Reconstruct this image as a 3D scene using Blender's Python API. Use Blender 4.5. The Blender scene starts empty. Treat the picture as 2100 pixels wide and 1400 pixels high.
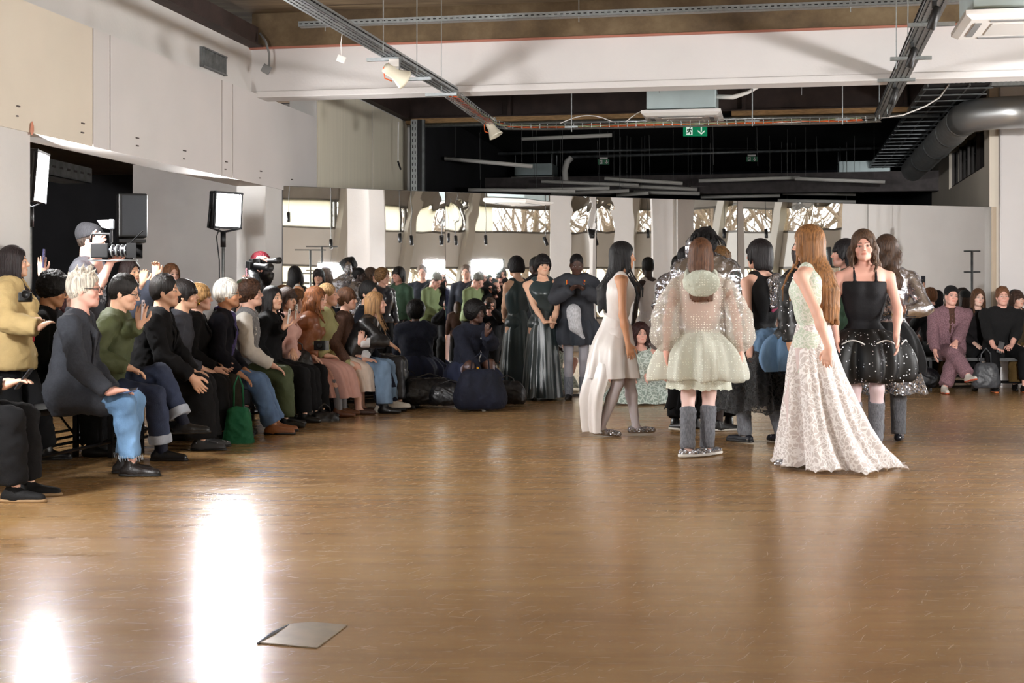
import bpy, math, random
import numpy as np
from mathutils import Vector, Matrix
random.seed(7); RNG = np.random.default_rng(7)
SC = bpy.context.scene
COL = SC.collection
F = 2900.0; HY = 618.0; CZ = 1.2

# ---------------------------------------------------------------- camera
cam = bpy.data.cameras.new('camera'); camo = bpy.data.objects.new('camera', cam); COL.objects.link(camo)
camo.location = (0, 0, CZ); camo.rotation_euler = (math.pi/2, 0, 0)
cam.sensor_width = 36; cam.lens = 36*F/2100; cam.shift_y = -(700-HY)/2100
cam.clip_end = 300
SC.camera = camo
# ---------------------------------------------------------------- world, exposure
SC.view_settings.view_transform = 'Standard'; SC.view_settings.look = 'None'
SC.view_settings.gamma = 1; SC.view_settings.exposure = -0.08
try: SC.view_settings.use_curve_mapping = False
except Exception: pass
LAMP_POWER = 300.0       # emission strength of the panel lights
w = bpy.data.worlds.new('world'); SC.world = w; w.use_nodes = True
bg = w.node_tree.nodes['Background']; bg.inputs[0].default_value = (1.0, .97, .93, 1); bg.inputs[1].default_value = 5.5
SC.cycles.max_bounces = 8; SC.cycles.glossy_bounces = 5; SC.cycles.transparent_max_bounces = 24
SC.cycles.sample_clamp_indirect = 6.0; SC.cycles.use_denoising = True; SC.cycles.caustics_reflective = True; SC.cycles.blur_glossy = .3

# ---------------------------------------------------------------- frame helpers
D1 = np.array([.1829, .9831]); D2 = np.array([.9831, -.1829])        # room axes: along the left wall, along the beams
def W(px, py, Y): return Vector(((px-1050)/F*Y, Y, CZ-(py-HY)/F*Y))
SEAMS = [578, 913, 1223, 1512, 1780, 2035]; MPTS = [np.array([-2.65, 16.3])]      # five panels in a shallow concave arc
for _p, _a in zip(SEAMS[1:], (26, 23.5, 20.5, 17.8, 17)):
    k = (_p-1050)/F; _c, _s = math.cos(math.radians(_a)), math.sin(math.radians(_a)); P = MPTS[-1]; u = (k*P[1]-P[0])/(_c-k*_s); MPTS.append(P+u*np.array([_c, _s]))
def panel(px):
    i = max(0, min(4, sum(px >= q for q in SEAMS)-1)); a, b = MPTS[i], MPTS[i+1]
    e = (b-a)/np.linalg.norm(b-a); return a, np.array([e[1], -e[0]])
def V(px, py, Y, p=None):
    """real place of a thing the mirror shows at px,py as if at distance Y"""
    a, n = panel(px if p is None else p); Q = np.array([(px-1050)/F*Y, Y]); Q = Q-2*((Q-a)@n)*n
    return Vector((Q[0], Q[1], CZ-(py-HY)/F*Y))
def Vdir(px, deg, p=None):
    """real heading of a thing seen in the mirror with heading deg"""
    a, n = panel(px if p is None else p); v = np.array([math.cos(math.radians(deg)), math.sin(math.radians(deg))]); v = v-2*(v@n)*n
    return math.degrees(math.atan2(v[1], v[0]))
def wallY(px): return 5.68/(.186-(px-1050)/F)
def wallX(Y): return -2.65+.186*(Y-16.3)
def LW(px, py, off=0.0):
    """point on the left wall seen at px,py, moved off metres into the room"""
    Y = wallY(px); z = CZ-(py-HY)/F*Y; return Vector((wallX(Y)+off*D2[0], Y+off*D2[1], z))

# ---------------------------------------------------------------- materials
MATS = {}
def rgb(r, g, b):
    f = lambda c: ((c/255+.055)/1.055)**2.4 if c > 10 else c/255/12.92
    return (f(r), f(g), f(b), 1)
def nodes(name):
    m = bpy.data.materials.new(name); m.use_nodes = True; nt = m.node_tree
    return m, nt, nt.nodes['Principled BSDF']
def mat(name, col, rough=.6, metal=0, var=0.0, scale=8, bump=0.0, bscale=60, stretch=(1, 1, 1), coat=0, sheen=0, spec=None, col2=None, detail=4):
    if name in MATS: return MATS[name]
    m, nt, p = nodes(name); N, L = nt.nodes.new, nt.links.new
    p.inputs['Base Color'].default_value = col; p.inputs['Roughness'].default_value = rough; p.inputs['Metallic'].default_value = metal
    if coat: p.inputs['Coat Weight'].default_value = coat
    if sheen: p.inputs['Sheen Weight'].default_value = sheen
    if spec is not None: p.inputs['Specular IOR Level'].default_value = spec
    if var or bump:
        tc = N('ShaderNodeTexCoord'); mp = N('ShaderNodeMapping'); mp.inputs['Scale'].default_value = stretch; L(tc.outputs['Object'], mp.inputs[0])
        if var:
            n = N('ShaderNodeTexNoise'); n.inputs['Scale'].default_value = scale; n.inputs['Detail'].default_value = detail; L(mp.outputs[0], n.inputs[0])
            mx = N('ShaderNodeMix'); mx.data_type = 'RGBA'
            c2 = col2 or tuple(c*(1-var) for c in col[:3])+(1,)
            mx.inputs[6].default_value = tuple(min(1, c*(1+var*.5)) for c in col[:3])+(1,) if not col2 else col; mx.inputs[7].default_value = c2
            rp = N('ShaderNodeMapRange'); rp.inputs[1].default_value = .35; rp.inputs[2].default_value = .65; L(n.outputs[0], rp.inputs[0])
            L(rp.outputs[0], mx.inputs[0]); L(mx.outputs[2], p.inputs['Base Color'])
        if bump:
            n = N('ShaderNodeTexNoise'); n.inputs['Scale'].default_value = bscale; n.inputs['Detail'].default_value = 3; L(mp.outputs[0], n.inputs[0])
            b = N('ShaderNodeBump'); b.inputs['Strength'].default_value = bump; b.inputs['Distance'].default_value = .01; L(n.outputs[0], b.inputs['Height']); L(b.outputs[0], p.inputs['Normal'])
    MATS[name] = m; return m
def emit(name, col, s):
    if name in MATS: return MATS[name]
    m = bpy.data.materials.new(name); m.use_nodes = True; nt = m.node_tree; nt.nodes.clear()
    e = nt.nodes.new('ShaderNodeEmission'); e.inputs[0].default_value = col; e.inputs[1].default_value = s
    o = nt.nodes.new('ShaderNodeOutputMaterial'); nt.links.new(e.outputs[0], o.inputs[0]); MATS[name] = m; return m

# ---------------------------------------------------------------- mesh helpers
class MB:
    def __init__(s): s.v = []; s.f = []; s.mi = []
    def add(s, vs, fs, mi=0):
        b = len(s.v); s.v += [tuple(x) for x in vs]; s.f += [tuple(b+i for i in f) for f in fs]; s.mi += [mi]*len(fs); return s
    def box(s, c, size, rz=0, R=None, mi=0):
        """box about c; rz turns it about z (radians) or R is a full 3x3"""
        c = Vector(c); M = R if R is not None else Matrix.Rotation(rz, 3, 'Z'); hx, hy, hz = [q/2 for q in size]
        vs = [c+M@Vector((x*hx, y*hy, z*hz)) for z in (-1, 1) for y in (-1, 1) for x in (-1, 1)]
        return s.add(vs, [(0, 2, 3, 1), (4, 5, 7, 6), (0, 1, 5, 4), (2, 6, 7, 3), (0, 4, 6, 2), (1, 3, 7, 5)], mi)
    def wall(s, a, b, z0, z1, t, mi=0, side=1):
        """upright slab from a to b in plan; thickness t laid to the left of a->b when side=1"""
        a = np.array(a[:2], float); b = np.array(b[:2], float); e = (b-a)/np.linalg.norm(b-a); n = np.array([-e[1], e[0]])*t*side
        q = [a, b, b+n, a+n]; vs = [(x[0], x[1], z) for z in (z0, z1) for x in q]
        return s.add(vs, [(3, 2, 1, 0), (4, 5, 6, 7), (0, 1, 5, 4), (1, 2, 6, 5), (2, 3, 7, 6), (3, 0, 4, 7)], mi)
    def prism(s, poly, z0, z1, mi=0):
        n = len(poly); vs = [(p[0], p[1], z) for z in (z0, z1) for p in poly]
        return s.add(vs, [tuple(range(n))[::-1], tuple(range(n, 2*n))]+[(i, (i+1) % n, n+(i+1) % n, n+i) for i in range(n)], mi)
    def extr(s, pts, d, mi=0):
        """polygon of 3-D points extruded by vector d"""
        n = len(pts); d = Vector(d); vs = [Vector(p) for p in pts]+[Vector(p)+d for p in pts]
        return s.add(vs, [tuple(range(n))[::-1], tuple(range(n, 2*n))]+[(i, (i+1) % n, n+(i+1) % n, n+i) for i in range(n)], mi)
    def tube(s, path, r, n=8, mi=0, cap=True):
        P = [Vector(p) for p in path]; R = r if hasattr(r, '__len__') else [r]*len(P); vs = []; up = None
        for i, p in enumerate(P):
            t = (P[min(i+1, len(P)-1)]-P[max(i-1, 0)]).normalized()
            if up is None: up = Vector((0, 0, 1)) if abs(t.z) < .9 else Vector((1, 0, 0))
            a = t.cross(up).normalized(); b = a.cross(t).normalized(); up = b
            vs += [p+(a*math.cos(2*math.pi*k/n)+b*math.sin(2*math.pi*k/n))*R[i] for k in range(n)]
        fs = [(i*n+k, i*n+(k+1) % n, (i+1)*n+(k+1) % n, (i+1)*n+k) for i in range(len(P)-1) for k in range(n)]
        if cap: fs += [tuple(range(n))[::-1], tuple(range((len(P)-1)*n, len(P)*n))]
        return s.add(vs, fs, mi)
    def lathe(s, prof, n=16, c=(0, 0, 0), R=None, mi=0):
        c = Vector(c); M = R if R is not None else Matrix.Identity(3)
        vs = [c+M@Vector((r*math.cos(2*math.pi*k/n), r*math.sin(2*math.pi*k/n), z)) for r, z in prof for k in range(n)]
        fs = [(i*n+k, i*n+(k+1) % n, (i+1)*n+(k+1) % n, (i+1)*n+k) for i in range(len(prof)-1) for k in range(n)]
        fs += [tuple(range(n))[::-1], tuple(range((len(prof)-1)*n, len(prof)*n))]
        return s.add(vs, fs, mi)
    def build(s, name, m, parent=None, smooth=False, loc=None, bevel=0, kind=None, label=None, cat=None, group=None):
        me = bpy.data.meshes.new(name); v = s.v
        if loc is not None: v = [(a-loc[0], b-loc[1], c-loc[2]) for a, b, c in v]
        me.from_pydata(v, [], s.f)
        for x in (m if isinstance(m, (list, tuple)) else [m]): me.materials.append(x)
        if any(s.mi): me.polygons.foreach_set('material_index', s.mi)
        if smooth: me.polygons.foreach_set('use_smooth', [True]*len(me.polygons))
        me.update(); o = bpy.data.objects.new(name, me); COL.objects.link(o)
        if loc is not None: o.location = loc
        if parent is not None:
            o.parent = parent
            if loc is None and parent.type == 'EMPTY': o.matrix_parent_inverse = Matrix.Translation(-parent.location) if not any(parent.rotation_euler) else (Matrix.Translation(parent.location) @ parent.rotation_euler.to_matrix().to_4x4()).inverted()
        if bevel:
            b = o.modifiers.new('bevel', 'BEVEL'); b.width = bevel; b.segments = 2; b.limit_method = 'ANGLE'
        return tag(o, label, cat, group, kind)
def tag(o, label=None, cat=None, group=None, kind=None):
    if label: o['label'] = label
    if cat: o['category'] = cat
    if group: o['group'] = group
    if kind: o['kind'] = kind
    return o
def empty(name, loc, label=None, cat=None, group=None, rz=0):
    o = bpy.data.objects.new(name, None); COL.objects.link(o); o.location = loc; o.rotation_euler = (0, 0, rz); o.empty_display_size = .1
    return tag(o, label, cat, group)
def basis(d, up=(0, 0, 1)):
    """rotation whose z axis is d"""
    z = Vector(d).normalized(); x = Vector(up).cross(z)
    if x.length < 1e-4: x = Vector((1, 0, 0))
    x.normalize(); y = z.cross(x); return Matrix((x, y, z)).transposed()
# ================================================================ THE ROOM
M_white = mat('white_paint', rgb(218, 214, 212), .75, var=.05, scale=1.3, bump=.15, bscale=40)
M_white2 = mat('warm_white_paint', rgb(216, 213, 210), .8, var=.07, scale=1.0, bump=.15, bscale=30)
M_beige = mat('beige_board', rgb(220, 210, 194), .8, var=.05, scale=1.2)
M_cream = mat('cream_ribbed', rgb(228, 220, 200), .8, var=.05, scale=2, stretch=(12, 12, .3))
M_panel = mat('pale_panel', rgb(214, 209, 207), .7, var=.03, scale=1.5)
M_steel = mat('brown_steel', rgb(58, 44, 40), .7, var=.3, scale=5, bump=.3)
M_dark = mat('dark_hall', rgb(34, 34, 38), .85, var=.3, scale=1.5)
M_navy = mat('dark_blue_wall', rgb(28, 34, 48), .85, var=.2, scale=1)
M_galv = mat('galvanised', rgb(176, 182, 184), .35, metal=.85, var=.15, scale=30)
M_galvd = mat('galvanised_dull', rgb(120, 124, 126), .5, metal=.7, var=.25, scale=12)
M_black = mat('black_plastic', rgb(13, 13, 14), .45)
M_blackm = mat('black_metal', rgb(30, 30, 32), .35, metal=.6)
M_plast = mat('white_plastic', rgb(235, 232, 228), .45)
M_grey = mat('mid_grey', rgb(128, 128, 128), .6)
M_wood = mat('bare_timber', rgb(176, 140, 96), .7, var=.3, scale=10, stretch=(1, 1, 6))

# floor: worn, sealed brown concrete with fine scratches
def floor_mat():
    m, nt, p = nodes('polished_concrete'); N, L = nt.nodes.new, nt.links.new
    tc = N('ShaderNodeTexCoord')
    def noise(sc, det, st=(1, 1, 1), rough=.55, rot=0, dist=0):
        mp = N('ShaderNodeMapping'); mp.inputs['Scale'].default_value = st; mp.inputs['Rotation'].default_value = (0, 0, rot); L(tc.outputs['Object'], mp.inputs[0])
        n = N('ShaderNodeTexNoise'); n.inputs['Scale'].default_value = sc; n.inputs['Detail'].default_value = det; n.inputs['Roughness'].default_value = rough; n.inputs['Distortion'].default_value = dist; L(mp.outputs[0], n.inputs[0]); return n.outputs[0]
    def ramp(src, a, b, c0, c1):
        r = N('ShaderNodeMapRange'); r.inputs[1].default_value = a; r.inputs[2].default_value = b; r.inputs[3].default_value = c0; r.inputs[4].default_value = c1; L(src, r.inputs[0]); return r.outputs[0]
    def mix(f, a, b):
        x = N('ShaderNodeMix'); x.data_type = 'RGBA'; L(f, x.inputs[0])
        for k, c in ((6, a), (7, b)):
            if isinstance(c, tuple): x.inputs[k].default_value = c
            else: L(c, x.inputs[k])
        return x.outputs[2]
    base = mix(ramp(noise(.8, 5, st=(.6, 1.3, 1)), .3, .7, 0, 1), rgb(158, 121, 78), rgb(176, 140, 92))
    base = mix(ramp(noise(3, 8, rough=.65, st=(.45, 2.4, 1)), .42, .78, 0, .75), base, rgb(132, 98, 62))
    base = mix(ramp(noise(26, 5, rough=.7), .55, .75, 0, .4), base, rgb(198, 168, 126))
    sc = None
    for k, (rot, s) in enumerate(((.5, 9), (-.9, 7), (1.6, 8), (.1, 6))):          # arcs and hairline scratches
        wv = N('ShaderNodeTexWave'); wv.wave_type = 'RINGS' if k % 2 else 'BANDS'; mp = N('ShaderNodeMapping'); mp.inputs['Rotation'].default_value = (0, 0, rot); mp.inputs['Location'].default_value = (k*3.1, k*1.7, 0); L(tc.outputs['Object'], mp.inputs[0]); L(mp.outputs[0], wv.inputs[0])
        wv.inputs['Scale'].default_value = s*.5; wv.inputs['Distortion'].default_value = 9; wv.inputs['Detail'].default_value = 1.5; wv.inputs['Detail Scale'].default_value = .5
        a = ramp(wv.outputs[1], .994, 1.0, 0, 1); b = ramp(noise(5+k, 3, rot=rot), .56, .68, 0, 1)
        mm = N('ShaderNodeMath'); mm.operation = 'MULTIPLY'; L(a, mm.inputs[0]); L(b, mm.inputs[1])
        if sc is None: sc = mm.outputs[0]
        else:
            ad = N('ShaderNodeMath'); ad.operation = 'MAXIMUM'; L(sc, ad.inputs[0]); L(mm.outputs[0], ad.inputs[1]); sc = ad.outputs[0]
    f = N('ShaderNodeMath'); f.operation = 'MULTIPLY'; L(sc, f.inputs[0]); f.inputs[1].default_value = .3
    base = mix(f.outputs[0], base, rgb(214, 196, 170))
    L(base, p.inputs['Base Color'])
    r0 = ramp(noise(2.6, 7, st=(.5, 2.2, 1), rough=.6), .2, .8, .17, .30)
    ad = N('ShaderNodeMath'); ad.operation = 'MULTIPLY_ADD'; L(sc, ad.inputs[0]); ad.inputs[1].default_value = .25; L(r0, ad.inputs[2]); L(ad.outputs[0], p.inputs['Roughness'])
    p.inputs['Specular IOR Level'].default_value = .6
    h = noise(2.0, 4); b = N('ShaderNodeBump'); b.inputs['Strength'].default_value = .05; b.inputs['Distance'].default_value = .02; L(h, b.inputs['Height'])
    b2 = N('ShaderNodeBump'); b2.inputs['Strength'].default_value = .08; b2.inputs['Distance'].default_value = .004; L(noise(55, 4, rough=.6), b2.inputs['Height']); L(b.outputs[0], b2.inputs['Normal']); L(b2.outputs[0], p.inputs['Normal'])
    return m
M_floor = floor_mat()
FAC = [(3.0, 1.0), (4.4, 4.6), (6.8, 5.4), (10.6, 6.1), (12.9, 7.0), (14.1, 8.8), (14.3, 10.9), (13.5, 13.0)]       # glazed bay in plan
RW = [(13.5, 13.0), (11.0, 13.5), (10.9, 17.0), (10.6, 19.6)]                                                        # white wall right of it
MB().prism([(-9.6, -5.2), (3.2, -5.2), (3.0, 1.0)]+[(x+.0, y) for x, y in FAC[1:]]+[(10.6, 20), (14, 34), (-9.6, 36)], -.2, 0).build('floor', M_floor, kind='structure')

# left wall -------------------------------------------------------------
def wl(Y, off=0): return (wallX(Y)+off*D2[0], Y+off*D2[1])
lw = MB(); T = .34
lw.wall(wl(-5.2), wl(wallY(62)), 0, 2.49, T)                 # up to the opening
lw.wall(wl(wallY(545)), wl(22.0), 0, 2.49, T)                # pillar and on behind the mirror
lw.wall(wl(-5.2), wl(wallY(648)), 2.49, 3.47, T)
lw.wall(wl(-5.2, -.06), wl(wallY(532), -.06), 3.47, 4.02, T-.06)
lw.wall(wl(wallY(648)), wl(22.0), 2.49, 3.98, T)
WL = lw.build('wall_left', M_white2, kind='structure')
for a, b, m in ((-300, 187, M_beige), (189, 222, M_panel), (224, 452, M_panel), (454, 474, M_panel), (476, 646, M_panel)):
    y0, y1 = wallY(a), wallY(b)
    MB().wall(wl(y0, .014), wl(y1, .014), 2.485, 3.47, .012).build('wall_board', m, WL)
for a, b in ((650, 762), (764, 834)):
    MB().wall(wl(wallY(a), .012), wl(wallY(b), .012), 2.5, 3.95, .01).build('wall_board', M_cream, WL)
# marks, nails and holes on the boards
nl = MB()
for px, py, s in ((33, 218, .04), (31, 238, .02), (166, 253, .045), (165, 272, .04), (278, 283, .05), (278, 299, .04), (375, 309, .06), (374, 326, .03), (461, 332, .05), (459, 347, .03), (532, 351, .05), (530, 365, .03), (596, 368, .04)):
    p = LW(px, py, .02); nl.box(p, (.012, s, .01), rz=-.184)
nl.build('nail', mat('rusty_nail', rgb(70, 60, 55), .6), WL, kind='stuff')
sp = LW(62, 262, .018); MB().extr([sp+Vector((0, y*.98, z)) for y, z in ((-.03, -.06), (.01, -.05), (.04, -.02), (.03, .02), (0, .05), (-.03, .03), (-.04, -.02))], (.002, 0, 0)).build('paint_splash', mat('salmon', rgb(214, 140, 112), .7), WL)
# recessed vent hole and a grille on the upper band
g = empty('wall_vent', LW(446, 130, -.04), 'grey slatted ventilation grille high on the left wall, next to the beam', 'vent')
a, b = LW(422, 118, -.045), LW(470, 134, -.045); zc = (a.z+b.z)/2; gm = MB()
gm.wall(a, b, zc-.1, zc-.085, -.03); gm.wall(a, b, zc+.085, zc+.1, -.03)
for q in (a, b): gm.box((q.x, q.y, zc), (.03, .02, .2), rz=-.184)
gm.build('frame', M_galvd, g); MB().wall(a, b, zc-.09, zc+.09, -.004).build('backing', M_black, g)
for k in range(11):
    t = (k+.5)/11; q = a.lerp(b, t); MB().box((q.x+.012, q.y, zc), (.022, .012, .17), rz=.3).build('slat', M_galvd, g)
vb = empty('vent_opening', LW(180, 12, -.04), 'black rectangular opening in the white wall at top left', 'vent'); a, b = LW(146, 0, -.05), LW(217, 22, -.05); zc = 3.87
MB().wall(a, b, zc-.1, zc+.1, -.012).build('recess', mat('hole_black', rgb(12, 12, 12), .9), vb)
fm = MB(); fm.wall(a, b, zc-.11, zc-.1, -.02); fm.wall(a, b, zc+.1, zc+.11, -.02); fm.build('frame', M_steel, vb)
# steel edge beam above the left wall
st = MB(); st.wall(wl(-5.2, .04), wl(wallY(530), .04), 3.98, 4.19, .12); st.wall(wl(-5.2, .1), wl(wallY(530), .1), 3.97, 3.985, .2)
st.build('trim_1', M_steel, kind='structure')
st = MB(); st.wall(wl(16.0, .05), wl(22, .05), 3.98, 4.3, .12); st.wall(wl(16.0, .12), wl(22, .12), 3.97, 3.985, .22); st.build('trim_2', M_steel, kind='structure')

# ceilings ---------------------------------------------------------------
def ceil_mat(name, c1, c2, c3):
    m, nt, p = nodes(name); N, L = nt.nodes.new, nt.links.new; tc = N('ShaderNodeTexCoord')
    mp = N('ShaderNodeMapping'); mp.inputs['Scale'].default_value = (.6, 3.5, 1); mp.inputs['Rotation'].default_value = (0, 0, .184); L(tc.outputs['Object'], mp.inputs[0])
    n = N('ShaderNodeTexNoise'); n.inputs['Scale'].default_value = 1.6; n.inputs['Detail'].default_value = 7; n.inputs['Roughness'].default_value = .65; L(mp.outputs[0], n.inputs[0])
    cr = N('ShaderNodeValToRGB'); e = cr.color_ramp.elements; e[0].position = .34; e[0].color = c1; e[1].position = .66; e[1].color = c3; x = e.new(.5); x.color = c2
    L(n.outputs[0], cr.inputs[0]); L(cr.outputs[0], p.inputs['Base Color']); p.inputs['Roughness'].default_value = .85
    b = N('ShaderNodeBump'); b.inputs['Strength'].default_value = .4; b.inputs['Distance'].default_value = .01; L(n.outputs[0], b.inputs['Height']); L(b.outputs[0], p.inputs['Normal']); return m
M_conc = ceil_mat('ceiling_concrete', rgb(78, 62, 44), rgb(104, 86, 62), rgb(126, 108, 82))
B0 = np.array([-2.78, 15.5])
def BL(u, v=0): q = B0+D2*u+D1*v; return (q[0], q[1])           # beam frame: u along the beam, v away from the camera
# front ceiling as cast strips
E0 = np.array([-1.62, 21.8])
def EL(u, v=0): q = E0+D2*u+D1*v; return (q[0], q[1])
cl = MB(); cl.prism([(-9.6, -5.2), (3.2, -5.2), (3.0, 1.0)]+FAC[1:]+[(11.0, 13.5), (10.9, 17.0), (10.6, 19.6), EL(9, .2), EL(-8, .2)], 4.34, 4.5)
CE = cl.build('ceiling', M_conc, kind='structure')
for u0, u1, v0, v1 in ((0, 3.2, -1.1, -.42), (3.215, 9.0, -1.1, -.42), (9.01, 13, -1.1, -.42), (0, 5, -2.4, -1.13), (5.02, 13, -2.4, -1.13)):
    MB().prism([BL(u0, v0), BL(u1, v0), BL(u1, v1), BL(u0, v1)], 4.315, 4.341).build('ceiling_board', M_conc, CE)
bm = MB(); bm.prism([BL(-.05, -.06), BL(13.2, -.06), BL(13.4, .34), BL(-.05, .34)], 3.97, 4.34); bm.build('trim_3', M_conc, kind='structure')
bm = MB(); bm.prism([BL(-.1, 0), BL(13.4, 0), BL(13.4, .3), BL(-.1, .3)], 3.43, 3.97)
bm.prism([BL(-.1, -.02), BL(13.4, -.02), BL(13.4, .02), BL(-.1, .02)], 3.43, 3.5)
bm.build('trim_4', M_white, kind='structure', bevel=.008)
MB().prism([BL(-.1, -.075), BL(13.4, -.075), BL(13.4, -.02), BL(-.1, -.02)], 3.955, 3.972).build('trim_5', mat('pink_primer', rgb(170, 110, 92), .8), kind='structure')
# rear steel beam on its timber packing
E0 = np.array([-1.62, 21.8])
def EL(u, v=0): q = E0+D2*u+D1*v; return (q[0], q[1])
sb = MB(); sb.prism([EL(-.1, 0), EL(9, 0), EL(9, .06), EL(-.1, .06)], 4.02, 4.34); sb.prism([EL(-.1, -.12), EL(9, -.12), EL(9, .16), EL(-.1, .16)], 4.0, 4.02)
for u in (1.6, 5.1, 7.4): sb.prism([EL(u, -.12), EL(u+.05, -.12), EL(u+.05, 0), EL(u, 0)], 4.02, 4.34)
sb.build('trim_6', M_steel, kind='structure')
tb = MB(); tb.prism([EL(0, -.1), EL(4.8, -.1), EL(4.8, .12), EL(0, .12)], 3.93, 4.0); tb.prism([EL(4.95, -.1), EL(8.2, -.1), EL(8.2, .12), EL(4.95, .12)], 3.93, 4.0); tb.build('trim_7', M_wood, kind='structure')
gp = MB(); gp.tube([EL(.1, -.05)+(3.9,), EL(7.9, -.05)+(3.88,)], .035); gp.build('rail', M_galv, smooth=True, label='long galvanised rail under the rear timber packing, above the mirrors', cat='rail')
# dark hall behind
dh = MB()
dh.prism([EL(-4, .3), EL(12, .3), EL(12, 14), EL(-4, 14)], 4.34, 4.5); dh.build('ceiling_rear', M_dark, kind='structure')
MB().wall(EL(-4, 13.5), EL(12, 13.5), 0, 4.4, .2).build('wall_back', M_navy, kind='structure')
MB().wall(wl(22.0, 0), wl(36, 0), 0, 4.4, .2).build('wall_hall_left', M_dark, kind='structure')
MB().prism([EL(-.2, 6.0), EL(12, 6.0), EL(12, 6.3), EL(-.2, 6.3)], 3.25, 3.62).build('trim_8', mat('hall_beam', rgb(86, 80, 80), .8, var=.2), kind='structure')
# upright slotted channels at the hall edge
for px, w_, m in ((850, .10, M_galv), (862, .06, M_black), (868, .05, M_galvd)):
    p = W(px, 300, 21.4); ch = MB(); ch.box((p.x, p.y, 3.2), (w_, .06, 1.5), rz=-.184); o = ch.build('channel_post', m, label={850: 'bright slotted steel channel post beside the cream wall end', 862: 'thin black post between the two steel channel posts', 868: 'dull steel channel post at the edge of the dark hall'}[px], cat='post')
    if px == 850:
        sl = MB()
        for k in range(16):
            for dx in (-.022, .022): sl.box((p.x+dx-.006, p.y-.032, 2.55+k*.09), (.012, .004, .045), rz=-.184)
        q = sl.build('slot', M_black, o, kind='stuff')
# right white column and wall
RC = (6.82, 19.85)
cr_ = MB(); q = lambda u, v: (RC[0]+D2[0]*u+D1[0]*v, RC[1]+D2[1]*u+D1[1]*v)
cr_.prism([q(.02, -.1), q(4.2, -.1), q(4.2, .35), q(.02, .35)], 0, 4.34); cr_.build('wall_right_end', M_white, kind='structure')
for a, b in ((.03, .5), (.52, 1.7), (1.72, 3.4)): MB().prism([q(a, -.112), q(b, -.112), q(b, -.1), q(a, -.1)], .02, 3.95).build('wall_board', M_panel, bpy.data.objects['wall_right_end'])
# rear right wall running away, with its window opening
rr = MB(); r0 = np.array(RC); 
def RR(Y, off=0): return (6.69+.186*(Y-19.7)-off*D2[0], Y-off*D2[1])
rr.wall(RR(19.95), RR(27.3), 0, 3.15, -.2); rr.wall(RR(19.95), RR(20.45), 3.15, 4.34, -.2); rr.wall(RR(24.6), RR(27.3), 3.15, 4.34, -.2); rr.wall(RR(20.45), RR(24.6), 3.78, 4.34, -.2)
WR = rr.build('wall_right', M_beige, kind='structure')
wf = MB()
for y in (20.5, 21.6, 22.6, 23.6, 24.55): wf.wall(RR(y, -.05), RR(y+.05, -.05), 3.15, 3.78, -.08)
wf.wall(RR(20.45, -.05), RR(24.6, -.05), 3.15, 3.2, -.08)
WN = wf.build('window_8', mat('dark_frame', rgb(60, 54, 50), .6), kind='structure'); MB().wall(RR(20.45, -.1), RR(24.6, -.1), 3.15, 3.78, -.01).build('pane', mat('dark_glass', rgb(14, 14, 16), .08), WN)
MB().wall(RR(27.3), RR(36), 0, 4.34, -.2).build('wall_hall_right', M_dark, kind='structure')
# room closing walls near and behind the camera
MB().wall((-9.6, -5.2), (3.2, -5.2), 0, 4.5, -.2).build('wall_near', M_white, kind='structure')
MB().wall((3.2, -5.2), (3.0, 1.0), 0, 4.5, -.2).build('wall_near_right', M_white, kind='structure')
wr = MB()
for a, b in zip(RW[:-1], RW[1:]): wr.wall(a, b, 0, 4.34, -.25)
wr.build('wall_far_right', M_white, kind='structure')

# side room behind the opening ---------------------------------------------
SR = MB(); yb = 17.3
SR.wall((-4.72, yb+.3), (-2.5, yb-.12), 0, 2.9, .2); sb_ = SR.build('wall_side_room', mat('side_room_paint', rgb(196, 190, 186), .8, var=.12, scale=1.2), kind='structure')
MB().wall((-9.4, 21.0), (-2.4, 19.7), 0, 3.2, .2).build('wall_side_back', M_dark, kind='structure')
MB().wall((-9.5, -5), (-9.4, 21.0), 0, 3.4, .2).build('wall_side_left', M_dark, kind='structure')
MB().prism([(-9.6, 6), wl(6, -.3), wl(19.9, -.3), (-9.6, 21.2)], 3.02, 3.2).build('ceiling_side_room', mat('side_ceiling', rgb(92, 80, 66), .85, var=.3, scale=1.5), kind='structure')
sdu = empty('cable_tray', (-4.9, 14, 2.7), 'dark slotted cable tray inside the side room opening above the cameraman', 'cable tray')
t_ = MB(); t_.wall((-5.6, 12.0), (-5.05, 17.0), 2.62, 2.8, .05); t_.wall((-5.6, 12.0), (-5.05, 17.0), 2.62, 2.64, .4); t_.build('tray', M_galvd, sdu)
s_ = MB()
for k in range(26):
    t = k/26; s_.box((-5.6+.55*t+.01, 12+5*t+.1, 2.72), (.012, .09, .025), rz=-.11)
s_.build('slot', M_black, sdu, kind='stuff')

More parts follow.
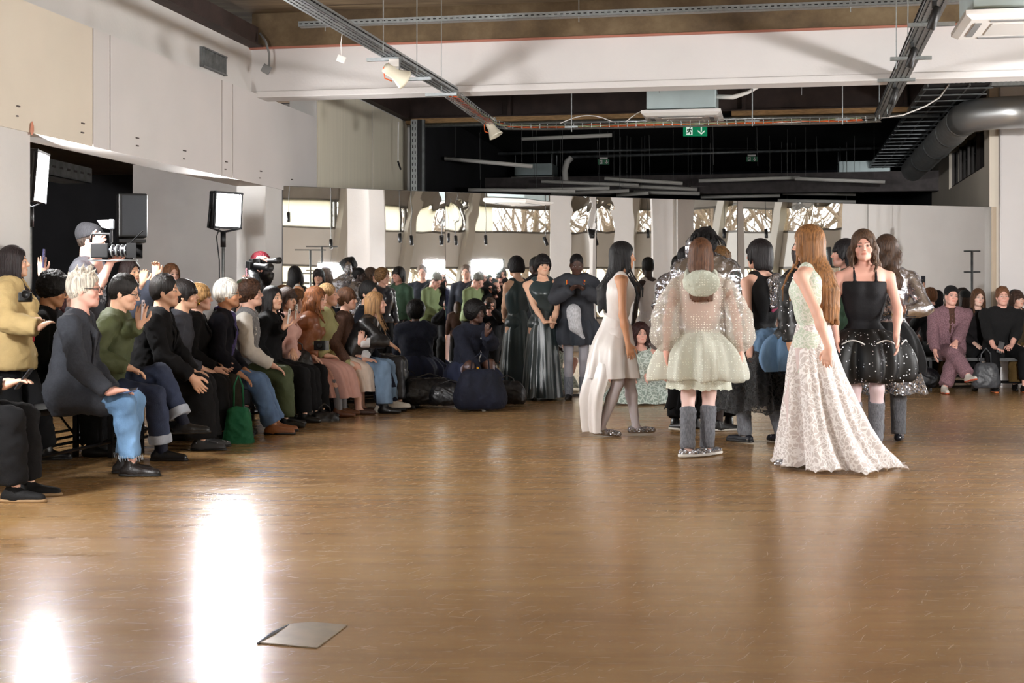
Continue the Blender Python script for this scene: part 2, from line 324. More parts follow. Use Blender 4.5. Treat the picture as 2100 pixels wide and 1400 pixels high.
# ---------------------------------------------------------------- mirrors
M_mir, nt, p = nodes('mirror_film'); p.inputs['Base Color'].default_value = (.90, .91, .90, 1); p.inputs['Metallic'].default_value = 1; p.inputs['Roughness'].default_value = .012
mlab = ['leftmost mirror panel, beside the white pillar', 'second mirror panel from the left, behind the green gown woman', 'middle mirror panel, behind the white satin dress', 'fourth mirror panel, behind the black lace skirt', 'rightmost mirror panel, behind the pink suited man']
H_ = 2.53
for i in range(5):
    a, b = MPTS[i], MPTS[i+1]; e = (b-a)/np.linalg.norm(b-a); n = np.array([e[1], -e[0]]); ln = np.linalg.norm(b-a)
    root = empty('mirror_panel', ((a[0]+b[0])/2, (a[1]+b[1])/2, 0), mlab[i], 'mirror', 'tall mirror panels across the back')
    NX, NZ = 60, 60; X, Z = np.meshgrid(np.linspace(.004, ln-.004, NX), np.linspace(.03, H_, NZ), indexing='ij')
    k = np.exp(-(H_-Z)/.16); ripple = np.zeros_like(X)
    for c, am in ((0, 1 if i in (1, 2) else 0), (ln, 1 if i in (0, 1) else 0), (ln*.55, .5 if i == 3 else 0)):          # gathered film near the top corners
        dx = (X-c); rr_ = np.hypot(dx, (H_-Z)); th = np.arctan2(dx, H_-Z+.02); ripple += am*.0007*np.exp(-rr_/.22)*np.sin(th*12)
    ripple += .0006*np.sin(X*2.6+i)*k+.0005*np.sin(X*1.3+Z*.9+i*2)
    vs = [(a[0]+e[0]*x+n[0]*r, a[1]+e[1]*x+n[1]*r, z) for x, z, r in zip(X.ravel(), Z.ravel(), ripple.ravel())]
    fs = [(j*NZ+q_, (j+1)*NZ+q_, (j+1)*NZ+q_+1, j*NZ+q_+1) for j in range(NX-1) for q_ in range(NZ-1)]
    MB().add(vs, fs).build('glass', M_mir, root, smooth=True)
    MB().wall(a-n*.012+e*.004, b-n*.012-e*.004, .0, H_+.004, .03).build('backing_board', M_black, root)
    MB().wall(a+n*.003+e*.004, b+n*.003-e*.004, .0, .03, .02).build('bottom_rail', M_black, root)
    if i == 0:
        MB().wall(a-e*.03+n*.004, a+e*.006+n*.004, 0, H_, .04).build('edge_strip', M_blackm, root)
    if i == 4: MB().wall(b-e*.004+n*.02, b+e*.05+n*.02, 0, H_, .05).build('edge_strip', mat('pale_timber', rgb(190, 172, 150), .7), root)

# ---------------------------------------------------------------- glazed bay and what stands outside (seen in the mirrors)
M_frame = mat('grey_window_frame', rgb(112, 108, 102), .5, var=.1)
M_mull = mat('pale_mullion', rgb(190, 184, 174), .5)
M_glass, nt, p = nodes('window_glass'); p.inputs['Base Color'].default_value = (1, 1, 1, 1); p.inputs['Roughness'].default_value = 0; p.inputs['Transmission Weight'].default_value = 0
nt.nodes.remove(p); gt = nt.nodes.new('ShaderNodeBsdfTransparent'); gt.inputs[0].default_value = (.96, .965, .96, 1); gg = nt.nodes.new('ShaderNodeBsdfGlossy'); gg.inputs['Roughness'].default_value = .02; mx = nt.nodes.new('ShaderNodeMixShader'); fr = nt.nodes.new('ShaderNodeFresnel'); fr.inputs[0].default_value = 1.3
nt.links.new(fr.outputs[0], mx.inputs[0]); nt.links.new(gt.outputs[0], mx.inputs[1]); nt.links.new(gg.outputs[0], mx.inputs[2]); nt.links.new(mx.outputs[0], nt.nodes['Material Output'].inputs[0])
M_blind, nt, p = nodes('white_blind'); nt.nodes.remove(p); tr = nt.nodes.new('ShaderNodeBsdfTranslucent'); tr.inputs[0].default_value = (.95, .93, .88, 1); nt.links.new(tr.outputs[0], nt.nodes['Material Output'].inputs[0])
SLANT = .10
segs = []
for (a, b) in zip(FAC[:-1], FAC[1:]):
    a = np.array(a); b = np.array(b); L_ = np.linalg.norm(b-a); k = max(1, round(L_/1.9))
    for j in range(k): segs.append((a+(b-a)*j/k, a+(b-a)*(j+1)/k))
sill = MB()
for a, b in segs: sill.wall(a, b, 0, .78, -.2)
sill.build('wall_bay_sill', M_white, kind='structure')
sp_ = MB()
for a, b in segs: sp_.wall(a, b, 2.02, 2.82, -.12)
sp_.build('wall_bay_spandrel', mat('bay_white', rgb(236, 234, 230), .8, var=.04, scale=1), kind='structure')
hd = MB()
for a, b in segs: hd.wall(a, b, 3.44, 4.34, -.2)
hd.build('wall_bay_head', mat('bay_head', rgb(150, 144, 136), .7, var=.15, scale=2), kind='structure')
for i, (a, b) in enumerate(segs):
    e = (b-a)/np.linalg.norm(b-a); n = np.array([-e[1], e[0]])
    wn = MB()
    for z0, z1 in ((.78, 2.02), (2.82, 3.46)):
        for z in (z0, z1-.05): wn.wall(a, b, z, z+.05, -.07)
        for t in (.03, .97): q0 = a+(b-a)*t; wn.wall(q0-e*.03, q0+e*.03, z0, z1, -.07)
    wn.wall(a, b, 1.58, 1.63, -.06)
    w_ = wn.build('window_%d' % (i+20), M_frame, kind='structure')
    for z0, z1 in ((.83, 1.58), (1.63, 1.97), (2.87, 3.41)):
        MB().wall(a-n*.03, b-n*.03, z0, z1, -.006).build('pane', M_glass, w_)
    # leaning pale mullion on the room side
    c = a+n*.0
    ml = MB(); ml.add([(c[0]+e[0]*(dx+l)+n[0]*dy, c[1]+e[1]*(dx+l)+n[1]*dy, z) for z, l in ((0, -.38), (4.3, .38)) for dx, dy in ((-.1, .02), (.1, .02), (.1, .24), (-.1, .24))], [(0, 1, 5, 4), (1, 2, 6, 5), (2, 3, 7, 6), (3, 0, 4, 7), (3, 2, 1, 0), (4, 5, 6, 7)])
    ml.build('mullion', M_mull, w_)
    if i < 6:
        bb = b if i < 5 else a+(b-a)*.35
        MB().wall(a+n*.015+e*.1, bb+n*.015-e*.1, 2.84, 3.43, .004).build('blind', M_blind, w_)
# square columns in front of the bay
def col(px, Y, wd, lab, p=None):
    c = V(px, 500, Y, p); MB().box((c.x, c.y, 2.17), (wd, wd*.8, 4.34), rz=math.radians(Vdir(px, 0, p)+180), ).build('column', M_white, label=lab, cat='column')
col(742, 28.5, .5, 'white square column, the left of the reflected pair in the first mirror panel'); col(776, 28.2, .3, 'narrow white column joined to the pair in the first mirror panel')
col(1148, 31.5, .45, 'white column reflected behind the short haired woman in green satin'); col(1360, 30.5, .5, 'wide white column reflected left of the dreadlocked model'); col(1404, 30.2, .34, 'white column reflected just behind the dreadlocked model')
c = V(1383, 500, 29.8); MB().tube([(c.x, c.y, 0), (c.x, c.y, 4.3)], .04).build('drain_pipe', M_plast, smooth=True, label='thin white downpipe reflected between two white columns', cat='pipe')
# trees and low planting outside
M_bark = mat('bark', rgb(128, 112, 98), .9, var=.3, scale=20)
def tree(x, y, h, seed, lab):
    r = random.Random(seed); root = empty('bare_tree', (x, y, -1.5), lab, 'tree', 'bare trees outside the bay windows'); tk = MB(); br = MB()
    def grow(p, d, L, rad, lev):
        pts = [p]; q = p; dd = d
        for k in range(4):
            dd = (dd+Vector((r.uniform(-.25, .25), r.uniform(-.25, .25), r.uniform(-.08, .16)))).normalized(); q = q+dd*L/4; pts.append(q)
        (tk if lev == 0 else br).tube(pts, [rad*(1-.16*k) for k in range(5)], n=6 if lev < 2 else 3)
        if lev < 4:
            for k in range(4 if lev else 9):
                t = r.randint(1, 4); az = r.uniform(0, 6.28); el = r.uniform(.1, .9)
                nd = (dd*.5+Vector((math.cos(az)*math.cos(el), math.sin(az)*math.cos(el), math.sin(el)))).normalized()
                grow(pts[t], nd, L*r.uniform(.5, .75), rad*.5, lev+1)
    grow(Vector((x, y, -1.5)), Vector((0, 0, 1)), h, .15, 0)
    tk.build('trunk', M_bark, root, smooth=True); br.build('branches', M_bark, root, kind='stuff')
TV = lambda px, Y: (V(px, 500, Y).x, V(px, 500, Y).y)
for x, y, h, s, lb in (TV(1085, 42)+(7.4, 3, 'bare tree seen through the bay window left of the columns'), TV(1190, 43)+(7.0, 5, 'bare tree behind the bay, forked low'), TV(1290, 43)+(7.2, 8, 'bare tree outside, in the middle of the bay'), TV(1470, 42)+(7.0, 11, 'bare tree outside the right end of the bay'), TV(1600, 40)+(7.0, 14, 'bare tree second from the white wall outside'), TV(1690, 39)+(6.6, 17, 'bare tree outside, seen nearest the white wall in the mirror')):
    tree(x, y, h, s, lb)
MB().prism([(5.4, -14), (40, -14), (40, 34), (16, 34), (11.4, 20), (11.5, 14), (13.8, 13.3), (14.7, 11), (14.5, 8.7), (13.2, 6.7), (10.8, 5.8), (7, 5.1), (4.9, 4.4)], -1.6, -1.5).build('ground', mat('grass_ground', rgb(150, 146, 100), .9, var=.3, scale=2), kind='structure')
MB().box((30, 4, 1.2), (1, 46, 5.4), rz=.2).build('facade_opposite', mat('stone_facade', rgb(244, 232, 208), .9, var=.06, scale=1.2), label='long pale stone building across the street, glimpsed through the bay', cat='building')
MB().box((14, -16, 1.2), (30, 1, 5.4), rz=.1).build('facade_opposite', mat('stone_facade', (1, 1, 1, 1)), label='pale stone building outside the blinds end of the bay', cat='building')
# ================================================================ CEILING SERVICES
def tray(name, pts, z, w_, h, lab, slots=True, rungs=True, m=None, rods=()):
    """slotted cable tray along plan points"""
    m = m or M_galv; root = empty(name, (pts[0][0], pts[0][1], z), lab, 'cable tray')
    fl = MB(); sides = []; sl = MB()
    for a, b in zip(pts[:-1], pts[1:]):
        a = np.array(a); b = np.array(b); e = (b-a)/np.linalg.norm(b-a); n = np.array([-e[1], e[0]]); L_ = np.linalg.norm(b-a)
        fl.wall(a-n*w_/2, b-n*w_/2, z, z+.004, w_)
        for s in (-1, 1):
            sd = MB(); sd.wall(a+n*s*w_/2, b+n*s*w_/2, z, z+h, .006); sd.wall(a+n*s*(w_/2-.008), b+n*s*(w_/2-.008), z+h-.004, z+h, .016); sd.build('side_rail', m, root)
        if slots:
            k = int(L_/.06)
            for j in range(k):
                q_ = a+e*(j+.5)*L_/k; ang = math.atan2(e[1], e[0])
                for r_ in (-.3, 0, .3): 
                    if rungs: sl.box((q_[0]+n[0]*w_*r_, q_[1]+n[1]*w_*r_, z-.002), (.032, .01, .004), rz=ang)
                for s in (-1, 1): sl.box((q_[0]+n[0]*s*(w_/2+.006), q_[1]+n[1]*s*(w_/2+.006), z+h*.5), (.03, .012, .009), rz=ang)
    fl.build('tray_floor', m, root)
    if slots: sl.build('slot', M_black, root, kind='stuff')
    for x, y in rods: MB().tube([(x, y, z-.05), (x, y, 4.33)], .005, n=6).build('hanger_rod', M_galv, root)
    return root
def px_at(px, py, z): Y = (z-CZ)*F/(HY-py); return ((px-1050)/F*Y, Y)
TA = [(-1.75, 9.3), (-1.60, 10.3), (-.64, 14.95)]
trA = tray('cable_tray', TA, 3.4, .14, .06, 'left galvanised slotted cable tray running towards the white beam', rods=[px_at(786, 95, 3.4), px_at(855, 140, 3.4), px_at(905, 175, 3.4), (-1.9, 9.5)])
for px, py in ((790, 117), (850, 158), (905, 190)):
    x, y = px_at(px, py, 3.4); MB().box((x, y, 3.38), (.34, .04, .03), rz=-.184).build('cross_bar', M_galv, trA)
TB = [(4.42, 16.9), (3.70, 13.3), (3.08, 10.2), (2.9, 9.2)]
trB = tray('cable_tray', TB, 3.4, .16, .06, 'right galvanised cable tray with small black spotlights, above the runway', rods=[px_at(1838, 130, 3.4), px_at(1862, 60, 3.4), (4.3, 16.2), px_at(1803, 235, 3.4)])
for px, py in ((1910, 45), (1868, 115), (1838, 160)):
    x, y = px_at(px, py, 3.4); MB().box((x, y, 3.38), (.36, .04, .03), rz=-.184).build('cross_bar', M_galv, trB)
# tray across the front of the concrete beam
q0, q1 = BL(1.2, -.42), BL(8.1, -.42)
tray('cable_tray', [BL(.62, -.42), BL(9.5, -.42)], 4.1, .1, .055, 'long slotted cable tray along the top of the white beam', rungs=False, rods=[BL(.9, -.42), BL(3.6, -.42), BL(6.3, -.42)])
# wire basket: from tray A end, bend, across to tray B
def basket(pts, z, w_, h, lab):
    root = empty('wire_basket_tray', (pts[0][0], pts[0][1], z), lab, 'cable tray'); lw_ = MB(); hp = MB()
    P = [np.array(p) for p in pts]
    def offs(o, zz): 
        out = []
        for i, p in enumerate(P):
            e = P[min(i+1, len(P)-1)]-P[max(i-1, 0)]; e = e/np.linalg.norm(e); n = np.array([-e[1], e[0]]); q_ = p+n*o; out.append((q_[0], q_[1], zz))
        return out
    for o, zz in ((-w_/2, z), (0, z), (w_/2, z), (-w_/2, z+h), (w_/2, z+h), (-w_/2, z+h/2), (w_/2, z+h/2)): lw_.tube(offs(o, zz), .004, n=5)
    lw_.build('long_wires', M_galv, root, kind='stuff'); d = 0
    for a, b in zip(P[:-1], P[1:]):
        e = (b-a); L_ = np.linalg.norm(e); e = e/L_; n = np.array([-e[1], e[0]]); k = max(2, int(L_/.11))
        for j in range(k):
            q_ = a+e*(j+.5)*L_/k; f_ = lambda o, zz: (q_[0]+n[0]*o, q_[1]+n[1]*o, zz)
            MB().tube([f_(-w_/2, z+h), f_(-w_/2, z), f_(w_/2, z), f_(w_/2, z+h)], .0045, n=4).build('hoop', M_galv, root)
    return root, offs
C0 = (-.25, 17.7)
BK = [(-.64, 14.95), (-.42, 16.4), (-.25, 17.35), (-.05, 17.72), (.4, 17.75), (4.0, 17.1), (4.42, 16.95)]
bk, offs = basket(BK, 3.36, .14, .06, 'wire basket tray with orange cables crossing above the mirrors')
for k, (c, o) in enumerate(((rgb(214, 96, 40), -.03), (rgb(200, 84, 36), .0), (rgb(220, 110, 50), .03), (rgb(235, 230, 220), .045), (rgb(150, 160, 120), -.05))):
    pts = []
    base = offs(o, 3.38)
    for (x0, y0, z0), (x1, y1, z1) in zip(base[:-1], base[1:]):
        n_ = max(2, int(math.hypot(x1-x0, y1-y0)/.3))
        for j in range(n_):
            t = j/n_; pts.append((x0+(x1-x0)*t+random.uniform(-.012, .012), y0+(y1-y0)*t, 3.376+random.uniform(0, .03)))
    MB().tube(pts, .009, n=5).build('cable', mat('cable_%d' % k, c, .5), bk, smooth=True)
for px, py in ((1172, 262), (1543, 250), (1728, 246)):
    x, y = px_at(px, py, 3.33); MB().tube([(x, y, 3.28), (x, y, 4.33)], .007, n=6).build('hanger_rod', M_galv, bk); MB().box((x, y, 3.34), (.16, .03, .02), rz=-.184).build('bracket', M_galv, bk)
# looping white cables at the basket
lp = MB()
for s0, s1, hh in ((.6, 1.3, .1), (1.4, 2.0, .16), (1.9, 2.4, .12)):
    lp.tube([(s0+(s1-s0)*t, 17.7-.1*s0, 3.42+hh*math.sin(t*3.14)) for t in np.linspace(0, 1, 9)], .007, n=5)
lp.build('cable', M_plast, bk, smooth=True)
# white horn fittings hanging from the left tray and the basket corner
def horn(p, d, lab):
    root = empty('horn_speaker', p, lab, 'speaker', 'white horn speakers under the cable trays'); R = basis(d); P = Vector(p)
    MB().lathe([(.045, -.1), (.05, -.06), (.05, 0), (.06, .04), (.085, .1), (.092, .12), (.08, .118), (.04, .04)], 20, P, R).build('horn', mat('aged_white', rgb(226, 220, 200), .5), root, smooth=True)
    MB().box(P+Vector((0, 0, .09)), (.09, .07, .07)).build('junction_box', M_plast, root, bevel=.006)
    MB().box(P+Vector((.05, 0, .06)), (.012, .03, .14)).build('bracket', M_galvd, root)
    MB().tube([P+Vector((-.03, -.02, .1)), P+Vector((-.09, -.03, .04)), P+Vector((-.08, -.03, -.05)), P+Vector((-.02, 0, -.07))], .007, n=6).build('cable', MATS['cable_0'], root, smooth=True)
horn((W(808, 150, 12.6).x, 12.6, W(808, 150, 12.6).z), (.8, .5, -.45), 'white horn fitting with orange wire under the left cable tray')
horn((W(1008, 266, 17.3).x, 17.3, W(1008, 262, 17.3).z), (.5, -.1, -.9), 'white horn fitting at the corner of the wire basket tray')
# hanging tag, cable drop on the beam
p0 = W(703, 60, 11.8); p1 = W(700, 116, 11.8); hb = empty('hanging_sensor', p1, 'small white box dangling on a wire beside the left cable tray', 'sensor')
MB().tube([p0, p0.lerp(p1, .5)+Vector((-.01, 0, 0)), p1], .003, n=4).build('wire', M_plast, hb); MB().box(p1-Vector((0, 0, .02)), (.07, .03, .055), rz=.3, R=Matrix.Rotation(.35, 3, 'Y')).build('housing', M_plast, hb, bevel=.005)
p0 = W(532, 66, 15.2); jb = empty('junction_box', W(546, 140, 15.3), 'small grey junction box with black cable in the corner of the beam', 'box')
MB().tube([W(533, 68, 15.35), W(545, 85, 15.3), W(552, 110, 15.28), W(552, 135, 15.28)], .012, n=6).build('cable', M_grey, jb, smooth=True); MB().box(W(546, 142, 15.3), (.09, .05, .09), R=Matrix.Rotation(.5, 3, 'Y')).build('housing', M_grey, jb, bevel=.006)
# ceiling cassettes
def cassette(px, py, Y, s, lab, body=True):
    c = W(px, py, Y); rz = -.184; root = empty('ceiling_air_conditioner', c, lab, 'air conditioner'); M_b = mat('zinc_box', rgb(190, 205, 206), .4, metal=.4, var=.08, scale=3)
    MB().box(c+Vector((0, 0, .22)), (.84*s, .84*s, .26*s), rz).build('body', M_b, root, bevel=.01)
    pn = MB(); R = Matrix.Rotation(rz, 3, 'Z'); h = .48*s; h2 = .43*s
    vs = [c+R@Vector((x, y, z)) for z, k in ((.07, h), (.035, h), (0, h2)) for x, y in ((-k, -k), (k, -k), (k, k), (-k, k))]
    fs = [(0, 1, 2, 3), (11, 10, 9, 8)]+[(j*4+k, (j*4)+(k+1) % 4, (j+1)*4+(k+1) % 4, (j+1)*4+k) for j in range(2) for k in range(4)]
    pn.add(vs, fs).build('fascia', M_plast, root)
    for dx, dy, sx, sy in ((0, -.36, .56, .05), (0, .36, .56, .05), (-.36, 0, .05, .56), (.36, 0, .05, .56)):
        MB().box(c+R@Vector((dx*s, dy*s, -.004)), (sx*s, sy*s, .008), rz).build('louvre', M_grey, root)
    MB().box(c+R@Vector((0, 0, -.004)), (.5*s, .5*s, .006), rz).build('intake_grille', mat('pale_grille', rgb(205, 202, 198), .6), root)
    for dx, dy in ((-.4, -.4), (.4, -.4), (.4, .4), (-.4, .4)): q_ = c+R@Vector((dx*s, dy*s, .3)); MB().tube([q_, (q_.x, q_.y, 4.33)], .006, n=5).build('hanger_rod', M_galv, root)
    return root, c, R
r_, c_, R_ = cassette(1401, 246, 17.6, 1.0, 'white ceiling cassette air conditioner behind the white beam')
MB().tube([c_+R_@Vector((.42, -.2, .25)), c_+R_@Vector((.62, -.2, .24)), c_+R_@Vector((.8, -.15, .3)), c_+R_@Vector((1.0, -.1, .42)), c_+R_@Vector((1.1, 0, .5))], [.03, .03, .022, .022, .022], n=8).build('hose', M_plast, r_, smooth=True)
cassette(2092, 58, 11.4, 1.0, 'ceiling cassette air conditioner cut off at the top right')
cassette(1100, 372, 30, .95, 'distant air conditioner in the dark hall on the left'); cassette(1770, 372, 29, 1.2, 'distant air conditioner in the dark hall on the right')
p_ = V(1063, 418, 27); rr_, _, _ = cassette(0, 0, 10, 1.0, 'air conditioner cassette reflected above the green gown woman'); d_ = p_-rr_.location
for o in [rr_]+list(rr_.children):
    if o is rr_: o.location += d_
# track lines through the camera side: hanging pendants with cable (reflected)
pd = [(592, 445, 27), (680, 500, 27), (845, 492, 27), (920, 488, 28), (997, 492, 27), (1118, 495, 27), (1212, 480, 29), (1285, 0, 0), (1572, 478, 27)]
for k, (px, py, Y) in enumerate(pd):
    if Y == 0: continue
    q_ = V(px, py, Y); root = empty('pendant_spotlight', q_, ['short black pendant spot reflected at the far left mirror edge', 'black pendant spot reflected next to the leaning mullion', 'black pendant spot reflected right of the paired columns', 'slim black pendant spot reflected at the first mirror seam', 'black pendant spot reflected above the photographers', 'tilted black pendant spot reflected above the green gown woman', 'small black pendant spot reflected near the second seam', '', 'black pendant spot reflected above the black lace skirt'][k], 'lamp', 'pendant spotlights in the mirrors')
    MB().tube([q_+Vector((0, 0, .05)), (q_.x, q_.y, 4.33)], .006, n=5).build('flex', M_black, root)
    R = Matrix.Rotation(.5 if px == 1118 else .05, 3, 'X'); MB().lathe([(.03, -.09), (.034, -.085), (.034, .09), (.01, .1)], 12, q_, R).build('lamp_head', M_blackm, root, smooth=True)
# small black spots on tray B
for px, py, dz in ((1916, 30, 0), (1870, 112, 0), (1833, 192, 0)):
    x, y = px_at(px, py, 3.3); root = empty('spotlight', (x, y, 3.3), {1916: 'black spotlight clipped highest on the right cable tray', 1870: 'black spotlight clipped halfway along the right cable tray', 1833: 'black spotlight on the right tray, just below the white beam'}[px], 'lamp', 'black spotlights on the right tray')
    MB().lathe([(.028, -.09), (.033, -.085), (.03, .07), (.012, .085)], 14, (x, y, 3.28), basis((.25, -.3, 1))).build('lamp_head', M_black, root, smooth=True); MB().box((x, y, 3.38), (.03, .03, .06)).build('clamp', M_black, root)
# spiral duct
M_duct = mat('spiral_steel', rgb(196, 198, 198), .38, metal=.75, var=.1, scale=10)
dk = empty('ventilation_duct', (6.1, 18.6, 3.6), 'round spiral steel ventilation duct bending along the right wall', 'duct')
P = [Vector(p) for p in ((9.2, 17.9, 3.64), (6.75, 18.35, 3.66), (6.42, 18.42, 3.66), (6.18, 18.58, 3.66), (6.08, 18.85, 3.66), (6.12, 19.2, 3.66), (7.45, 26.3, 3.64))]
def seam_tube(p, q_, r):
    L_ = (q_-p).length; k = int(L_/.055); pts = []; rs = []
    for j in range(k+1):
        t = j/k; pts += [p.lerp(q_, t)]; rs += [r]
        if j < k: pts += [p.lerp(q_, t+.3/k), p.lerp(q_, t+.36/k)]; rs += [r, r+.006]
    return pts, rs
for a, b in ((0, 1), (5, 6)):
    pts, rs = seam_tube(P[a], P[b], .205); MB().tube(pts, rs, n=28).build('duct_run', M_duct, dk, smooth=True)
MB().tube(P[1:6], .212, n=28).build('elbow', mat('plain_steel', rgb(188, 190, 190), .36, metal=.75), dk, smooth=True)
for t in (.0, .18, .42, .7):
    q_ = P[5].lerp(P[6], t); d = (P[6]-P[5]).normalized(); MB().tube([q_, q_+d*.05], .222, n=28).build('collar', M_galv, dk, smooth=True)
q_ = P[1]; MB().tube([q_, q_+Vector((-.05, .008, 0))], .222, n=28).build('collar', M_galv, dk, smooth=True)
# stacked trays beside the duct
lt = empty('cable_ladder', (5.6, 17.5, 3.9), 'wide dark cable ladder running back beside the spiral duct', 'cable tray')
l0 = np.array([5.45, 17.6]); 
for o in (-.25, .0, .25, .5):
    a = l0+D2*o; b = a+D1*11; MB().wall(a, b, 3.88, 3.96, .02).build('side_rail', M_galvd, lt)
for k in range(20):
    a = l0-D2*.3+D1*(.2+k*.55); b = a+D2*.85; MB().wall(a, b, 3.87, 3.885, .05).build('rung', M_galvd, lt)
MB().prism([tuple(l0-D2*.25), tuple(l0+D2*.5), tuple(l0+D2*.5+D1*11), tuple(l0-D2*.25+D1*11)], 3.9, 3.91).build('tray_floor', M_dark, lt)
tray('cable_tray', [px_at(1945, 180, 3.95), tuple(np.array(px_at(1945, 180, 3.95))+D2*4)], 3.95, .12, .1, 'short bright cable tray above the duct at the right edge', rungs=False)
# white cable from basket to ladder
MB().tube([(4.42, 16.95, 3.4), (4.7, 17.0, 3.44), (5.0, 17.1, 3.56), (5.2, 17.2, 3.68), (5.4, 17.5, 3.88)], .01, n=6).build('cable', M_plast, smooth=True, label='white cable sagging from the right tray to the cable ladder', cat='cable')
# hanging wires in front of the beam
for px, y0, y1, lab in ((1352, 68, 190, 'thin wire with small clip hanging before the middle of the beam'), (1644, 15, 195, 'thin dark wire hanging before the right half of the beam')):
    a, b = W(px, y0, 15.3), W(px, y1, 15.3); root = empty('hanging_wire', b, lab, 'wire'); MB().tube([a, b], .003, n=4).build('wire', M_grey, root); c = a.lerp(b, .72); MB().box(c, (.03, .02, .03)).build('clip', M_black, root)
a, b = W(816, 255, 20.8), W(821, 345, 20.8); root = empty('hanging_cable', b, 'pale loose cable hanging down the cream wall', 'cable'); MB().tube([W(817, 250, 20.8), W(816, 330, 20.8)], .01, n=5).build('flex', M_plast, root); MB().tube([W(816, 330, 20.8), W(822, 348, 20.8)], .014, n=5).build('bare_end', M_black, root)
# exit signs
M_green = mat('sign_green', rgb(20, 110, 72), .5); M_greenlit = emit('sign_lit', rgb(30, 150, 100), .6); M_signw = emit('sign_white', rgb(220, 240, 225), .9)
def exit_sign(px, py, Y, lab, s=1.0, lit=True):
    c = W(px, py, Y); root = empty('exit_sign', c, lab, 'sign', 'green exit signs'); w_, h = .34*s, .15*s
    MB().box(c+Vector((0, .02, 0)), (w_, .03, h)).build('sign_box', M_greenlit if lit else M_green, root); wm = M_signw if lit else M_plast
    MB().box(c+Vector((0, .02, h*.75)), (w_*.7, .05, h*.35)).build('housing', M_plast, root)
    y = -.0; fr_ = MB()
    fr_.box(c+Vector((-w_*.25, y, 0)), (w_*.26, .004, h*.8)); fr_.build('door_symbol', wm, root)
    rn = MB(); o = c+Vector((-w_*.25, y-.004, 0))
    def seg(x0, z0, x1, z1, t=.1): 
        a = o+Vector((x0*h, 0, z0*h)); b = o+Vector((x1*h, 0, z1*h)); d = (b-a); n = Vector((-d.z, 0, d.x)).normalized()*t*h/2; rn.extr([a-n, b-n, b+n, a+n], (0, -.003, 0))
    seg(.02, .28, .12, .28, .12); seg(.05, .2, -.05, -.05, .14); seg(-.05, -.05, .12, -.15); seg(.12, -.15, .1, -.34); seg(-.05, -.05, -.15, -.2); seg(-.15, -.2, -.3, -.22); seg(.04, .15, .2, .05); seg(.04, .15, -.16, .12); seg(-.16, .12, -.2, 0)
    rn.build('running_figure', M_green, root)
    ar = MB(); o2 = c+Vector((w_*.25, y-.002, 0)); P3 = lambda x, z: o2+Vector((x*h, 0, z*h))
    ar.extr([P3(-.06, .38), P3(-.06, -.1), P3(.06, -.1), P3(.06, .38)][::-1], (0, -.003, 0)); ar.extr([P3(-.34, .05), P3(-.34, -.08), P3(0, -.38), P3(.34, -.08), P3(.34, .05), P3(0, -.22)][::-1], (0, -.003, 0)); ar.build('arrow', wm, root)
    for dx in (-.08, .08): MB().tube([c+Vector((dx, .02, h*.9)), (c.x+dx, c.y+.02, 4.33)], .003, n=4).build('wire', M_grey, root)
exit_sign(1426, 268, 20.2, 'bright green exit sign nearest, under the air conditioner', 1.0)
exit_sign(1238, 332, 26, 'dim green exit sign in the dark hall, left of centre', .6, False); exit_sign(1542, 326, 27, 'dim green exit sign in the dark hall, right of centre', .62, False)
# tube lights and pipes hanging in the dark hall
tl = [(912, 325, 1092, 341, 24), (1070, 285, 1255, 277, 25), (1110, 372, 1310, 380, 27), (1240, 366, 1400, 376, 26), (1433, 371, 1640, 364, 26), (1630, 366, 1815, 373, 25.5), (1417, 382, 1600, 381, 27), (1275, 381, 1430, 388, 27), (1440, 394, 1625, 388, 28), (1300, 394, 1435, 397, 27), (1437, 404, 1600, 401, 28), (1612, 388, 1772, 392, 27), (1605, 396, 1755, 398, 28), (960, 389, 1180, 392, 24.6), (1080, 389, 1250, 386, 25.5), (1130, 397, 1290, 391, 26), (1595, 411, 1755, 414, 28), (1265, 400, 1330, 396, 27)]
places = ['slanting alone at the left of the dark hall', 'short, high above the left exit sign', 'just left of the hall centre', 'over the first tubes, near the centre', 'bright one at the centre', 'brightest, right of centre', 'second row, centre', 'second row, left of centre', 'third row, centre', 'third row, left of centre', 'fourth row, centre', 'second row, right', 'third row, right', 'lowest at far left', 'second lowest at far left', 'third lowest at the left', 'lowest at the right', 'tiny, near the mirror top']
M_tube = mat('unlit_tube', rgb(240, 236, 230), .5)
for k, (x0, y0, x1, y1, Y) in enumerate(tl):
    a, b = W(x0, y0, Y), W(x1, y1, Y-.3); root = empty('tube_light', a, 'unlit fluorescent batten in the dark hall, '+places[k], 'lamp', 'tube lights in the dark hall')
    MB().tube([a, b], .035, n=8).build('batten', M_tube, root, smooth=True)
    for t in (.12, .88): q_ = a.lerp(b, t); MB().tube([q_, (q_.x, q_.y, 4.33)], .003, n=4).build('wire', M_grey, root)
for k, (x0, y0, x1, y1, Y, r) in enumerate(((880, 294, 1400, 278, 30, .03), (900, 318, 1640, 300, 29, .035), (1400, 288, 1750, 286, 30, .04), (1170, 322, 1830, 303, 27, .03))):
    a, b = W(x0, y0, Y), W(x1, y1, Y); MB().tube([a, b], r, n=8).build('conduit_pipe', M_galvd, smooth=True, label=['dark pipe across the top left of the hall', 'long dark pipe above the exit signs', 'dark pipe at the top right of the hall', 'grey slotted rail carrying the small exit signs'][k], cat='pipe')
MB().tube([W(1160, 370, 27), W(1158, 350, 27), W(1163, 332, 27), W(1172, 323, 27)], [.06]*4, n=8).build('hose', M_plast, smooth=True, label='pale bent hose beside the distant left air conditioner', cat='pipe')
ordw = 'leftmost second third fourth fifth sixth seventh rightmost'.split()
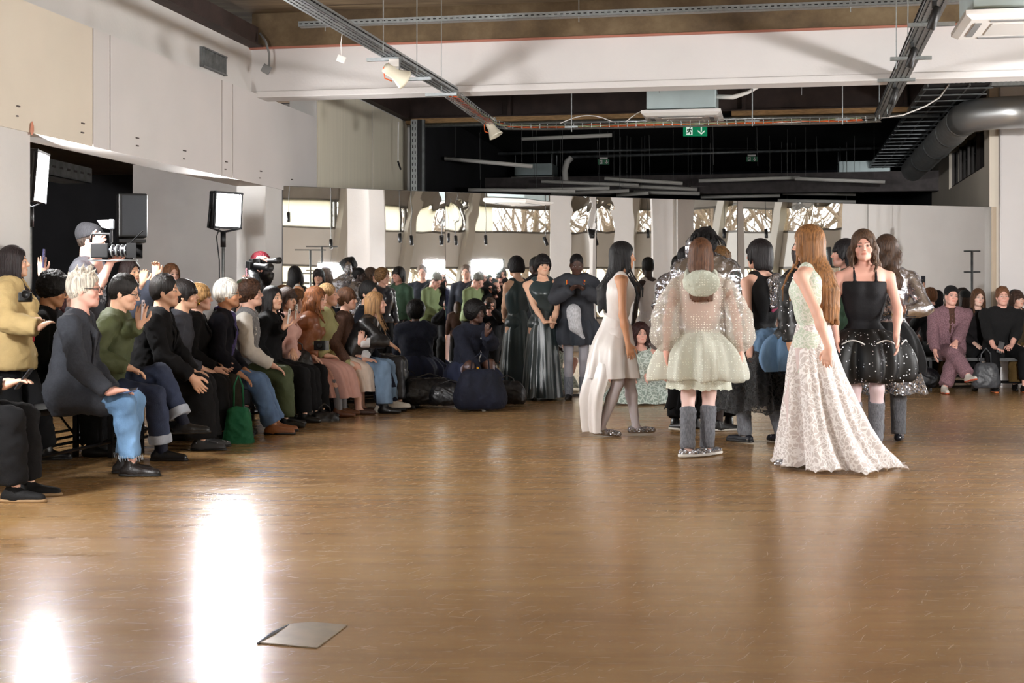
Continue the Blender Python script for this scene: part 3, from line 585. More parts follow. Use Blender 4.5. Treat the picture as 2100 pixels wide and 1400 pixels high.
for k in range(8):
    px = 890+k*112+random.uniform(-20, 20); Y = 24+random.random()*5; a = W(px, 255, Y); MB().tube([(a.x, a.y, 4.33), (a.x+.02, a.y, 3.4+random.random()*.3)], .004, n=4).build('hanging_wire', M_grey, label='thin wire hanging in the dark hall, '+(ordw[k] if k in (0, 7) else ordw[k]+' from the left'), cat='wire', group='thin wires in the dark hall')

# ================================================================ LAMPS
M_lampface = emit('led_face', (1, .99, .985, 1), LAMP_POWER)
def panel_light(p, aim, w_, h, lab, stand=True, strength=1.0):
    P = Vector(p); d = (Vector(aim)-P).normalized(); R = basis(d); root = empty('led_panel_light', (P.x, P.y, 0), lab, 'lamp', 'led panel lights on stands')
    fm_ = M_lampface if strength == 1 else emit('led_face_%g' % strength, (1, .99, .985, 1), LAMP_POWER*strength)
    MB().box(P+d*.012, (w_, h, .004), R=R).build('diffuser', fm_, root)
    bd = MB(); bd.box(P-d*.035, (w_+.05, h+.05, .085), R=R); bd.build('housing', M_black, root, bevel=.015)
    rm = MB()
    for x, y, sx, sy in ((0, h/2+.01, w_+.05, .02), (0, -h/2-.01, w_+.05, .02), (w_/2+.01, 0, .02, h+.05), (-w_/2-.01, 0, .02, h+.05)): rm.box(P+R@Vector((x, y, .01)), (sx, sy, .03), R=R)
    rm.build('rim', M_blackm, root)
    yk = MB(); s = w_/2+.05; yk.tube([P+R@Vector((-s, 0, -.02)), P+R@Vector((-s, -h*.55, -.04)), P+R@Vector((0, -h*.68, -.05)), P+R@Vector((s, -h*.55, -.04)), P+R@Vector((s, 0, -.02))], .012, n=6); yk.build('yoke', M_blackm, root, smooth=True)
    if stand:
        b = P+R@Vector((0, -h*.68, -.05)); MB().tube([b, b-Vector((0, 0, .16))], .028, n=10).build('spigot', M_black, root, smooth=True); MB().tube([b-Vector((0, 0, .1)), (b.x, b.y, .25)], .016, n=8).build('pole', M_galv, root, smooth=True)
        for k in range(3):
            an = k*2.094+.4; MB().tube([(b.x, b.y, .6), (b.x+.42*math.cos(an), b.y+.42*math.sin(an), .015)], .011, n=6).build('leg', M_blackm, root, smooth=True)
        MB().tube([b+Vector((-.02, 0, .1)), b+Vector((-.07, 0, -.05)), b+Vector((-.04, 0, -.3)), (b.x-.03, b.y, .5)], .007, n=5).build('cable', M_black, root, smooth=True)
    return root
panel_light(W(466, 431, 14.9), (2.5, 10.5, 1.7), .33, .34, 'bright led panel light on a stand in front of the grey side wall', strength=.9)
panel_light(W(80, 362, 11.25), (2.5, 11.8, 1.7), .36, .36, 'bright led panel light at the left edge behind the pillar', strength=1.0)
panel_light((-4.0, 6.6, 2.25), (4, 14, 1.8), .36, .36, 'added led fill light further along the left wall towards the viewer', strength=1.8)  # unseen lamp, added to brighten models and floor
panel_light(V(1000, 552, 28), (1.5, 13, 1.4), .62, .36, 'wide bright led light reflected above the crouching photographers', strength=1.3)
panel_light(V(686, 560, 29), (1, 13, 1.4), .62, .4, 'bright led light reflected behind the dark skinned model in sheer green', strength=1.3)
panel_light(V(1690, 528, 24.5), (2.6, 11.5, 1.4), .5, .3, 'bright led light reflected behind the long blonde hair', strength=1.3)
panel_light((-5.3, 9.6, 2.3), (-3.6, 17, 1.5), .3, .3, 'added led fill light inside the side room beyond the picture edge', strength=3.2)  # added out of view to lift the side room's back wall
panel_light((-3.6, 1.6, 2.35), (5, 18, 1.6), .36, .36, 'added led fill light behind the viewer at the left wall', strength=.9)  # frontal fill added behind the camera, no such lamp in view
def fresnel(p, aim, energy, ang, lab):
    P = Vector(p); d = (Vector(aim)-P).normalized(); R = basis(d); root = empty('fresnel_spotlight', (P.x, P.y, 0), lab, 'lamp', 'fresnel spotlights added behind the viewer')
    MB().lathe([(.09, -.3), (.13, -.26), (.13, -.03), (.15, 0), (.15, .03), (.125, .03), (.12, -.0)], 24, P, R).build('housing', M_black, root, smooth=True)
    MB().tube([P-Vector((0, 0, .15)), (P.x, P.y, .1)], .018, n=8).build('pole', M_galv, root, smooth=True); MB().tube([P+R@Vector((-.16, 0, -.1)), P+R@Vector((-.16, -.2, -.1)), P+R@Vector((.16, -.2, -.1)), P+R@Vector((.16, 0, -.1))], .01, n=6).build('yoke', M_blackm, root)
    for k in range(3): an = k*2.094; MB().tube([(P.x, P.y, .6), (P.x+.4*math.cos(an), P.y+.4*math.sin(an), .015)], .011, n=6).build('leg', M_blackm, root)
    l = bpy.data.lights.new('added_spot_beam', 'SPOT'); l.energy = energy; l.spot_size = math.radians(ang); l.spot_blend = .8; l.shadow_soft_size = .1; l.color = (1, .99, .985)
    o = bpy.data.objects.new('added_spot_beam', l); COL.objects.link(o); o.location = P+d*.06; o.rotation_euler = (-d).to_track_quat('Z', 'Y').to_euler(); o.parent = root; o.matrix_parent_inverse = Matrix.Translation(-root.location)
fresnel((2.5, 1.6, 2.6), (8.7, 18.6, 1.7), 7000, 30, 'fresnel spotlight added behind the viewer, turned to the far right wall')  # spot lamp added to brighten the right column and wall
fresnel((-3.3, 2.6, 2.6), (11.5, 8.8, 2.7), 9500, 52, 'fresnel spotlight added behind the viewer, turned to the window bay')  # unseen spot added so the bay walls show bright in the mirrors
# black loudspeaker on its pole
sp0 = W(270, 443, 13.6); root = empty('loudspeaker', (sp0.x, sp0.y, 0), 'black loudspeaker on a pole in front of the side room wall', 'speaker')
MB().box(sp0, (.27, .28, .42), rz=.35).build('cabinet', M_black, root, bevel=.015); MB().box(sp0+Vector((.06, -.13, 0)), (.22, .02, .37), rz=.35).build('front_grille', mat('speaker_grille', rgb(38, 40, 44), .7, bump=.5, bscale=300), root)
MB().tube([(sp0.x, sp0.y, 1.8), (sp0.x, sp0.y, .1)], .02, n=8).build('pole', M_blackm, root, smooth=True); MB().box((sp0.x, sp0.y, 1.78), (.25, .22, .03), rz=.35).build('mount', M_black, root)
for k in range(3): an = k*2.094; MB().tube([(sp0.x, sp0.y, .5), (sp0.x+.4*math.cos(an), sp0.y+.4*math.sin(an), .015)], .012, n=6).build('leg', M_blackm, root)
# T-shaped stands seen in the mirrors
for px, py, Y, lab in ((637, 512, 27, 'grey crossbar stand reflected left of the sheer green top'), (661, 505, 26.5, 'second grey crossbar stand reflected, right of the first'), (1993, 515, 22.5, 'grey crossbar stand reflected at the right mirror end')):
    q_ = V(px, py, Y); root = empty('crossbar_stand', (q_.x, q_.y, 0), lab, 'stand', 'crossbar stands in the mirrors'); MB().tube([(q_.x, q_.y, 0.02), q_], .02, n=8).build('pole', M_galvd, root, smooth=True)
    an = math.radians(Vdir(px, 0)); d = Vector((math.cos(an), math.sin(an), 0)); wd = .3 if px < 1000 else .13
    MB().tube([q_-d*wd, q_+d*wd], .014, n=6).build('crossbar', M_galvd, root); q2 = q_-Vector((0, 0, .45 if px < 1000 else .33)); MB().tube([q2-d*wd, q2+d*wd], .014, n=6).build('crossbar', M_galvd, root)
    MB().box((q_.x, q_.y, .02), (.4, .4, .03)).build('base_plate', M_blackm, root)
# floor access plate: slightly raised worn hatch
fp = [W(528, 1318, 0), ] ; 
def FL(px, py, z=0.0): Y = (CZ-z)*F/(py-HY); return Vector(((px-1050)/F*Y, Y, z))
hp = [FL(528, 1319), FL(592, 1281), FL(640, 1277), FL(712, 1283), FL(690, 1300), FL(650, 1330)]
MB().extr([Vector((p.x, p.y, .001)) for p in hp], (0, 0, .004)).build('floor_patch', mat('grey_patch', rgb(150, 136, 116), .32, var=.2, scale=10), label='worn grey patch plate set in the brown floor in front', cat='floor patch')
MB().tube([FL(528, 1319, .004), FL(560, 1298, .006), FL(592, 1281, .004)], [.003, .007, .003], n=6).build('patch_edge', M_black, bpy.data.objects['floor_patch'])
# ================================================================ FIELD MODELLER: rounded shapes blended into one skin
class Fd:
    """list of rounded primitives; mesh() samples their smooth union on a grid and nets the surface"""
    def __init__(s): s.p = []
    def cap(s, a, b, r1, r2=None, k=.02, sub=False, sq=None):
        s.p.append(('c', np.array(a, float), np.array(b, float), r1, r1 if r2 is None else r2, k, sub, sq)); return s
    def ell(s, c, r, R=None, k=.02, sub=False):
        s.p.append(('e', np.array(c, float), np.array(r, float), np.eye(3) if R is None else np.array(R), k, sub)); return s
    def cut(s, c, n, lim):
        """remove everything on the n side of the plane through c, within lim of c"""
        s.p.append(('k', np.array(c, float), np.array(n, float)/np.linalg.norm(n), lim)); return s
    def cone(s, a, b, r1, r2, k=.01, sub=False):
        s.p.append(('f', np.array(a, float), np.array(b, float), r1, r2, k, sub)); return s
    def chain(s, pts, rs, k=.02):
        for i in range(len(pts)-1): s.cap(pts[i], pts[i+1], rs[i], rs[i+1], k)
        return s
    def bounds(s):
        lo = np.full(3, 9e9); hi = -lo
        for q in s.p:
            if q[0] == 'c' and not q[6]:
                r = max(q[3], q[4]); lo = np.minimum(lo, np.minimum(q[1], q[2])-r); hi = np.maximum(hi, np.maximum(q[1], q[2])+r)
            elif q[0] == 'e' and not q[5]:
                r = np.abs(q[3]) @ q[2]; lo = np.minimum(lo, q[1]-r); hi = np.maximum(hi, q[1]+r)
            elif q[0] == 'f' and not q[6]:
                r = max(q[3], q[4]); lo = np.minimum(lo, np.minimum(q[1], q[2])-r); hi = np.maximum(hi, np.maximum(q[1], q[2])+r)
        return lo, hi
    def field(s, lo, h, n):
        D = np.full(n, .2, np.float32); ax = [lo[i]+h*np.arange(n[i], dtype=np.float32) for i in range(3)]
        for q in s.p:
            if q[0] == 'c': r = max(q[3], q[4]); a0, a1 = np.minimum(q[1], q[2])-r, np.maximum(q[1], q[2])+r; k = q[5]; sub = q[6]
            elif q[0] == 'e': r = np.abs(q[3]) @ q[2]; a0, a1 = q[1]-r, q[1]+r; k = q[4]; sub = q[5]
            elif q[0] == 'f': r = max(q[3], q[4]); a0, a1 = np.minimum(q[1], q[2])-r, np.maximum(q[1], q[2])+r; k = q[5]; sub = q[6]
            else: a0, a1 = q[1]-q[3], q[1]+q[3]; k = 0; sub = True
            m = k+2.5*h if q[0] != 'k' else 0
            i0 = np.maximum(0, np.floor((a0-m-lo)/h).astype(int)); i1 = np.minimum(n, np.ceil((a1+m-lo)/h).astype(int)+1)
            if (i1 <= i0).any(): continue
            X = ax[0][i0[0]:i1[0], None, None]; Y = ax[1][None, i0[1]:i1[1], None]; Z = ax[2][None, None, i0[2]:i1[2]]
            if q[0] in 'cf':
                a, b = q[1], q[2]; ba = b-a; L2 = float(ba@ba)+1e-12; px, py, pz = X-a[0], Y-a[1], Z-a[2]
                t = (px*ba[0]+py*ba[1]+pz*ba[2])/L2; tc = np.clip(t, 0, 1)
                d = np.sqrt((px-tc*ba[0])**2+(py-tc*ba[1])**2+(pz-tc*ba[2])**2)-(q[3]+(q[4]-q[3])*tc)
                if q[0] == 'f': L_ = math.sqrt(L2); d = np.maximum(np.sqrt((px-t*ba[0])**2+(py-t*ba[1])**2+(pz-t*ba[2])**2)-(q[3]+(q[4]-q[3])*tc), np.maximum(-t*L_, (t-1)*L_))
            elif q[0] == 'e':
                R = q[3]; px, py, pz = X-q[1][0], Y-q[1][1], Z-q[1][2]
                u = [(px*R[0, i]+py*R[1, i]+pz*R[2, i])/q[2][i] for i in range(3)]
                k0 = np.sqrt(u[0]**2+u[1]**2+u[2]**2); k1 = np.sqrt(sum((u[i]/q[2][i])**2 for i in range(3)))+1e-9
                d = k0*(k0-1)/k1
            else:
                d = (X-q[1][0])*q[2][0]+(Y-q[1][1])*q[2][1]+(Z-q[1][2])*q[2][2]; d = d+0*X+0*Y+0*Z
                sl = (slice(i0[0], i1[0]), slice(i0[1], i1[1]), slice(i0[2], i1[2])); D[sl] = np.maximum(D[sl], d); continue
            sl = (slice(i0[0], i1[0]), slice(i0[1], i1[1]), slice(i0[2], i1[2])); A = D[sl]
            if sub: 
                hh = np.clip(.5-.5*(A+d)/max(k, 1e-4), 0, 1) if k else 0; D[sl] = (A*(1-hh)-d*hh+k*hh*(1-hh)) if k else np.maximum(A, -d)
            else:
                if k: hh = np.clip(.5+.5*(d-A)/k, 0, 1); D[sl] = d*(1-hh)+A*hh-k*hh*(1-hh)
                else: D[sl] = np.minimum(A, d)
        return D
    def net(s, h, lo=None, hi=None):
        if lo is None: lo, hi = s.bounds()
        lo = np.array(lo)-2.2*h; hi = np.array(hi)+2.2*h; n = np.maximum(4, np.ceil((hi-lo)/h).astype(int)+1); D = s.field(lo, h, n); return surf(D, lo, h)
def surf(D, lo, h):
    I = D < 0; n = np.array(D.shape)
    c = np.zeros(n-1, np.int8)
    for dx in (0, 1):
        for dy in (0, 1):
            for dz in (0, 1): c += I[dx:n[0]-1+dx, dy:n[1]-1+dy, dz:n[2]-1+dz]
    act = (c > 0) & (c < 8); ids = np.argwhere(act)
    if len(ids) == 0: return np.zeros((0, 3)), np.zeros((0, 4), int)
    idx = np.full(c.shape, -1, np.int32); idx[act] = np.arange(len(ids))
    acc = np.zeros((len(ids), 3)); cnt = np.zeros(len(ids)); i, j, k = ids.T
    cs = [(0, 0, 0), (1, 0, 0), (0, 1, 0), (1, 1, 0), (0, 0, 1), (1, 0, 1), (0, 1, 1), (1, 1, 1)]
    vals = [D[i+a, j+b, k+c_] for a, b, c_ in cs]
    for e0, e1 in ((0, 1), (2, 3), (4, 5), (6, 7), (0, 2), (1, 3), (4, 6), (5, 7), (0, 4), (1, 5), (2, 6), (3, 7)):
        a, b = vals[e0], vals[e1]; m = (a < 0) != (b < 0); t = np.where(m, a/np.where(m, a-b, 1), 0)
        p0 = np.array(cs[e0]); p1 = np.array(cs[e1]); acc += np.where(m[:, None], p0+(p1-p0)*t[:, None], 0); cnt += m
    Vv = lo+h*(ids+acc/cnt[:, None]); Q = []
    for ax in range(3):
        o1, o2 = (ax+1) % 3, (ax+2) % 3; sl0 = [slice(1, None)]*3; sl1 = [slice(1, None)]*3
        sl0[ax] = slice(0, n[ax]-1); sl1[ax] = slice(1, n[ax])
        for o in (o1, o2): sl0[o] = slice(1, n[o]-1); sl1[o] = slice(1, n[o]-1)
        a = I[tuple(sl0)]; b = I[tuple(sl1)]; e = np.argwhere(a != b); 
        if not len(e): continue
        fl = a[tuple(e.T)]; base = e.copy(); base[:, o1] += 1; base[:, o2] += 1
        def g(d1, d2): q = base.copy(); q[:, o1] -= d1; q[:, o2] -= d2; return idx[q[:, 0], q[:, 1], q[:, 2]]
        quad = np.stack([g(1, 1), g(0, 1), g(0, 0), g(1, 0)], 1); quad[~fl] = quad[~fl][:, ::-1]; Q.append(quad)
    Qa = np.concatenate(Q); Qa = Qa[(Qa >= 0).all(1)]; return Vv, Qa
def vnorm(Vv, Q):
    N_ = np.zeros_like(Vv); a = Vv[Q[:, 2]]-Vv[Q[:, 0]]; b = Vv[Q[:, 3]]-Vv[Q[:, 1]]; f = np.cross(a, b)
    for c in range(4): np.add.at(N_, Q[:, c], f)
    return N_/(np.linalg.norm(N_, axis=1, keepdims=True)+1e-12)
def wrinkle(Vv, amp, freq=14, seed=0, st=(1, 1, 1)):
    r = np.random.default_rng(seed); P = Vv*np.array(st)*freq*1.7; d = np.zeros(len(Vv)); w_ = np.stack([np.sin(P[:, (i+1) % 3]*.6+seed+i) for i in range(3)], 1)*1.3
    for o in range(3):
        k = r.normal(size=(3, 3)); k /= np.linalg.norm(k, axis=1, keepdims=True)
        for j in range(3): d += (1-np.abs(np.sin((P+w_)@k[j]*(1.5**o)+r.uniform(0, 6))))**2/(1.5**o)
    return amp*(d/2-.6)
def put(name, Vv, Q, m, parent, colors=None, label=None, smooth=True):
    me = bpy.data.meshes.new(name); nv, nf = len(Vv), len(Q); me.vertices.add(nv); me.vertices.foreach_set('co', np.ascontiguousarray(Vv, np.float32).ravel())
    me.loops.add(nf*4); me.loops.foreach_set('vertex_index', np.ascontiguousarray(Q, np.int32).ravel()); me.polygons.add(nf)
    me.polygons.foreach_set('loop_start', np.arange(nf, dtype=np.int32)*4); me.polygons.foreach_set('loop_total', np.full(nf, 4, np.int32))
    if smooth: me.polygons.foreach_set('use_smooth', np.ones(nf, bool))
    me.materials.append(m); me.update(calc_edges=True)
    if colors is not None:
        ca = me.color_attributes.new('Col', 'FLOAT_COLOR', 'POINT'); ca.data.foreach_set('color', np.c_[colors, np.ones(nv)].astype(np.float32).ravel())
    o = bpy.data.objects.new(name, me); COL.objects.link(o); o.parent = parent
    if label: o['label'] = label
    return o
# ---------------------------------------------------------------- figure materials
def skin_mat():
    m, nt, p = nodes('skin'); a = nt.nodes.new('ShaderNodeVertexColor'); a.layer_name = 'Col'; nt.links.new(a.outputs[0], p.inputs['Base Color']); p.inputs['Roughness'].default_value = .5
    p.inputs['Subsurface Weight'].default_value = .08; p.inputs['Subsurface Radius'].default_value = (.02, .01, .006); p.inputs['Subsurface Scale'].default_value = .5
    n = nt.nodes.new('ShaderNodeTexNoise'); n.inputs['Scale'].default_value = 160; b = nt.nodes.new('ShaderNodeBump'); b.inputs['Strength'].default_value = .08; b.inputs['Distance'].default_value = .003; tc = nt.nodes.new('ShaderNodeTexCoord'); nt.links.new(tc.outputs['Object'], n.inputs[0]); nt.links.new(n.outputs[0], b.inputs['Height']); nt.links.new(b.outputs[0], p.inputs['Normal']); return m
M_skin = skin_mat()
def hexc(c): return '%02x%02x%02x' % tuple(int(x) for x in c)
def hair_mat(c, kind='straight'):
    st = (60, 60, 3) if kind != 'curly' else (26, 26, 26)
    return mat('hair_'+kind+hexc(c), rgb(*c), .48, var=.55, scale=1.6 if kind != 'curly' else 2.2, bump=.9, bscale=2.2, stretch=st, spec=.28)
def cloth(c, kind='wool'):
    n = kind+'_'+hexc(c); C = rgb(*c)
    if kind == 'denim' and sum(c) > 300: return mat(n, rgb(*[x*.82 for x in c]), .8, var=.3, scale=5, bump=.35, bscale=300, stretch=(1, 1, .5), col2=rgb(*[min(255, x*1.12+14) for x in c]))
    if n in MATS: return MATS[n]
    if sum(c) < 120: C = tuple(x*.5 for x in C[:3])+(1,)
    if kind == 'wool': return mat(n, C, .85, var=.12, scale=60, bump=.35, bscale=240, spec=.25)
    if kind == 'cotton': return mat(n, C, .75, var=.08, scale=12, bump=.2, bscale=160, spec=.35)
    if kind == 'denim': return mat(n, C, .8, var=.38, scale=7, bump=.35, bscale=300, stretch=(1, 1, .6))
    if kind == 'leather': return mat(n, C, .42, var=.15, scale=20, bump=.25, bscale=90, coat=.2)
    if kind == 'satin': return mat(n, C, .3, var=.06, scale=4, bump=.15, bscale=10, sheen=.1, spec=.7)
    if kind == 'knit': return mat(n, C, .9, var=.3, scale=90, bump=.8, bscale=130, stretch=(1, 1, .35))
    if kind == 'tights': return mat(n, C, .6, var=.05, scale=20)
    if kind == 'silver': return mat(n, C, .2, metal=.95, var=.15, scale=14, bump=1.0, bscale=16)
    if kind == 'tweed': return mat(n, C, .9, var=.45, scale=95, bump=.5, bscale=150, detail=2)
    if kind == 'paisley': return mat(n, C, .7, var=.6, scale=42, bump=.2, bscale=60, detail=2)
    if kind == 'sequin':
        m, nt, p = nodes(n); N, L = nt.nodes.new, nt.links.new; tc = N('ShaderNodeTexCoord'); v = N('ShaderNodeTexVoronoi'); v.inputs['Scale'].default_value = 85; L(tc.outputs['Object'], v.inputs[0])
        p.inputs['Base Color'].default_value = C; p.inputs['Metallic'].default_value = .85; p.inputs['Roughness'].default_value = .22
        mx = N('ShaderNodeVectorMath'); mx.operation = 'SUBTRACT'; L(v.outputs['Color'], mx.inputs[0]); mx.inputs[1].default_value = (.5, .5, .5); s_ = N('ShaderNodeVectorMath'); s_.operation = 'SCALE'; s_.inputs[3].default_value = 1.3; L(mx.outputs[0], s_.inputs[0])
        g = N('ShaderNodeNewGeometry'); ad = N('ShaderNodeVectorMath'); L(g.outputs['Normal'], ad.inputs[0]); L(s_.outputs[0], ad.inputs[1]); nm = N('ShaderNodeVectorMath'); nm.operation = 'NORMALIZE'; L(ad.outputs[0], nm.inputs[0]); L(nm.outputs[0], p.inputs['Normal']); MATS[n] = m; return m
    if kind == 'blacksequin':      # black cloth strewn with bright round sequins
        m, nt, p = nodes(n); N, L = nt.nodes.new, nt.links.new; tc = N('ShaderNodeTexCoord'); v = N('ShaderNodeTexVoronoi'); v.inputs['Scale'].default_value = 42; L(tc.outputs['Object'], v.inputs[0])
        c = N('ShaderNodeMath'); c.operation = 'LESS_THAN'; c.inputs[1].default_value = .22; L(v.outputs['Distance'], c.inputs[0]); sx = N('ShaderNodeSeparateColor'); L(v.outputs['Color'], sx.inputs[0]); g2 = N('ShaderNodeMath'); g2.operation = 'GREATER_THAN'; g2.inputs[1].default_value = .55; L(sx.outputs[0], g2.inputs[0]); mm = N('ShaderNodeMath'); mm.operation = 'MULTIPLY'; L(c.outputs[0], mm.inputs[0]); L(g2.outputs[0], mm.inputs[1])
        mx = N('ShaderNodeMix'); mx.data_type = 'RGBA'; mx.inputs[6].default_value = C; mx.inputs[7].default_value = (.85, .85, .9, 1); L(mm.outputs[0], mx.inputs[0]); L(mx.outputs[2], p.inputs['Base Color']); L(mm.outputs[0], p.inputs['Metallic'])
        p.inputs['Roughness'].default_value = .55; s0 = N('ShaderNodeVectorMath'); s0.operation = 'SUBTRACT'; L(v.outputs['Color'], s0.inputs[0]); s0.inputs[1].default_value = (.5, .5, .5); s1 = N('ShaderNodeVectorMath'); s1.operation = 'SCALE'; L(s0.outputs[0], s1.inputs[0]); m2 = N('ShaderNodeMath'); m2.operation = 'MULTIPLY'; m2.inputs[1].default_value = 1.2; L(mm.outputs[0], m2.inputs[0]); L(m2.outputs[0], s1.inputs[3])
        g = N('ShaderNodeNewGeometry'); ad = N('ShaderNodeVectorMath'); L(g.outputs['Normal'], ad.inputs[0]); L(s1.outputs[0], ad.inputs[1]); nm = N('ShaderNodeVectorMath'); nm.operation = 'NORMALIZE'; L(ad.outputs[0], nm.inputs[0]); L(nm.outputs[0], p.inputs['Normal']); MATS[n] = m; return m
def sheer(name, c, base_a, mode, scale=40, c2=None, a2=1.0, translucent=.35):
    """see-through cloth: a thin ground of opacity base_a with an opaque motif (dots or lace veins)"""
    if name in MATS: return MATS[name]
    m, nt, p = nodes(name); N, L = nt.nodes.new, nt.links.new; tc = N('ShaderNodeTexCoord'); p.inputs['Base Color'].default_value = rgb(*c); p.inputs['Roughness'].default_value = .6; p.inputs['Sheen Weight'].default_value = .2
    v = N('ShaderNodeTexVoronoi'); v.inputs['Scale'].default_value = scale; wv = N('ShaderNodeTexNoise'); wv.inputs['Scale'].default_value = scale*.35; L(tc.outputs['Object'], wv.inputs[0])
    if mode == 'dots':
        v.inputs['Randomness'].default_value = .35; L(tc.outputs['Object'], v.inputs[0]); c_ = N('ShaderNodeMapRange'); c_.inputs[1].default_value = .30; c_.inputs[2].default_value = .22; L(v.outputs['Distance'], c_.inputs[0]); mask = c_.outputs[0]
    else:
        v.feature = 'DISTANCE_TO_EDGE'; mp = N('ShaderNodeMix'); mp.data_type = 'VECTOR'; mp.inputs[0].default_value = .12; L(tc.outputs['Object'], mp.inputs[4]); L(wv.outputs['Color'], mp.inputs[5]); L(mp.outputs[1], v.inputs[0])
        c_ = N('ShaderNodeMapRange'); c_.inputs[1].default_value = .13; c_.inputs[2].default_value = .08; L(v.outputs['Distance'], c_.inputs[0])
        f2 = N('ShaderNodeTexVoronoi'); f2.inputs['Scale'].default_value = scale*.42; L(mp.outputs[1], f2.inputs[0]); c3 = N('ShaderNodeMapRange'); c3.inputs[1].default_value = .16; c3.inputs[2].default_value = .1; L(f2.outputs['Distance'], c3.inputs[0])
        mm = N('ShaderNodeMath'); mm.operation = 'MAXIMUM'; L(c_.outputs[0], mm.inputs[0]); L(c3.outputs[0], mm.inputs[1]); mask = mm.outputs[0]
    al = N('ShaderNodeMapRange'); al.inputs[3].default_value = base_a; al.inputs[4].default_value = a2; L(mask, al.inputs[0]); L(al.outputs[0], p.inputs['Alpha'])
    if c2: mx = N('ShaderNodeMix'); mx.data_type = 'RGBA'; mx.inputs[6].default_value = rgb(*c); mx.inputs[7].default_value = rgb(*c2); L(mask, mx.inputs[0]); L(mx.outputs[2], p.inputs['Base Color'])
    b = N('ShaderNodeBump'); b.inputs['Strength'].default_value = .5; b.inputs['Distance'].default_value = .004; L(mask, b.inputs['Height']); L(b.outputs[0], p.inputs['Normal']); MATS[name] = m; return m

# ---------------------------------------------------------------- figure
def nrm(v): v = np.array(v, float); return v/(np.linalg.norm(v)+1e-12)
def rotm(yaw=0, pitch=0, roll=0):
    """head frame: x right, y forward, z up; yaw turns left(+), pitch up(+), roll towards left shoulder(+)"""
    y, p, r = map(math.radians, (yaw, pitch, roll))
    return np.array(Matrix.Rotation(y, 3, 'Z') @ Matrix.Rotation(p, 3, 'X') @ Matrix.Rotation(-r, 3, 'Y'))
def ik(a, c, l1, l2, pole):
    a, c = np.array(a, float), np.array(c, float); d = c-a; L_ = np.linalg.norm(d); Lm = min(L_, (l1+l2)*.995); u = d/L_; c = a+u*Lm
    x = (l1*l1-l2*l2+Lm*Lm)/(2*Lm); hgt = math.sqrt(max(0, l1*l1-x*x)); pl = np.array(pole, float); pl = pl-u*(pl@u); return a+u*x+nrm(pl)*hgt, c
SK = {'light': (232, 184, 162), 'pale': (238, 196, 176), 'tan': (196, 142, 106), 'asian': (226, 178, 148), 'olive': (206, 156, 124), 'dark': (78, 50, 38), 'deep': (52, 36, 32), 'pink': (230, 176, 158)}
PEOPLE = []
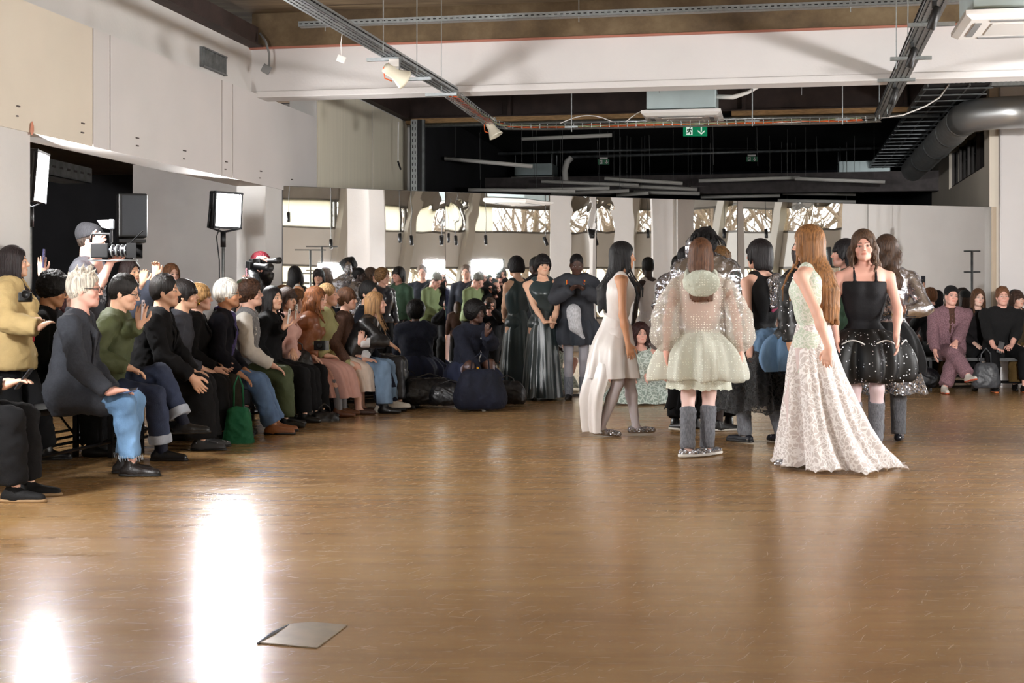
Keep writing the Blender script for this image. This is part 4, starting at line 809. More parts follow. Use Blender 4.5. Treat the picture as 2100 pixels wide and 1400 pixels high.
class Person:
    def __init__(s, loc, face, label, H=1.72, pose='stand', skin='light', fem=True, hair=('short', (40, 30, 24)), yaw=0, pitch=0, roll=0, lean=0, side=0, seat=.46, knees=None, feet=None, hands=None, elbows=(None, None), hdir=(None, None), curl=.35, build=1.0, res=1.0, twist=0, foot_dirs=(None, None), brow=None, lipc=None, ankles_z=.075, armr=1.0, group=None, female_top=True, name='person'):
        s.loc = Vector((loc[0], loc[1], loc[2] if len(loc) > 2 else 0)); s.face = face; s.H = H; s.res = res*max(1.0, abs(s.loc.y)/12.0)**1.15; s.fem = fem; s.pose = pose; s.build = build; s.curl = curl
        s.root = empty('person', s.loc, label, 'person', group, rz=math.radians(face-90)); s.skin = SK[skin]; s.haird = hair; s.brow = brow
        th = math.radians(face-90); s.Ri = np.array([[math.cos(th), math.sin(th), 0], [-math.sin(th), math.cos(th), 0], [0, 0, 1]]); s.yaw, s.pitch, s.roll = yaw, pitch, roll; s.seed = len(PEOPLE)+1; PEOPLE.append(s)
        sw = H*(.112 if fem else .125)*build**.5; hw = H*.052; s.ua, s.fa, s.hn = H*.168, H*.148, H*.1; s.tl, s.sl = H*.2395, H*.2395
        hz = seat+.085 if pose == 'sit' else (H*.515 if pose == 'stand' else seat+.085)
        pel = np.array([0, 0, hz]); ln = math.radians(lean); sd = math.radians(side); up = np.array([math.sin(sd), math.sin(ln), math.cos(ln)*math.cos(sd)]); up = nrm(up); fw = nrm(np.array([0, math.cos(ln), -math.sin(ln)])); tw = math.radians(twist); rt = nrm(np.array([math.cos(tw), math.sin(tw), 0])-up*up[0]*0)
        s.up, s.fw, s.rt = up, fw, rt; tl_ = H*.315; s.pel = pel; s.waist = pel+up*tl_*.36+fw*.0; s.chest = pel+up*tl_*.70; s.neckb = pel+up*tl_+fw*.005
        s.R = rotm(yaw, pitch, roll); s.hs = H/1.72*.99*(1.0 if fem else 1.03); hu = nrm(up*.75+np.array([0, .12, .5])); s.headc = s.neckb+hu*.085*s.hs+s.R@np.array([0, .02, .088])*s.hs
        s.sh = [s.pel+up*tl_*.90+rt*sgn*sw-up*.012 for sgn in (-1, 1)]; s.hip = [pel+rt*sgn*hw for sgn in (-1, 1)]
        if pose == 'sit':
            d = [(-.12, s.tl*.97), (.12, s.tl*.97)] if knees is None else knees
            s.kn = []; s.an = []
            for i, sgn in enumerate((-1, 1)):
                if feet is not None and feet[i] is not None: an = np.array(feet[i], float); k_, a_ = ik(s.hip[i], an, s.tl, s.sl, (knees[i][0]*2 if knees else 0, 1, 1.2)); s.kn.append(k_); s.an.append(a_)
                else: k_ = np.array([d[i][0], d[i][1], s.sl+ankles_z-.0]); s.kn.append(k_); s.an.append(np.array([d[i][0]*1.05, d[i][1]+.03, ankles_z]))
        else:
            f = feet or [(-.09, -.02, ankles_z), (.09, .03, ankles_z)]; s.kn = []; s.an = []
            for i in (0, 1): k_, a_ = ik(s.hip[i], np.array(f[i], float), s.tl, s.sl, (knees[i] if knees else (0, 1, .2))); s.kn.append(k_); s.an.append(a_)
        s.fd = [nrm(np.array(foot_dirs[i] if foot_dirs[i] is not None else ((-.12, 1, 0) if i == 0 else (.12, 1, 0)), float)) for i in (0, 1)]
        hh = [s.L(W(t[1], t[2], t[3])) if t is not None and len(t) == 4 else t for t in (hands or [None, None])]; s.sw = False
        if hh[0] is not None and hh[1] is not None and hh[0][0] > hh[1][0]+.02: hh = hh[::-1]; hdir = tuple(None if q is None else (-q[0] if abs(hh[0][0]-hh[1][0]) < 9 else q[0], q[1], q[2]) for q in hdir[::-1]); s.sw = True; hdir = tuple(hdir)
        s.el = []; s.wr = []; s.hd = []
        for i, sgn in enumerate((-1, 1)):
            t = hh[i]
            if t is None:
                t = s.sh[i]+np.array([sgn*.07, .04, -(s.ua+s.fa)*.985]) if pose == 'stand' else np.array([sgn*.09, s.tl*.62, hz+.085])
            pole = elbows[i] if elbows[i] is not None else (sgn*.5, -1, -.25)
            e, wv = ik(s.sh[i], t, s.ua, s.fa, pole); s.el.append(e); s.wr.append(wv); s.hd.append(nrm(hdir[i]) if hdir[i] is not None else nrm(nrm(wv-e)+np.array([0, .1, -.05])))
    def L(s, wpt):
        """world point -> figure frame"""
        return s.Ri @ (np.array(wpt, float)-np.array(s.loc))
    def Wd(s, lp): return Vector(s.Ri.T @ np.array(lp, float))+s.loc
    # ---- body fields
    def torso(s, F_, g=0.0, arms=(1, 1), bust=True):
        b = s.build*s.H/1.72; rt, up, fw = s.rt, s.up, s.fw; q = lambda c, w_, r, k: F_.cap(c-rt*w_, c+rt*w_, r+g, r+g, k)
        q(s.pel+up*.01, .062*b, .105*b, .05); q(s.waist, .045*b, (.088 if s.fem else .1)*b, .06); q(s.waist*.5+s.chest*.5, .055*b, .1*b, .06); q(s.chest+fw*.005, .066*b, .108*b, .06)
        q(s.pel*.09+s.neckb*.91, .075*b, .072*b, .05)
        for i in (0, 1): F_.cap(s.neckb-up*.025, s.sh[i]-up*.006, .046*b+g*.8, .044*b+g*.8, .05)
        if s.fem and bust:
            for sg in (-1, 1): F_.ell(s.chest+rt*sg*.062+fw*(.072+g)+up*-.01, (.058+g*.5,)*3, k=.04)
        return F_
    def arm(s, F_, i, g=0.0, to=1.0, r0=.046, r1=.037, r2=.026, k=.025, upper=True, start=0.0):
        b = s.H/1.72*(.92 if s.fem else 1.06)*s.build**.5; a, e, w_ = s.sh[i], s.el[i], s.wr[i]
        a2 = a+(e-a)*start
        if upper: F_.cap(a2, e, r0*b+g, r1*b+g, k)
        we = e+(w_-e)*to; rw = (r1+(r2-r1)*to)*b+g; F_.cap(e, e+(we-e)*.35, r1*b+g, (r1+.002)*b+g, k); F_.cap(e+(we-e)*.35, we, (r1+.001)*b+g, rw, k); return F_
    def leg(s, F_, i, g=0.0, to=1.0, k=.03, gk=None, ga=None, start=0):
        b = s.H/1.72*s.build**.6; gk = g if gk is None else gk; ga = g if ga is None else ga; h_, n_, a_ = s.hip[i], s.kn[i], s.an[i]
        F_.cap(h_+(n_-h_)*start, n_, .083*b+g, .054*b+gk, k); ae = n_+(a_-n_)*to
        F_.cap(n_, n_+(a_-n_)*min(.35, to), .052*b+gk, .052*b+gk*.7+ga*.3, k)
        if to > .35: F_.cap(n_+(a_-n_)*.35, ae, .052*b+gk*.7+ga*.3, (.052+(.036-.052)*(to-.35)/.65)*b+ga, k)
        return F_
    def head(s, F_, g=0.0):
        R, c, h = s.R, s.headc, s.hs; P = lambda x, y, z: c+R@np.array([x, y, z])*h; E = lambda p, r, k=.02, sub=False: F_.ell(P(*p), np.array(r)*h+g, R, k*h, sub)
        F_.cap(s.neckb-s.up*.02, P(0, -.025, -.07), (.052 if s.fem else .06)*h+g, (.05 if s.fem else .058)*h+g, .03)
        E((0, -.014, .03), (.074, .094, .088)); E((0, .02, -.03), (.0565, .068, .078), .03); E((0, .048, -.075), (.036, .04, .036), .03); E((0, .072, -.098), (.02, .018, .018), .02)
        for sg in (-1, 1):
            E((sg*.042, .055, -.032), (.024, .026, .024), .02); F_.cap(P(sg*.058, -.01, -.05), P(sg*.03, .055, -.09), .014*h+g, .016*h+g, .025)
            F_.cap(P(sg*.012, .084, .018), P(sg*.045, .068, .02), .0085*h, .008*h, .012); E((sg*.031, .092, -.001), (.0185, .014, .0115), .008, True); E((sg*.031, .0745, -.002), (.0135, .0125, .0115), .002)
            E((sg*.0765, -.012, -.016), (.008, .019, .031), .006); E((sg*.084, -.004, -.014), (.006, .01, .017), .004, True)
        F_.cap(P(0, .088, .004), P(0, .108, -.026), .0075*h, .0105*h, .012); 
        for sg in (-1, 1): E((sg*.0115, .098, -.031), (.0085, .011, .0075), .008)
        E((0, .0865, -.0585), (.021, .0095, .0045), .006); E((0, .0845, -.0675), (.017, .0105, .0055), .006)
        return F_
    def hand(s, F_, i, g=0.0):
        sg = (-1, 1)[i]; w_, d = s.wr[i], s.hd[i]; h = s.H/1.72*(.95 if s.fem else 1.06); pn = getattr(s, 'palm', [None, None])[i]
        pn = nrm(pn) if pn is not None else nrm(np.cross(d, np.array([0, 1, 0]))*(-sg if abs(d[2]) > .6 else 1)) if abs(d[2]) > .6 else np.array([0, 0, -1.])
        pn = nrm(pn-d*(pn@d)); sd = np.cross(d, pn)       # sd: across the palm
        tsd = sd if (getattr(s, 'thumb', [0, 0])[i] or (1 if sd@(np.array([-sg, .6, .3])) > 0 else -1)) > 0 else -sd; cu = s.curl if not hasattr(s, 'curls') else s.curls[i]
        F_.cap(w_, w_+d*.03*h, .021*h+g, .024*h+g, .015)
        for k, o in enumerate((-1.5, -.5, .5, 1.5)): F_.cap(w_+d*.02*h+sd*o*.008*h, w_+d*.082*h+sd*o*.0185*h, .014*h, .0125*h, .014)
        for k, (o, ln) in enumerate(((1.5, .062), (.5, .072), (-.5, .068), (-1.5, .052))):
            b0 = w_+d*.082*h+tsd*o*.0185*h; p = b0; a_ = cu*.5; fan = o*.05
            for j, f in enumerate((.45, .32, .25)):
                dd = nrm(d*math.cos(a_)+pn*math.sin(a_)+tsd*fan); q = p+dd*ln*h*f*1.12; F_.cap(p, q, (.0092-.001*j)*h, (.0085-.001*j)*h, .004); p = q; a_ += cu*1.1
        b0 = w_+d*.025*h+tsd*.022*h; d1 = nrm(d*.7+tsd*.75+pn*.35*cu); m1 = b0+d1*.042*h; d2 = nrm(d*.95+tsd*.3+pn*.8*cu); m2 = m1+d2*.032*h; m3 = m2+nrm(d+pn*.9*cu)*.024*h
        F_.cap(b0, m1, .014*h, .011*h, .012); F_.cap(m1, m2, .0105*h, .0095*h, .004); F_.cap(m2, m3, .0095*h, .008*h, .004); return F_
    def body(s, bare=False, tights=None, show_legs=True, feetmesh=True):
        F_ = Fd(); s.torso(F_); 
        for i in (0, 1): s.arm(F_, i); s.leg(F_, i)
        if feetmesh:
            for i in (0, 1): F_.cap(s.an[i]-s.fd[i]*.015-np.array([0, 0, .038]), s.an[i]+s.fd[i]*.12-np.array([0, 0, .048]), .029, .021, .03)
        s.head(F_)
        for i in (0, 1): s.hand(F_, i)
        hb = (.0150 if tights is not None else .0205)*s.res; fr = (.0058 if s.res < 1.05 else .0064)*s.res; parts = []
        boxes = [(s.headc-np.array([.14, .14, .165]), s.headc+np.array([.14, .15, .16]))]
        for i in (0, 1):
            c = s.wr[i]+s.hd[i]*.08; boxes.append((c-.115, c+.115))
        def inside(P, b, m=0): return ((P > b[0]-m) & (P < b[1]+m)).all(1)
        V0, Q0 = F_.net(hb); cc = V0[Q0].mean(1); keep = np.ones(len(Q0), bool)
        for b in boxes: keep &= ~inside(cc, b, -.008)
        parts.append((V0, Q0[keep])); done = []
        for b in boxes:
            V1, Q1 = F_.net(fr, b[0]-.004, b[1]+.004)
            if not len(Q1): continue
            c1 = V1[Q1].mean(1); kp = inside(c1, b, .001)
            for d_ in done: kp &= ~inside(c1, d_, 0)
            parts.append((V1, Q1[kp])); done.append(b)
        Vs, Qs, o = [], [], 0
        for v, q in parts: Vs.append(v); Qs.append(q+o); o += len(v)
        Vv = np.concatenate(Vs); Q = np.concatenate(Qs); us = np.unique(Q); re = np.full(len(Vv), -1); re[us] = np.arange(len(us)); Vv = Vv[us]; Q = re[Q]
        # colours of skin, lips, eyes, brows
        lin = lambda c: np.array(rgb(*c)[:3]); base = lin(s.skin); C = np.tile(base, (len(Vv), 1)); q = (Vv-s.headc)@s.R/s.hs
        lum = sum(s.skin)/3; red = base*np.array([1.0, .72, .70]) if lum > 120 else base*np.array([1.05, .8, .8])
        ck = np.exp(-(((np.abs(q[:, 0])-.045)/.02)**2+((q[:, 2]+.035)/.02)**2))*(q[:, 1] > .03)*.5; C = C*(1-ck[:, None])+red*ck[:, None]
        lp = ((q[:, 0]/.022)**2+((q[:, 2]+.063)/.0092)**2 < 1) & (q[:, 1] > .07); C[lp] = base*np.array([.84, .55, .52]) if lum > 120 else base*np.array([1.05, .7, .7])
        hc = lin(s.brow or (s.haird[1] if sum(s.haird[1]) < 480 else (130, 110, 90)))
        br = (np.abs(q[:, 2]-(.0245-.12*np.abs(np.abs(q[:, 0])-.034))) < .0048) & (np.abs(q[:, 0]) > .012) & (np.abs(q[:, 0]) < .052) & (q[:, 1] > .05); C[br] = hc*.7+base*.3
        ex = np.abs(q[:, 0])-.031; ez = q[:, 2]+.002; ew = (np.abs(ez) < .0065*(1-(ex/.0165)**2)) & (np.abs(ex) < .0165) & (q[:, 1] > .062) & (q[:, 1] < .1); C[ew] = lin((188, 172, 162)); ir = ew & (ex**2+ez**2 < .0066**2); C[ir] = lin((38, 26, 20))
        ls = (np.abs(ez-.0068*(1-(ex/.0175)**2)) < .0026) & (np.abs(ex) < .0185) & (q[:, 1] > .055); C[ls] = base*.22
        far = np.linalg.norm(q, axis=1) > .25
        if tights is not None:
            lo = (Vv[:, 2] < s.pel[2]-.02) if s.pose == 'stand' else (Vv[:, 2] < s.pel[2]+.12)
            if s.pose != 'stand':
                for i in (0, 1): lo &= np.linalg.norm(Vv-s.wr[i], axis=1) > .2
            dist = np.full(len(Vv), 9.)
            for i in (0, 1):
                for a, b in ((s.hip[i], s.kn[i]), (s.kn[i], s.an[i])):
                    t = np.clip(((Vv-a)@(b-a))/((b-a)@(b-a)), 0, 1); dist = np.minimum(dist, np.linalg.norm(Vv-a-t[:, None]*(b-a), axis=1))
                dist = np.minimum(dist, np.linalg.norm(Vv-s.an[i]-s.fd[i]*.06, axis=1)*.9)
            darm = np.full(len(Vv), 9.)
            for i in (0, 1):
                a, b = s.el[i], s.wr[i]+s.hd[i]*.15; t = np.clip(((Vv-a)@(b-a))/((b-a)@(b-a)), 0, 1); darm = np.minimum(darm, np.linalg.norm(Vv-a-t[:, None]*(b-a), axis=1))
            C[lo & (dist < .13) & (dist < darm)] = lin(tights)
        s.bodyo = put('body', Vv, Q, M_skin, s.root, C); return s
    def cl(s, name, F_, m, h=.0155, wr=.0, fr=14, st=(1, 1, 1), label=None, rs=None):
        Vv, Q = F_.net(h*(s.res if rs is None else rs))
        if not len(Q): return None
        if wr: N0 = vnorm(Vv, Q); Vv = Vv+N0*(wrinkle(Vv, wr, fr, s.seed+len(name), st)+(wrinkle(Vv, wr*.45, fr*2.3, s.seed+3, (1, 1, 1.5)) if wr > .005 else 0))[:, None]
        return put(name, Vv, Q, m, s.root, label=label)
    # ---- garments
    def top(s, m, name='jacket', g=.016, sleeve=1.0, hem=.0, open_=0.0, collar=True, wr=.009, loose=0.0, skirt=0.0, neck=.02, vcol=None, ws=.012, hemr=None, cuffm=None):
        """shirt, jumper, jacket or coat. hem: metres below the pelvis; open_: width of the V left open at the front"""
        F_ = Fd(); s.torso(F_, g+loose*.5)
        up, rt, fw = s.up, s.rt, s.fw; b = s.build*s.H/1.72
        if hem > -.1:
            z = hem; w_ = .062*b; c2 = s.pel-up*max(z, 0)*.6 if s.pose == 'stand' else s.pel+up*.03-fw*.03
            F_.cap(c2-rt*w_, c2+rt*w_, .112*b+g+loose*.6, .112*b+g+loose*.6, .06)
            if s.pose == 'stand' and hem > .1:
                c3 = s.pel-np.array([0, 0, hem]); F_.cap(c3-rt*w_*1.3, c3+rt*w_*1.3, .11*b+g+loose, .11*b+g+loose, .1); F_.cap(s.pel-rt*w_, c3-rt*w_, .11*b+g+loose, .11*b+g+loose, .05); F_.cap(s.pel+rt*w_, c3+rt*w_, .11*b+g+loose, .11*b+g+loose, .05)
                F_.cut(c3-np.array([0, 0, .0]), (0, 0, -1), .5) if False else None
            if s.pose == 'sit' and hem > .1:
                for i in (0, 1): e = s.hip[i]+(s.kn[i]-s.hip[i])*min(.9, hem*1.6); F_.cap(s.hip[i], e, .086*b+g, .08*b+g, .05); 
                F_.cap(s.pel-fw*.04-rt*.05, s.pel-fw*.05-rt*.05-np.array([0, 0, hem*.3]), .07+g, .045+g, .05); F_.cap(s.pel-fw*.04+rt*.05, s.pel-fw*.05+rt*.05-np.array([0, 0, hem*.3]), .07+g, .045+g, .05)
        if s.pose == 'sit' and hem > .1: F_.cut((0, -.12, s.pel[2]-.135), (0, 0, -1), .36)
        if sleeve > 0:
            for i in (0, 1):
                if sleeve >= .5: s.arm(F_, i, g+ws*.5+loose*.25, to=min(.97, (sleeve-.5)*2*.97+.02), r2=.03)
                else: F_.cap(s.sh[i], s.sh[i]+(s.el[i]-s.sh[i])*sleeve*2, .05*b+g+.008, .05*b+g+.012, .03)
                d = nrm(s.wr[i]-s.el[i]) if sleeve >= .5 else nrm(s.el[i]-s.sh[i])
                e = s.el[i]+(s.wr[i]-s.el[i])*min(.97, (sleeve-.5)*2*.97+.02) if sleeve >= .5 else s.sh[i]+(s.el[i]-s.sh[i])*sleeve*2
                F_.cut(e, d, .075)
        if g >= .015 and not s.fem or g >= .02: 
            for c_, r_ in ((s.waist, .104), (s.waist*.5+s.pel*.5, .106)): F_.cap(c_-rt*.06*b, c_+rt*.06*b, r_*b+g, r_*b+g, .05)
        # neck opening
        F_.cap(s.neckb+up*.03, s.neckb+up*.12, .052*s.hs+neck, .075*s.hs+neck, .005, sub=True)
        if open_ > 0:
            for t in np.linspace(0, 1, 6): F_.cap(s.neckb+up*.02*(1-t)+fw*(.09+.025*t)-up*t*.27, s.neckb+fw*.26-up*t*.27, open_*1.25*(1-t)+.006, open_*1.25*(1-t)+.012, .004, sub=True)
        if hem <= .1: pc = s.pel-up*(hem+.03) if s.pose == 'stand' else s.pel-up*.06
        if s.pose == 'stand': F_.cut(s.pel-np.array([0, 0, max(hem, -.4)]) if hem > -.05 else s.waist*(-hem*2)+s.pel*(1+hem*2), (0, 0, -1), .45)
        o = s.cl(name, F_, m, wr=wr); 
        if collar:
            C_ = Fd(); r = .070*s.hs+g*.3; n_ = 12; pts = []
            for k in range(n_+1):
                a_ = math.radians(-150+300*k/n_)+math.pi; x, y = math.sin(a_)*r, math.cos(a_)*r
                pts.append(s.neckb+up*(.035-.035*max(0, -math.cos(math.radians(-150+300*k/n_)+math.pi)*-1)*1.2)+rt*x+fw*(y+.0))
            C_.chain(pts, [.0135]*len(pts), .01)
            for p_, q_ in zip(pts[:-1], pts[1:]): C_.cap(p_-up*.022, q_-up*.022, .018, .018, .01)
            if open_ > .02:
                for sg in (-1, 1):
                    bu = .022 if s.fem else 0; a0 = s.neckb+rt*sg*.07+fw*.045+up*.012; b0 = s.chest+rt*sg*(.05+open_*.5)+fw*(.120*b+g+bu)+up*.045; c0 = s.waist*.5+s.chest*.5+rt*sg*.016+fw*(.118*b+g+bu*.5)
                    for o_ in (0, .014, .028): C_.cap(a0+rt*sg*o_*.6, b0+rt*sg*o_-up*o_*.5, .010, .009, .008); C_.cap(b0+rt*sg*o_-up*o_*.5, c0, .009, .007, .008)
            s.cl('collar', C_, m, h=.0115)
        return s
    def tank(s, m, name='camisole', g=.006, top=.075, strap=.075, sw=.011, low=-.1, back=True, high=False, h=.009):
        F_ = Fd(); b = s.build*s.H/1.72; rt, up, fw = s.rt, s.up, s.fw; q = lambda c, w_, r, k: F_.cap(c-rt*w_, c+rt*w_, r+g, r+g, k)
        q(s.pel+up*.01, .062*b, .105*b, .05); q(s.waist, .045*b, .088*b, .06); q(s.waist*.5+s.chest*.5, .055*b, .1*b, .06); q(s.chest+fw*.005, .066*b, .108*b, .06); q(s.chest+up*.05, .05*b, .1*b, .05)
        for sg in (-1, 1): F_.ell(s.chest+rt*sg*.062+fw*(.072+g)+up*-.01, (.058+g*.5,)*3, k=.04)
        F_.cut(s.chest+up*top, up, .3); F_.cut(s.pel+up*low, -up, .35)
        for sg in (-1, 1):
            if high: F_.cap(s.chest+rt*sg*.05+up*top*.5, s.neckb+rt*sg*.085-up*.02, .075*b+g, .045*b+g, .04)
            else: F_.chain([s.chest+rt*sg*strap+fw*(.1*b+g)+up*(top-.02), s.chest*.45+s.neckb*.55+rt*sg*strap*1.03+fw*(.088*b+g)+up*.0, s.neckb+rt*sg*strap*1.05-up*.004+fw*.05, s.neckb+rt*sg*strap*1.05+up*.03, s.neckb+rt*sg*strap-up*.01-fw*.055, s.chest+rt*sg*strap*.9-fw*(.09*b+g)+up*(top-.02)], [sw]*6, .006)
        if high: F_.cap(s.neckb+up*.0, s.neckb+up*.12, .05*s.hs, .08*s.hs, .005, sub=True)
        s.cl(name, F_, m, h=h, wr=.002); return s
    def trousers(s, m, name='trousers', g=.02, gk=.03, ga=.045, to=.93, wr=.009, turn=None, skirt_top=.0):
        F_ = Fd(); b = s.build*s.H/1.72; F_.cap(s.pel-s.rt*.06*b, s.pel+s.rt*.06*b, .103*b+g*.7, .103*b+g*.7, .04); F_.cap(s.pel+s.up*.08-s.rt*.045, s.pel+s.up*.08+s.rt*.045, .094*b+g*.5, .094*b+g*.5, .04)
        for i in (0, 1): s.leg(F_, i, g, to, gk=gk, ga=ga)
        for i in (0, 1):
            d = nrm(s.an[i]-s.kn[i]); e = s.kn[i]+(s.an[i]-s.kn[i])*to; F_.cut(e, d, .12)
        s.cl(name, F_, m, wr=wr, fr=11)
        if turn is not None:
            for i in (0, 1):
                d = nrm(s.an[i]-s.kn[i]); e = s.kn[i]+(s.an[i]-s.kn[i])*to; T_ = Fd(); T_.cone(e-d*.065, e+d*.004, .040*b+ga+.012, .038*b+ga+.014, 0); s.cl('trouser_cuff', T_, turn, h=.009, wr=.002)
        return s
    def shoes(s, m, sole=None, kind='shoe', sole_t=.02, h=.0105, lab=None):
        for i in (0, 1):
            a, d = s.an[i], s.fd[i]; F_ = Fd(); z0 = a[2]-.075 if s.pose != 'x' else 0; bz = a+np.array([0, 0, -.045]); sd = np.array([-d[1], d[0], 0.]); dn = np.array([0, 0, -1.])
            dn = nrm(dn-d*(dn@d)); o = a+dn*.045
            w_ = .037 if s.fem else .043; Ln = .165*s.H/1.72
            F_.cap(o-d*.045, o+d*.05, w_*.95, w_*.93, .02); F_.cap(o+d*.05, o+d*Ln+dn*.006, w_, w_*.68, .02)
            if kind in ('boot', 'shoe', 'trainer'): F_.cap(a-d*.01-dn*(.05 if kind == 'boot' else .0), o, .043, .042, .03)
            if kind == 'flat': F_.cap(a-dn*.02, a-dn*.08, .03, .036, .01, sub=True); F_.ell(a+d*.045-dn*.015, (.05, .05, .04), k=.012, sub=True)
            F_.cut(a+dn*.078, dn, .3); ob = s.cl('shoe', F_, m, h=h)
            if sole is not None:
                S_ = Fd(); S_.cap(o+dn*.02-d*.045, o+dn*.02+d*.05, w_*1.08, w_*1.05, .01); S_.cap(o+dn*.02+d*.05, o+dn*.02+d*(Ln+.006), w_*1.07, w_*.75, .01); S_.cut(a+dn*.077, dn, .3); S_.cut(a+dn*(.077-sole_t-.004), -dn, .3); so = s.cl('sole', S_, sole, h=h)
                if ob and so: so.parent = ob
        return s
    def socks(s, m, frm=.5, g=.006, name='leg_warmer', slouch=.0, to=1.05):
        for i in (0, 1):
            F_ = Fd(); a = s.kn[i]+(s.an[i]-s.kn[i])*frm; e = s.kn[i]+(s.an[i]-s.kn[i])*to; b = s.H/1.72; n_ = 9
            pts = [a+(e-a)*t for t in np.linspace(0, 1, n_)]; rs = [(.054+(.037-.054)*min(1, frm+(to-frm)*t))*b+g+(slouch*(.5+.5*math.sin(t*24+i))*max(0, t-.45)) for t in np.linspace(0, 1, n_)]
            F_.chain(pts, rs, .01); F_.cut(a, nrm(a-e), .1); F_.cut(e, nrm(e-a), .1); s.cl(name, F_, m, h=.009, wr=.004 if slouch else .001, fr=24, st=(.4, .4, 2.4))
        return s
    # ---- hair and headwear
    def hair(s, style=None, col=None):
        style = style or s.haird[0]; col = col or s.haird[1]; R, c, h = s.R, s.headc, s.hs; P = lambda x, y, z: c+R@np.array([x, y, z])*h; F_ = Fd(); r = random.Random(s.seed*7)
        if style == 'none': return s
        E = lambda p, rr, k=.012, sub=False: F_.ell(P(*p), np.array(rr)*h, R, k*h, sub); kind = 'curly' if style in ('afro', 'curly', 'curlylong', 'shortcurly') else 'straight'; wrn = .003; hh = .0088
        t_ = {'short': .012, 'crop': .004, 'spiky': .014, 'white': .022, 'bob': .02, 'long': .018, 'tied': .009, 'bun': .01, 'wavy': .022, 'afro': .045, 'curly': .03, 'curlylong': .03, 'shortcurly': .03, 'dreads': .03, 'fringe': .02, 'bald': .0}[style]
        if style == 'bald': return s
        E((0, -.018, .036), (.076+t_, .093+t_, .086+t_)); 
        if style not in ('crop', 'bun', 'tied'): E((0, -.05, -.01), (.07+t_*.6, .058+t_*.6, .075), .03)
        else: E((0, -.055, -.005), (.06+t_*.5, .05+t_*.5, .06), .03)
        fz = {'fringe': -.012, 'dreads': -.01, 'bob': .0}.get(style, .012)
        # face opening
        E((0, .118, -.034), (.066, .084, .112), .008, True)
        if style in ('fringe', 'dreads', 'bob'): F_.cap(P(-.045, .075, .035), P(.045, .075, .035), .021*h, .021*h, .01); F_.cap(P(-.04, .087, .02), P(.04, .087, .02), .012*h, .012*h, .01)
        dn = np.array([0, 0, -1.])
        def lock(x, y, z, ln, r0, r1, out=0.0, back=0.0, wav=0.0, n_=5, pull=None):
            p = P(x, y, z); pts = [p]; rs = [r0*h]; rad = R@nrm([x, y, 0])
            n_ = 9 if wav else n_
            for j in range(1, n_+1):
                t = j/n_; p = P(x, y, z)+dn*ln*h*t+rad*out*h*(2*t-t*t)
                if ln > .2:          # longer hair lies on the shoulders and back
                    f_ = s.fw if (R@np.array([x, y, 0]))@s.fw > .02 else -s.fw; kk = max(0, (s.neckb[2]+.02-p[2])); p = p+f_*min(.11, kk*.9)*(1 if abs(y) > .0 else 0)
                if wav: p = p+rad*wav*math.sin(t*11+x*90)+np.array([wav*.7*math.cos(t*9+y*70), 0, 0])
                pts.append(p); rs.append((r0+(r1-r0)*t)*h)
            F_.chain(pts, rs, .012)
        if style in ('bob', 'long', 'wavy', 'curlylong'):
            ln = {'bob': .13, 'long': .42, 'wavy': .30, 'curlylong': .30}[style] if len(s.haird) < 3 else s.haird[2]; wv = {'wavy': .012, 'curlylong': .018}.get(style, .0); rr = .024
            for an in (92, 108, 124, 140, 156, 172, 188, 204, 220, 236, 252, 268):
                if style == 'long' and s.haird[-1] == 'back' and an in (95, 265): continue
                a_ = math.radians(an); x, y = math.sin(a_)*.068, math.cos(a_)*.075-.02; f = 1-.25*abs(math.cos(math.radians(an)))*0
                lock(x, y, .0, ln*(1+r.uniform(-.05, .05)), rr+(.014 if style == 'wavy' else .008), (.016 if style == 'wavy' else .010) if style != 'bob' else .02, out=(.042 if style == 'wavy' else .02) if style != 'bob' else .01, back=-.0, wav=wv)
            for sg in (-1, 1): lock(sg*.075, .022, .03, ln*.9, .016, .01, out=.012, wav=wv); lock(sg*.07, .045, .045, ln*.8, .011, .007, out=.014, wav=wv)
        if style in ('short', 'spiky', 'white', 'shortcurly', 'curly', 'fringe'):
            n_ = 34 if style in ('spiky', 'curly', 'shortcurly') else 16
            for k in range(n_):
                a_ = r.uniform(0, 6.28); e_ = r.uniform(.35, 1.5); v = np.array([math.cos(a_)*math.cos(e_), math.sin(a_)*math.cos(e_), math.sin(e_)]); 
                if v[1] > .6 and e_ < .7: continue
                p0 = np.array([0, -.018, .036])+v*np.array([.078, .095, .088]); 
                if style == 'spiky': F_.cap(P(*p0), P(*(p0+v*.03+np.array([0, .012, .012]))), .012*h, .004*h, .008)
                elif style in ('curly', 'shortcurly'): E(tuple(p0+v*.014), (.022, .022, .02), .006)
                else: t0 = np.cross(v, [.2, .3, 1]); t0 = nrm(t0)*.03; F_.cap(P(*(p0-t0)), P(*(p0+t0+v*.006)), .011*h, .009*h, .01)
            for sg in (-1, 1): F_.cap(P(sg*.072, .012, .02), P(sg*.074, .008, -.015), .01*h, .006*h, .01)
        if style == 'fringe':
            for k in range(7): x = -.05+k*.0167; F_.cap(P(x, .07, .055), P(x+r.uniform(-.008, .008), .092-.9*abs(x)*abs(x)*8, .004+r.uniform(-.008, .006)), .011*h, .006*h, .006)
            for sg in (-1, 1): lock(sg*.074, .02, .01, .06, .016, .008)
        if style in ('bun', 'tied'):
            if style == 'bun': E((0, -.085, .095), (.035, .035, .032), .01)
            else: lock(0, -.10, .01, .2, .024, .012, out=.03)
